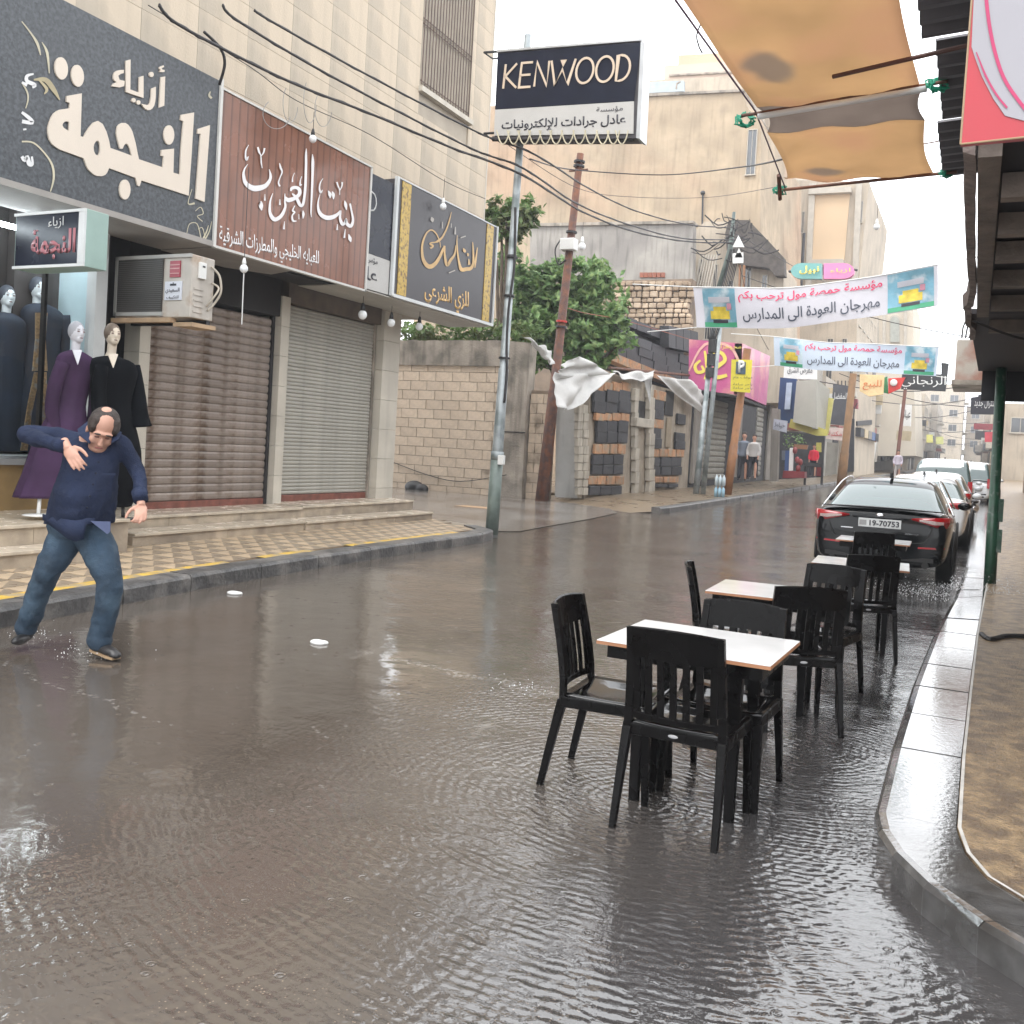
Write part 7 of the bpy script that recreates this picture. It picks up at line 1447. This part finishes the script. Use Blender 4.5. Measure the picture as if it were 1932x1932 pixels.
banner('farther pale blue banner with the same red and black Arabic lines', [(1460, 690), (1766, 708), (1772, 654), (1460, 636)], 34, 'school festival banners strung across the street', 2, False)
# ================================================================== tan awning over the tables
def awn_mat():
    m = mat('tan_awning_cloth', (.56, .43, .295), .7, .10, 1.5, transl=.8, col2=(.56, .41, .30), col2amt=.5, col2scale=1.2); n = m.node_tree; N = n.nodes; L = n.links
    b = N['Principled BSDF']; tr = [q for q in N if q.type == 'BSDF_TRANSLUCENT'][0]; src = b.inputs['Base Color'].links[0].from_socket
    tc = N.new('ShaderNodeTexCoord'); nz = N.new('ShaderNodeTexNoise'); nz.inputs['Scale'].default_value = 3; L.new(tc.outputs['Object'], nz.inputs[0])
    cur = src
    for (cx_, cy_, rx, ry) in ((-1.27, 5.85, .14, .30), (-1.28, 8.15, .16, .13)):   # soft-edged greyer oval patches in the cloth colour
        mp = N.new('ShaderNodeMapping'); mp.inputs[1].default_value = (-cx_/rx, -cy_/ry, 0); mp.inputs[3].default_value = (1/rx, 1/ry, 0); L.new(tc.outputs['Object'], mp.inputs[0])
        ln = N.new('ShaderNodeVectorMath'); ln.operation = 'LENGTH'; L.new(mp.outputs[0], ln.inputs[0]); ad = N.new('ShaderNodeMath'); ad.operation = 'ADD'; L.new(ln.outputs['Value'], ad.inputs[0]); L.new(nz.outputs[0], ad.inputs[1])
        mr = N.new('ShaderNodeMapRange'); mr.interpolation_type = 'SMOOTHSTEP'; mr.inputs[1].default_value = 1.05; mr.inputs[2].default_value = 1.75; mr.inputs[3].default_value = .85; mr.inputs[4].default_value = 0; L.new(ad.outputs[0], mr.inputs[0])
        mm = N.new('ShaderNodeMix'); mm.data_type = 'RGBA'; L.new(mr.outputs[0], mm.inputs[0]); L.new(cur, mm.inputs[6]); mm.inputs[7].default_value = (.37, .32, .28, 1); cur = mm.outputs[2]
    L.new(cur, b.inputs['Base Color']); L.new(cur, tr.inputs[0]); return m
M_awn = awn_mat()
aw = T('street_awning', 'tan canvas awning on cross bars above the cafe tables', 'awning', (-1, 6.5, 4))
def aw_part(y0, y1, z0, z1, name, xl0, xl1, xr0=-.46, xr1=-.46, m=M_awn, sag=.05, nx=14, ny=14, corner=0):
    vs = []
    for j in range(ny+1):
        t = j/ny; y = y0+(y1-y0)*t
        for i in range(nx+1):
            s = i/nx; xl = xl0+(xl1-xl0)*t + .05*math.sin(t*math.pi); xr = xr0+(xr1-xr0)*t - .03*math.sin(t*math.pi); x = xl+(xr-xl)*s
            cy_ = corner*max(0, (t-.8)/.2)**2*max(0, (.25-s)/.25)
            vs.append((x, y-cy_, z0+(z1-z0)*t - sag*4*t*(1-t)*(.6+.4*4*s*(1-s)) + .012*math.sin(s*14+y*3)))
    o = MB().add(vs, [(j*(nx+1)+i, j*(nx+1)+i+1, (j+1)*(nx+1)+i+1, (j+1)*(nx+1)+i) for j in range(ny) for i in range(nx)]).build(name, m, aw, smooth=True); q = o.modifiers.new('s', 'SOLIDIFY'); q.thickness = .004; return o
aw_part(3.6, 6.62, 4.0, 4.0, 'cloth', -1.62, -1.50, sag=.06); aw_part(6.62, 7.14, 4.0, 4.0, 'grey_brown_band', -1.50, -1.53, m=mat('grey_brown_cloth', (.34, .30, .275), .7, .08, transl=.8), sag=.0)  # middle band is cloth of a greyer brown
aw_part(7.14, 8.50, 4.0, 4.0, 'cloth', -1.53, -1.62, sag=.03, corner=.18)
MB().tube([V((-1.50, 6.68, 3.965)), V((-.42, 6.48, 3.965))], .022, 10).build('white_roller', mat('white_tube', (.8, .8, .8), .4, .03), aw, smooth=True)
MB().tube([V((-1.72, 8.62, 3.98)), V((-.28, 8.42, 3.98))], .014, 8).build('front_bar', M_rust, aw); MB().tube([V((-.92, 6.03, 3.93)), V((-.18, 5.85, 3.95))], .014, 8).build('brace_bar', mat('brown_bar', (.09, .03, .02), .5), aw)
MB().tube([V((-1.62, 6.70, 3.99)), V((-1.53, 6.68, 3.985)), V((-.30, 6.45, 3.985))], .012, 8).build('bar', M_rust, aw)
MB().tube([V((-1.62, 3.7, 4.0)), V((-1.52, 6.66, 4.0)), V((-1.66, 8.6, 4.0))], .006, 6).build('edge_rope', mat('purple_rope', (.10, .06, .10), .6), aw)
M_grope = mat('green_rope', (.01, .22, .13), .5, .3)
for c, s in ((V((-1.60, 6.72, 3.97)), 1), (V((-.36, 6.46, 3.98)), .9), (V((-1.70, 8.60, 3.98)), .7), (V((-.36, 8.44, 3.98)), .6)):
    b = MB(); rs = random.Random(int(s*10))
    for k in range(7): b.tube([c+V((math.cos(a)*.045*s+rs.uniform(-.03, .03), math.sin(a*1.3)*.05*s, math.sin(a)*.045*s+rs.uniform(-.02, .02))) for a in np.linspace(0, 6.2, 9)], .006, 5)
    q = b.build('rope_knot', M_grope, aw); q['kind'] = 'stuff'
MB().tube([V((-.30, 7.6, 3.99)), V((-.50, 7.7, 4.0))], .005, 5).build('tie_rod', M_rust, aw)
MB().tube([V((-1.66, 8.3, 4.02)), V((-1.70, 8.62, 3.90))], .018, 6).build('bracket', M_rust, aw)
# corrugated awning edge on the right
ca = T('corrugated_roof', 'grey corrugated metal roof edge at the top right', 'roof', (0, 7, 4.1))
def corr(x0, x1, y0, y1, z0, z1):
    vs = []; n = int((y1-y0)/.022)
    for i in range(n+1):
        y = y0+(y1-y0)*i/n; dz = .022*max(-1, min(1, 1.7*math.sin(2*math.pi*(y-y0)/.185))); vs += [(x0, y, z0+dz), (x1, y, z1+dz)]
    o = MB().add(vs, [(2*i, 2*i+1, 2*i+3, 2*i+2) for i in range(n)]).build('sheet', M_fascia, ca); q = o.modifiers.new('s', 'SOLIDIFY'); q.thickness = .003
ce = [P(1735, 30, 2, 4.0), P(1736, 78, 2, 4.0), P(1765, 82, 2, 4.0), P(1766, 230, 2, 4.0), P(1768, 232, 2, 4.0), P(1766, 330, 2, 4.0)]
corr(ce[0].x, 2.0, 4.3, ce[1].y, 4.0, 4.12); corr(ce[2].x, 2.0, ce[1].y+.02, ce[3].y, 4.0, 4.12); corr(ce[4].x, 2.0, ce[3].y+.02, ce[5].y, 4.0, 4.12)
# dark cafe canopy, right
cn = T('cafe_canopy', 'dark low canopy of old timbers over the right pavement', 'canopy', (1, 9, 3))
M_oldw = mat('old_grey_timber', (.17, .14, .12), .85, .3, 5, .5, 20); M_dk = mat('dark_canopy_sheet', (.018, .018, .022), .7, .3)
box((-.05, 4.62, 3.06), (3.2, 11.2, 3.09), 'roof_sheet', M_dk, cn)
ed = []; n = 30
for i in range(n+1):
    y = 4.62+(11.3-4.62)*i/n; x = -.135-.03*noise.noise(V((y*1.3, 0, 0)))-(.04 if 9 < y < 10.2 else 0); ed.append([V((x, y, 2.99)), V((x-.012, y, 3.10)), V((x+.045, y, 3.11)), V((x+.05, y, 2.98+.03*noise.noise(V((y*4, 2, 0)))))])
MB().loft(ed).build('edge_beam', mat('frayed_edge_beam', (.21, .17, .155), .85, .3, 9, .6, 30), cn, fix=True)
box((-.075, 4.65, 2.97), (.02, 9.5, 3.055), 'inner_beam', M_oldw, cn)
for y in (5.2, 6.0, 6.75, 7.7, 8.8, 10.2): box((.03, y, 2.93), (3.0, y+.10, 3.05), 'rafter', M_oldw, cn)
MB().prism([V((-.15, 9.9, 3.06)), V((-.05, 14.4, 2.95)), V((3.0, 14.4, 2.95)), V((3.0, 9.9, 3.06))], (0, 0, .05)).build('rear_roof_sheet', mat('grey_rear_sheet', (.055, .05, .055), .7, .2), cn, fix=True)
box((.0, 14.38, 2.55), (3.0, 14.45, 2.95), 'hanging_board', M_dk, cn)
MB().tube(catmull([V((-.1, 9.8, 2.98)), V((.4, 10.2, 2.85)), V((1.2, 10.4, 2.88))], 4), .012, 5).build('cable', M_cable, cn)
# right building wall behind the canopy and unseen street side
rb = T('cafe_building', 'cafe wall behind the dark canopy on the right', 'building', (3, 10, 0)); box((2.4, 4.7, 0), (9, 60, 7.0), 'wall', mat('brown_plaster', (.22, .16, .11), .9, .2), rb)
for y in (5.6, 8.2, 10.9, 13.6): box((2.36, y, .14), (2.42, y+1.6, 2.5), 'shop_opening', M_soft, rb)
# red and white sign panel hung across, top right
rsn = T('shop_sign', 'red and white curved print sign cut by the top right corner', 'sign', (.3, 4, 3))
RY = 4.0
sbox([(1812, 270), (1838, -60), (2080, -60), (2080, 244)], RY, .05, mat('sign_red', (.46, .035, .05), .4, .05, coat=.1), 'red_panel', rsn)
cur = [(1836, 88), (1850, 130), (1872, 180), (1900, 225), (1960, 290)]
sbox([(1833, 88), (1840, 110), (1853, 145), (1874, 186), (1896, 218), (1940, 230), (2080, 230), (2080, -62), (1840, -62)], RY-.004, .003, mat('sign_white', (.34, .33, .36), .35, .03), 'white_print', rsn)
strokes([[(1858, -30, 7), (1866, 45, 7), (1880, 110, 7), (1900, 160, 7), (1940, 215, 7)], [(1842, 100, 2), (1860, 145, 4), (1880, 180, 4), (1900, 205, 4)]], RY, mat('print_crimson', (.45, .03, .12), .4), rsn, 'printed_curve', .008, axis=1)
MB().tube([P(1812, 272, 1, RY), P(1838, -60, 1, RY)], .004, 6).build('frame_edge', mat('brass_edge', (.35, .25, .15), .4), rsn); MB().tube([P(1812, 272, 1, RY), P(1960, 256, 1, RY)], .004, 6).build('frame_edge', MATS['brass_edge'], rsn)
# balcony block farther on the right
bk = T('balcony', 'stained pale concrete balcony projecting over the kerb at the right', 'balcony', (0, 26, 4)); box((-.60, 25.6, 3.78), (3, 28, 4.75), 'parapet', mat('stained_balcony', (.42, .38, .33), .85, .15, 1.5, .3, col2=(.30, .16, .12), col2amt=.3, col2scale=1), bk); box((-.66, 25.5, 3.66), (3, 28, 3.775), 'slab', M_conc, bk)
for k in range(6): MB().tube(catmull([V((-.5+k*.08, 25.7, 4.8)), V((-.45+.1*k, 25.7, 5.2)), V((-.1+.05*k, 25.8, 5.6))], 3), .02, 5).build('wire', M_cable, bk)
# small loose things
q = T('sandal', 'dark strap lying on the brown pavement edge at the right', 'strap', (.3, 8.3, .16)); MB().tube(catmull([P(1852, 1196, 2, .15), P(1868, 1206, 2, .15), P(1900, 1200, 2, .15), P(1950, 1202, 2, .15)], 4), .022, 6).build('strap', M_black, q)
# rain splash under the spout
rsp = random.Random(31); b = MB()
for k in range(1100):
    a_ = rsp.random(); x = -.25+rsp.gauss(0, .42); y = 12.9+rsp.gauss(0, .28); z_ = .01+abs(rsp.gauss(0, .07)); r_ = rsp.uniform(.0015, .0055); c = V((x, y, z_+(.14 if x > -.2 else 0)))
    b.add([c+V((r_, 0, 0)), c+V((-r_, 0, 0)), c+V((0, r_, 0)), c+V((0, -r_, 0)), c+V((0, 0, r_*1.6)), c+V((0, 0, -r_*1.2))], [(0, 2, 4), (2, 1, 4), (1, 3, 4), (3, 0, 4), (2, 0, 5), (1, 2, 5), (3, 1, 5), (0, 3, 5)])
for (cx_, cy_, n_) in ((-5.4, 4.62, 60), (-6.1, 4.75, 50), (-2.6, 5.6, 40), (-.25, 14.0, 150)):
    for k in range(n_):
        r_ = rsp.uniform(.002, .005); c = V((cx_+rsp.gauss(0, .12), cy_+rsp.gauss(0, .10), .005+abs(rsp.gauss(0, .03)))); b.add([c+V((r_, 0, 0)), c+V((-r_, 0, 0)), c+V((0, r_, 0)), c+V((0, -r_, 0)), c+V((0, 0, r_)), c+V((0, 0, -r_))], [(0, 2, 4), (2, 1, 4), (1, 3, 4), (3, 0, 4), (2, 0, 5), (1, 2, 5), (3, 1, 5), (0, 3, 5)])
so2 = b.build('water_spray', mat('white_droplets', (.8, .82, .85), .15, .05)); so2['kind'] = 'stuff'
# haze
hz = MB().box((-224, -64, -1.2), (224, 424, 34)).build('haze', None); hz['kind'] = 'stuff'
hm = bpy.data.materials.new('haze'); hm.use_nodes = True; n = hm.node_tree
for x in list(n.nodes):
    if x.type == 'BSDF_PRINCIPLED': n.nodes.remove(x)
vol = n.nodes.new('ShaderNodeVolumePrincipled'); vol.inputs['Color'].default_value = (.93, .95, 1, 1); vol.inputs['Density'].default_value = .0014; n.links.new(vol.outputs[0], n.nodes['Material Output'].inputs['Volume']); hz.data.materials.append(hm)

# shop fronts and clutter on the street faces farther up
def zr(x, y): return 1538.9+x*.18382, 698.5+y*.18382
cl = T('shop_parade', 'dark and white shop fronts crowded along the left of the far street', 'shops', (-9.5, 65, 0))
M_drk = mat('dark_doorway', (.03, .03, .035), .6, .2); M_wd = mat('white_door', (.60, .60, .58), .5, .1)
def fx_(y): return -9.93 if y < 60.2 else -9.73 if y < 68.2 else -9.5 if y < 91 else -8.9 if y < 114 else -8.2 if y < 128.5 else -7.7
def sq(px, m, nm, out=.12):
    q = [zr(*p) for p in px]; X = -9.6
    for _ in range(3): X = fx_(sum(P(u, v_, 0, X).y for u, v_ in q)/len(q))
    ys = [P(u, v_, 0, X) for u, v_ in q]; y0, y1, z0, z1 = min(p.y for p in ys), max(p.y for p in ys), min(p.z for p in ys), max(p.z for p in ys)
    side(q, X+out, -out-.02, m, nm, cl)
sq([(75,1000),(150,1000),(180,620),(110,620)], M_shg, 'shutter'); sq([(160,1000),(240,1000),(270,610),(200,610)], M_drk, 'doorway'); sq([(330,960),(380,960),(400,480),(360,480)], M_frm, 'pier', .3)
sq([(385,950),(450,950),(470,600),(405,610)], M_greywall, 'door'); sq([(455,950),(530,940),(560,650),(480,600)], M_drk, 'doorway'); sq([(545,950),(600,940),(640,660),(575,660)], M_wd, 'door', .3)
for k in range(6): sq([(610+k*34,940-k*4),(628+k*34,940-k*4),(664+k*34,600),(646+k*34,600)], (M_frm, M_greywall, M_drk)[k % 3], 'pier', .15)
sq([(430,570),(580,560),(580,510),(430,525)], M_drk, 'balcony_slab', .7); sq([(515,480),(560,470),(565,270),(520,280)], M_drk, 'window'); sq([(560,330),(620,330),(620,290),(565,290)], M_wd, 'air_unit', .4); sq([(540,460),(590,450),(590,400),(545,400)], M_wd, 'air_unit', .4)
sq([(840,690),(1000,690),(1005,590),(845,590)], mat('beige_box2', (.45, .38, .26), .6), 'sign_box', .6); sq([(890,730),(1060,720),(1045,640),(900,690)], M_drk, 'canopy', .8); sq([(900,900),(1020,900),(1040,740),(920,740)], mat('garage_grey', (.20, .18, .20), .7, .1), 'shutter', .1); sq([(1060,880),(1120,880),(1135,680),(1070,680)], M_frm, 'pier', .3)
for k in range(9): sq([(1140+k*30,865-k*2),(1160+k*30,865-k*2),(1164+k*30,775),(1144+k*30,775)], (M_drk, M_greywall)[k % 2], 'doorway', .15)
rs = random.Random(21)
cols_ = [M_wd, mat('far_blue', (.08, .14, .30), .5), mat('far_maroon', (.25, .05, .06), .5), mat('far_tan', (.50, .40, .25), .5), M_greywall, M_drk]
ORD = 'first second third fourth fifth sixth seventh eighth ninth tenth eleventh twelfth thirteenth fourteenth fifteenth sixteenth seventeenth eighteenth nineteenth twentieth'.split()
cn_ = ['white', 'blue', 'maroon', 'tan', 'grey', 'black']; seen_ = {}
for k, Y in enumerate(sorted(rs.uniform(62, 190) for _ in range(26))):
    ci = rs.randrange(6); left = k % 4 != 0; fx0 = fx_(Y) if left else 1.2; w_ = rs.uniform(.7, 1.6); z0 = rise(Y)+rs.uniform(3.2, 6.5)
    x0 = fx0+.05 if left else fx0-w_
    o = box((x0, Y, z0), (x0+w_, Y+.2, z0+rs.uniform(.5, 1.1)), 'far_sign', cols_[ci]); key_ = (ci, left); seen_[key_] = seen_.get(key_, 0)+1; tag(o, f"{ORD[seen_[key_]-1]} small {cn_[ci]} sign on the {'left' if left else 'right'} of the far street from the camera", 'sign', 'small signs crowding the far street')
for k in range(9):
    Y = 60+k*14; a = V((fx_(Y), Y, 6.5+rs.uniform(-1, 2))); b_ = V((1.2, Y+rs.uniform(-6, 6), 6.5+rs.uniform(-1, 2))); t = T('overhead_cable', f'{ORD[k]} cable strung across the far street, counting away from the camera', 'cable', tuple(a), group='far cables crossing the street'); MB().tube(catmull([a, a.lerp(b_, .5)-V((0, 0, .7)), b_], 6), .03, 5).build('strand', M_cable, t)

# deeper shop interiors, windows and clutter behind the signs
sh2 = T('toy_shop', 'dark open toy shop front behind the person in red', 'shop front', tuple(P(1510, 900, 1, 47)))
side([(1480, 902), (1545, 893), (1552, 822), (1486, 815)], -9.86, -.1, M_soft, 'dark_interior', sh2) if False else front([(1464, 905), (1466, 812), (1556, 820), (1552, 900)], 47.5, .2, M_soft, 'dark_interior', sh2)
front([(1452, 908), (1456, 770), (1470, 772), (1466, 908)], 43.8, .4, M_greywall, 'pier', sh2)
for u, v_, m in ((1540, 835, 'dull_yellow_fascia'), (1475, 850, 'grey_blue_shirt'), (1528, 860, 'brown_awning'), (1540, 880, 'toy_red')): front([(u, v_+18), (u, v_), (u+9, v_), (u+9, v_+18)], 47.3, .15, MATS[m], 'hung_goods', sh2)
front([(1556, 898), (1560, 834), (1582, 836), (1578, 894)], 51.5, .15, M_shg, 'shutter', sh2)
for (u0, u1, v0, v1) in ((1560, 1572, 640, 672), (1588, 1598, 640, 672), (1558, 1570, 690, 720), (1586, 1597, 560, 590), (1560, 1572, 560, 590), (1602, 1609, 700, 730)):
    a, b_ = P(u0, v1, 1, 75), P(u1, v0, 1, 75); win('y', a.x, b_.x, a.z, b_.z, 74.97, tB, M_frm)
front([(1550, 745), (1550, 735), (1614, 738), (1614, 748)], 73.6, 1.3, M_frm, 'balcony_slab', tB)
for k in range(9): front([(1552+k*7, 736), (1554+k*7, 736), (1554+k*7, 718), (1552+k*7, 718)], 73.65, .1, M_black, 'balcony_bar', tB)
front([(1598, 890), (1600, 790), (1612, 790), (1611, 890)], 74.8, .2, M_drk, 'doorway', tB); front([(1594, 770), (1594, 752), (1618, 753), (1618, 771)], 74.2, .7, MATS['far_maroon'], 'fascia', tB)
for k in range(5):
    u = 1565+k*11; MB().tube([P(u, 800, 1, 73.5), P(u+3, 770, 1, 73.5), P(u+9, 760, 1, 73.5)], .04, 4).build('wire', M_cable, tB)
# more wires, worn joints and the pole tangle
cable('thin wire from the tangled pole down to the pink shop sign', [(1385, 470, 1, 32), (1400, 520, 1, 33), (1420, 600, 1, 36), (1450, 660, 1, 40)], .012, twist=False)
cable('thin wire crossing behind the oval sign to the apartment block', [(1385, 440, 1, 32), (1450, 475, 1, 38), (1530, 520, 1, 50), (1620, 560, 1, 70)], .014, twist=False)
cable('pale wire running from the rust pole over the striped ruin', [(1055, 575, 1, 24.2), (1100, 590, 1, 26), (1180, 605, 1, 29), (1300, 640, 1, 32)], .012, m=mat('red_wire', (.35, .12, .08), .6), twist=False)

box((-9.6, 75.3, 0), (-8.70, 90.8, 15.5), 'side_wall', M_greywall, tB)
for k in range(5):
    y0 = 75.8+k*3.0; g = rise(80)+.15
    box((-8.75, y0, g), (-8.62, y0+2.2, g+2.8), 'shop_door', (M_drk, M_wd, M_shg, M_drk, M_soft)[k], tB)
    box((-8.72, y0-.2, g+2.95), (-7.9, y0+2.4, g+3.6), 'shop_canopy', (M_drk, MATS['far_tan'], M_greywall, MATS['far_blue'], M_drk)[k], tB)
    for z_ in (5.6, 8.9, 12.1): win('x', y0+.3, y0+1.7, z_, z_+1.5, -8.69, tB, M_frm)
    if k % 2 == 0: box((-8.7, y0, 8.3), (-7.9, y0+2.2, 8.5), 'balcony_slab', M_frm, tB); box((-7.95, y0, 8.5), (-7.9, y0+2.2, 9.3), 'balcony_rail', M_black, tB)
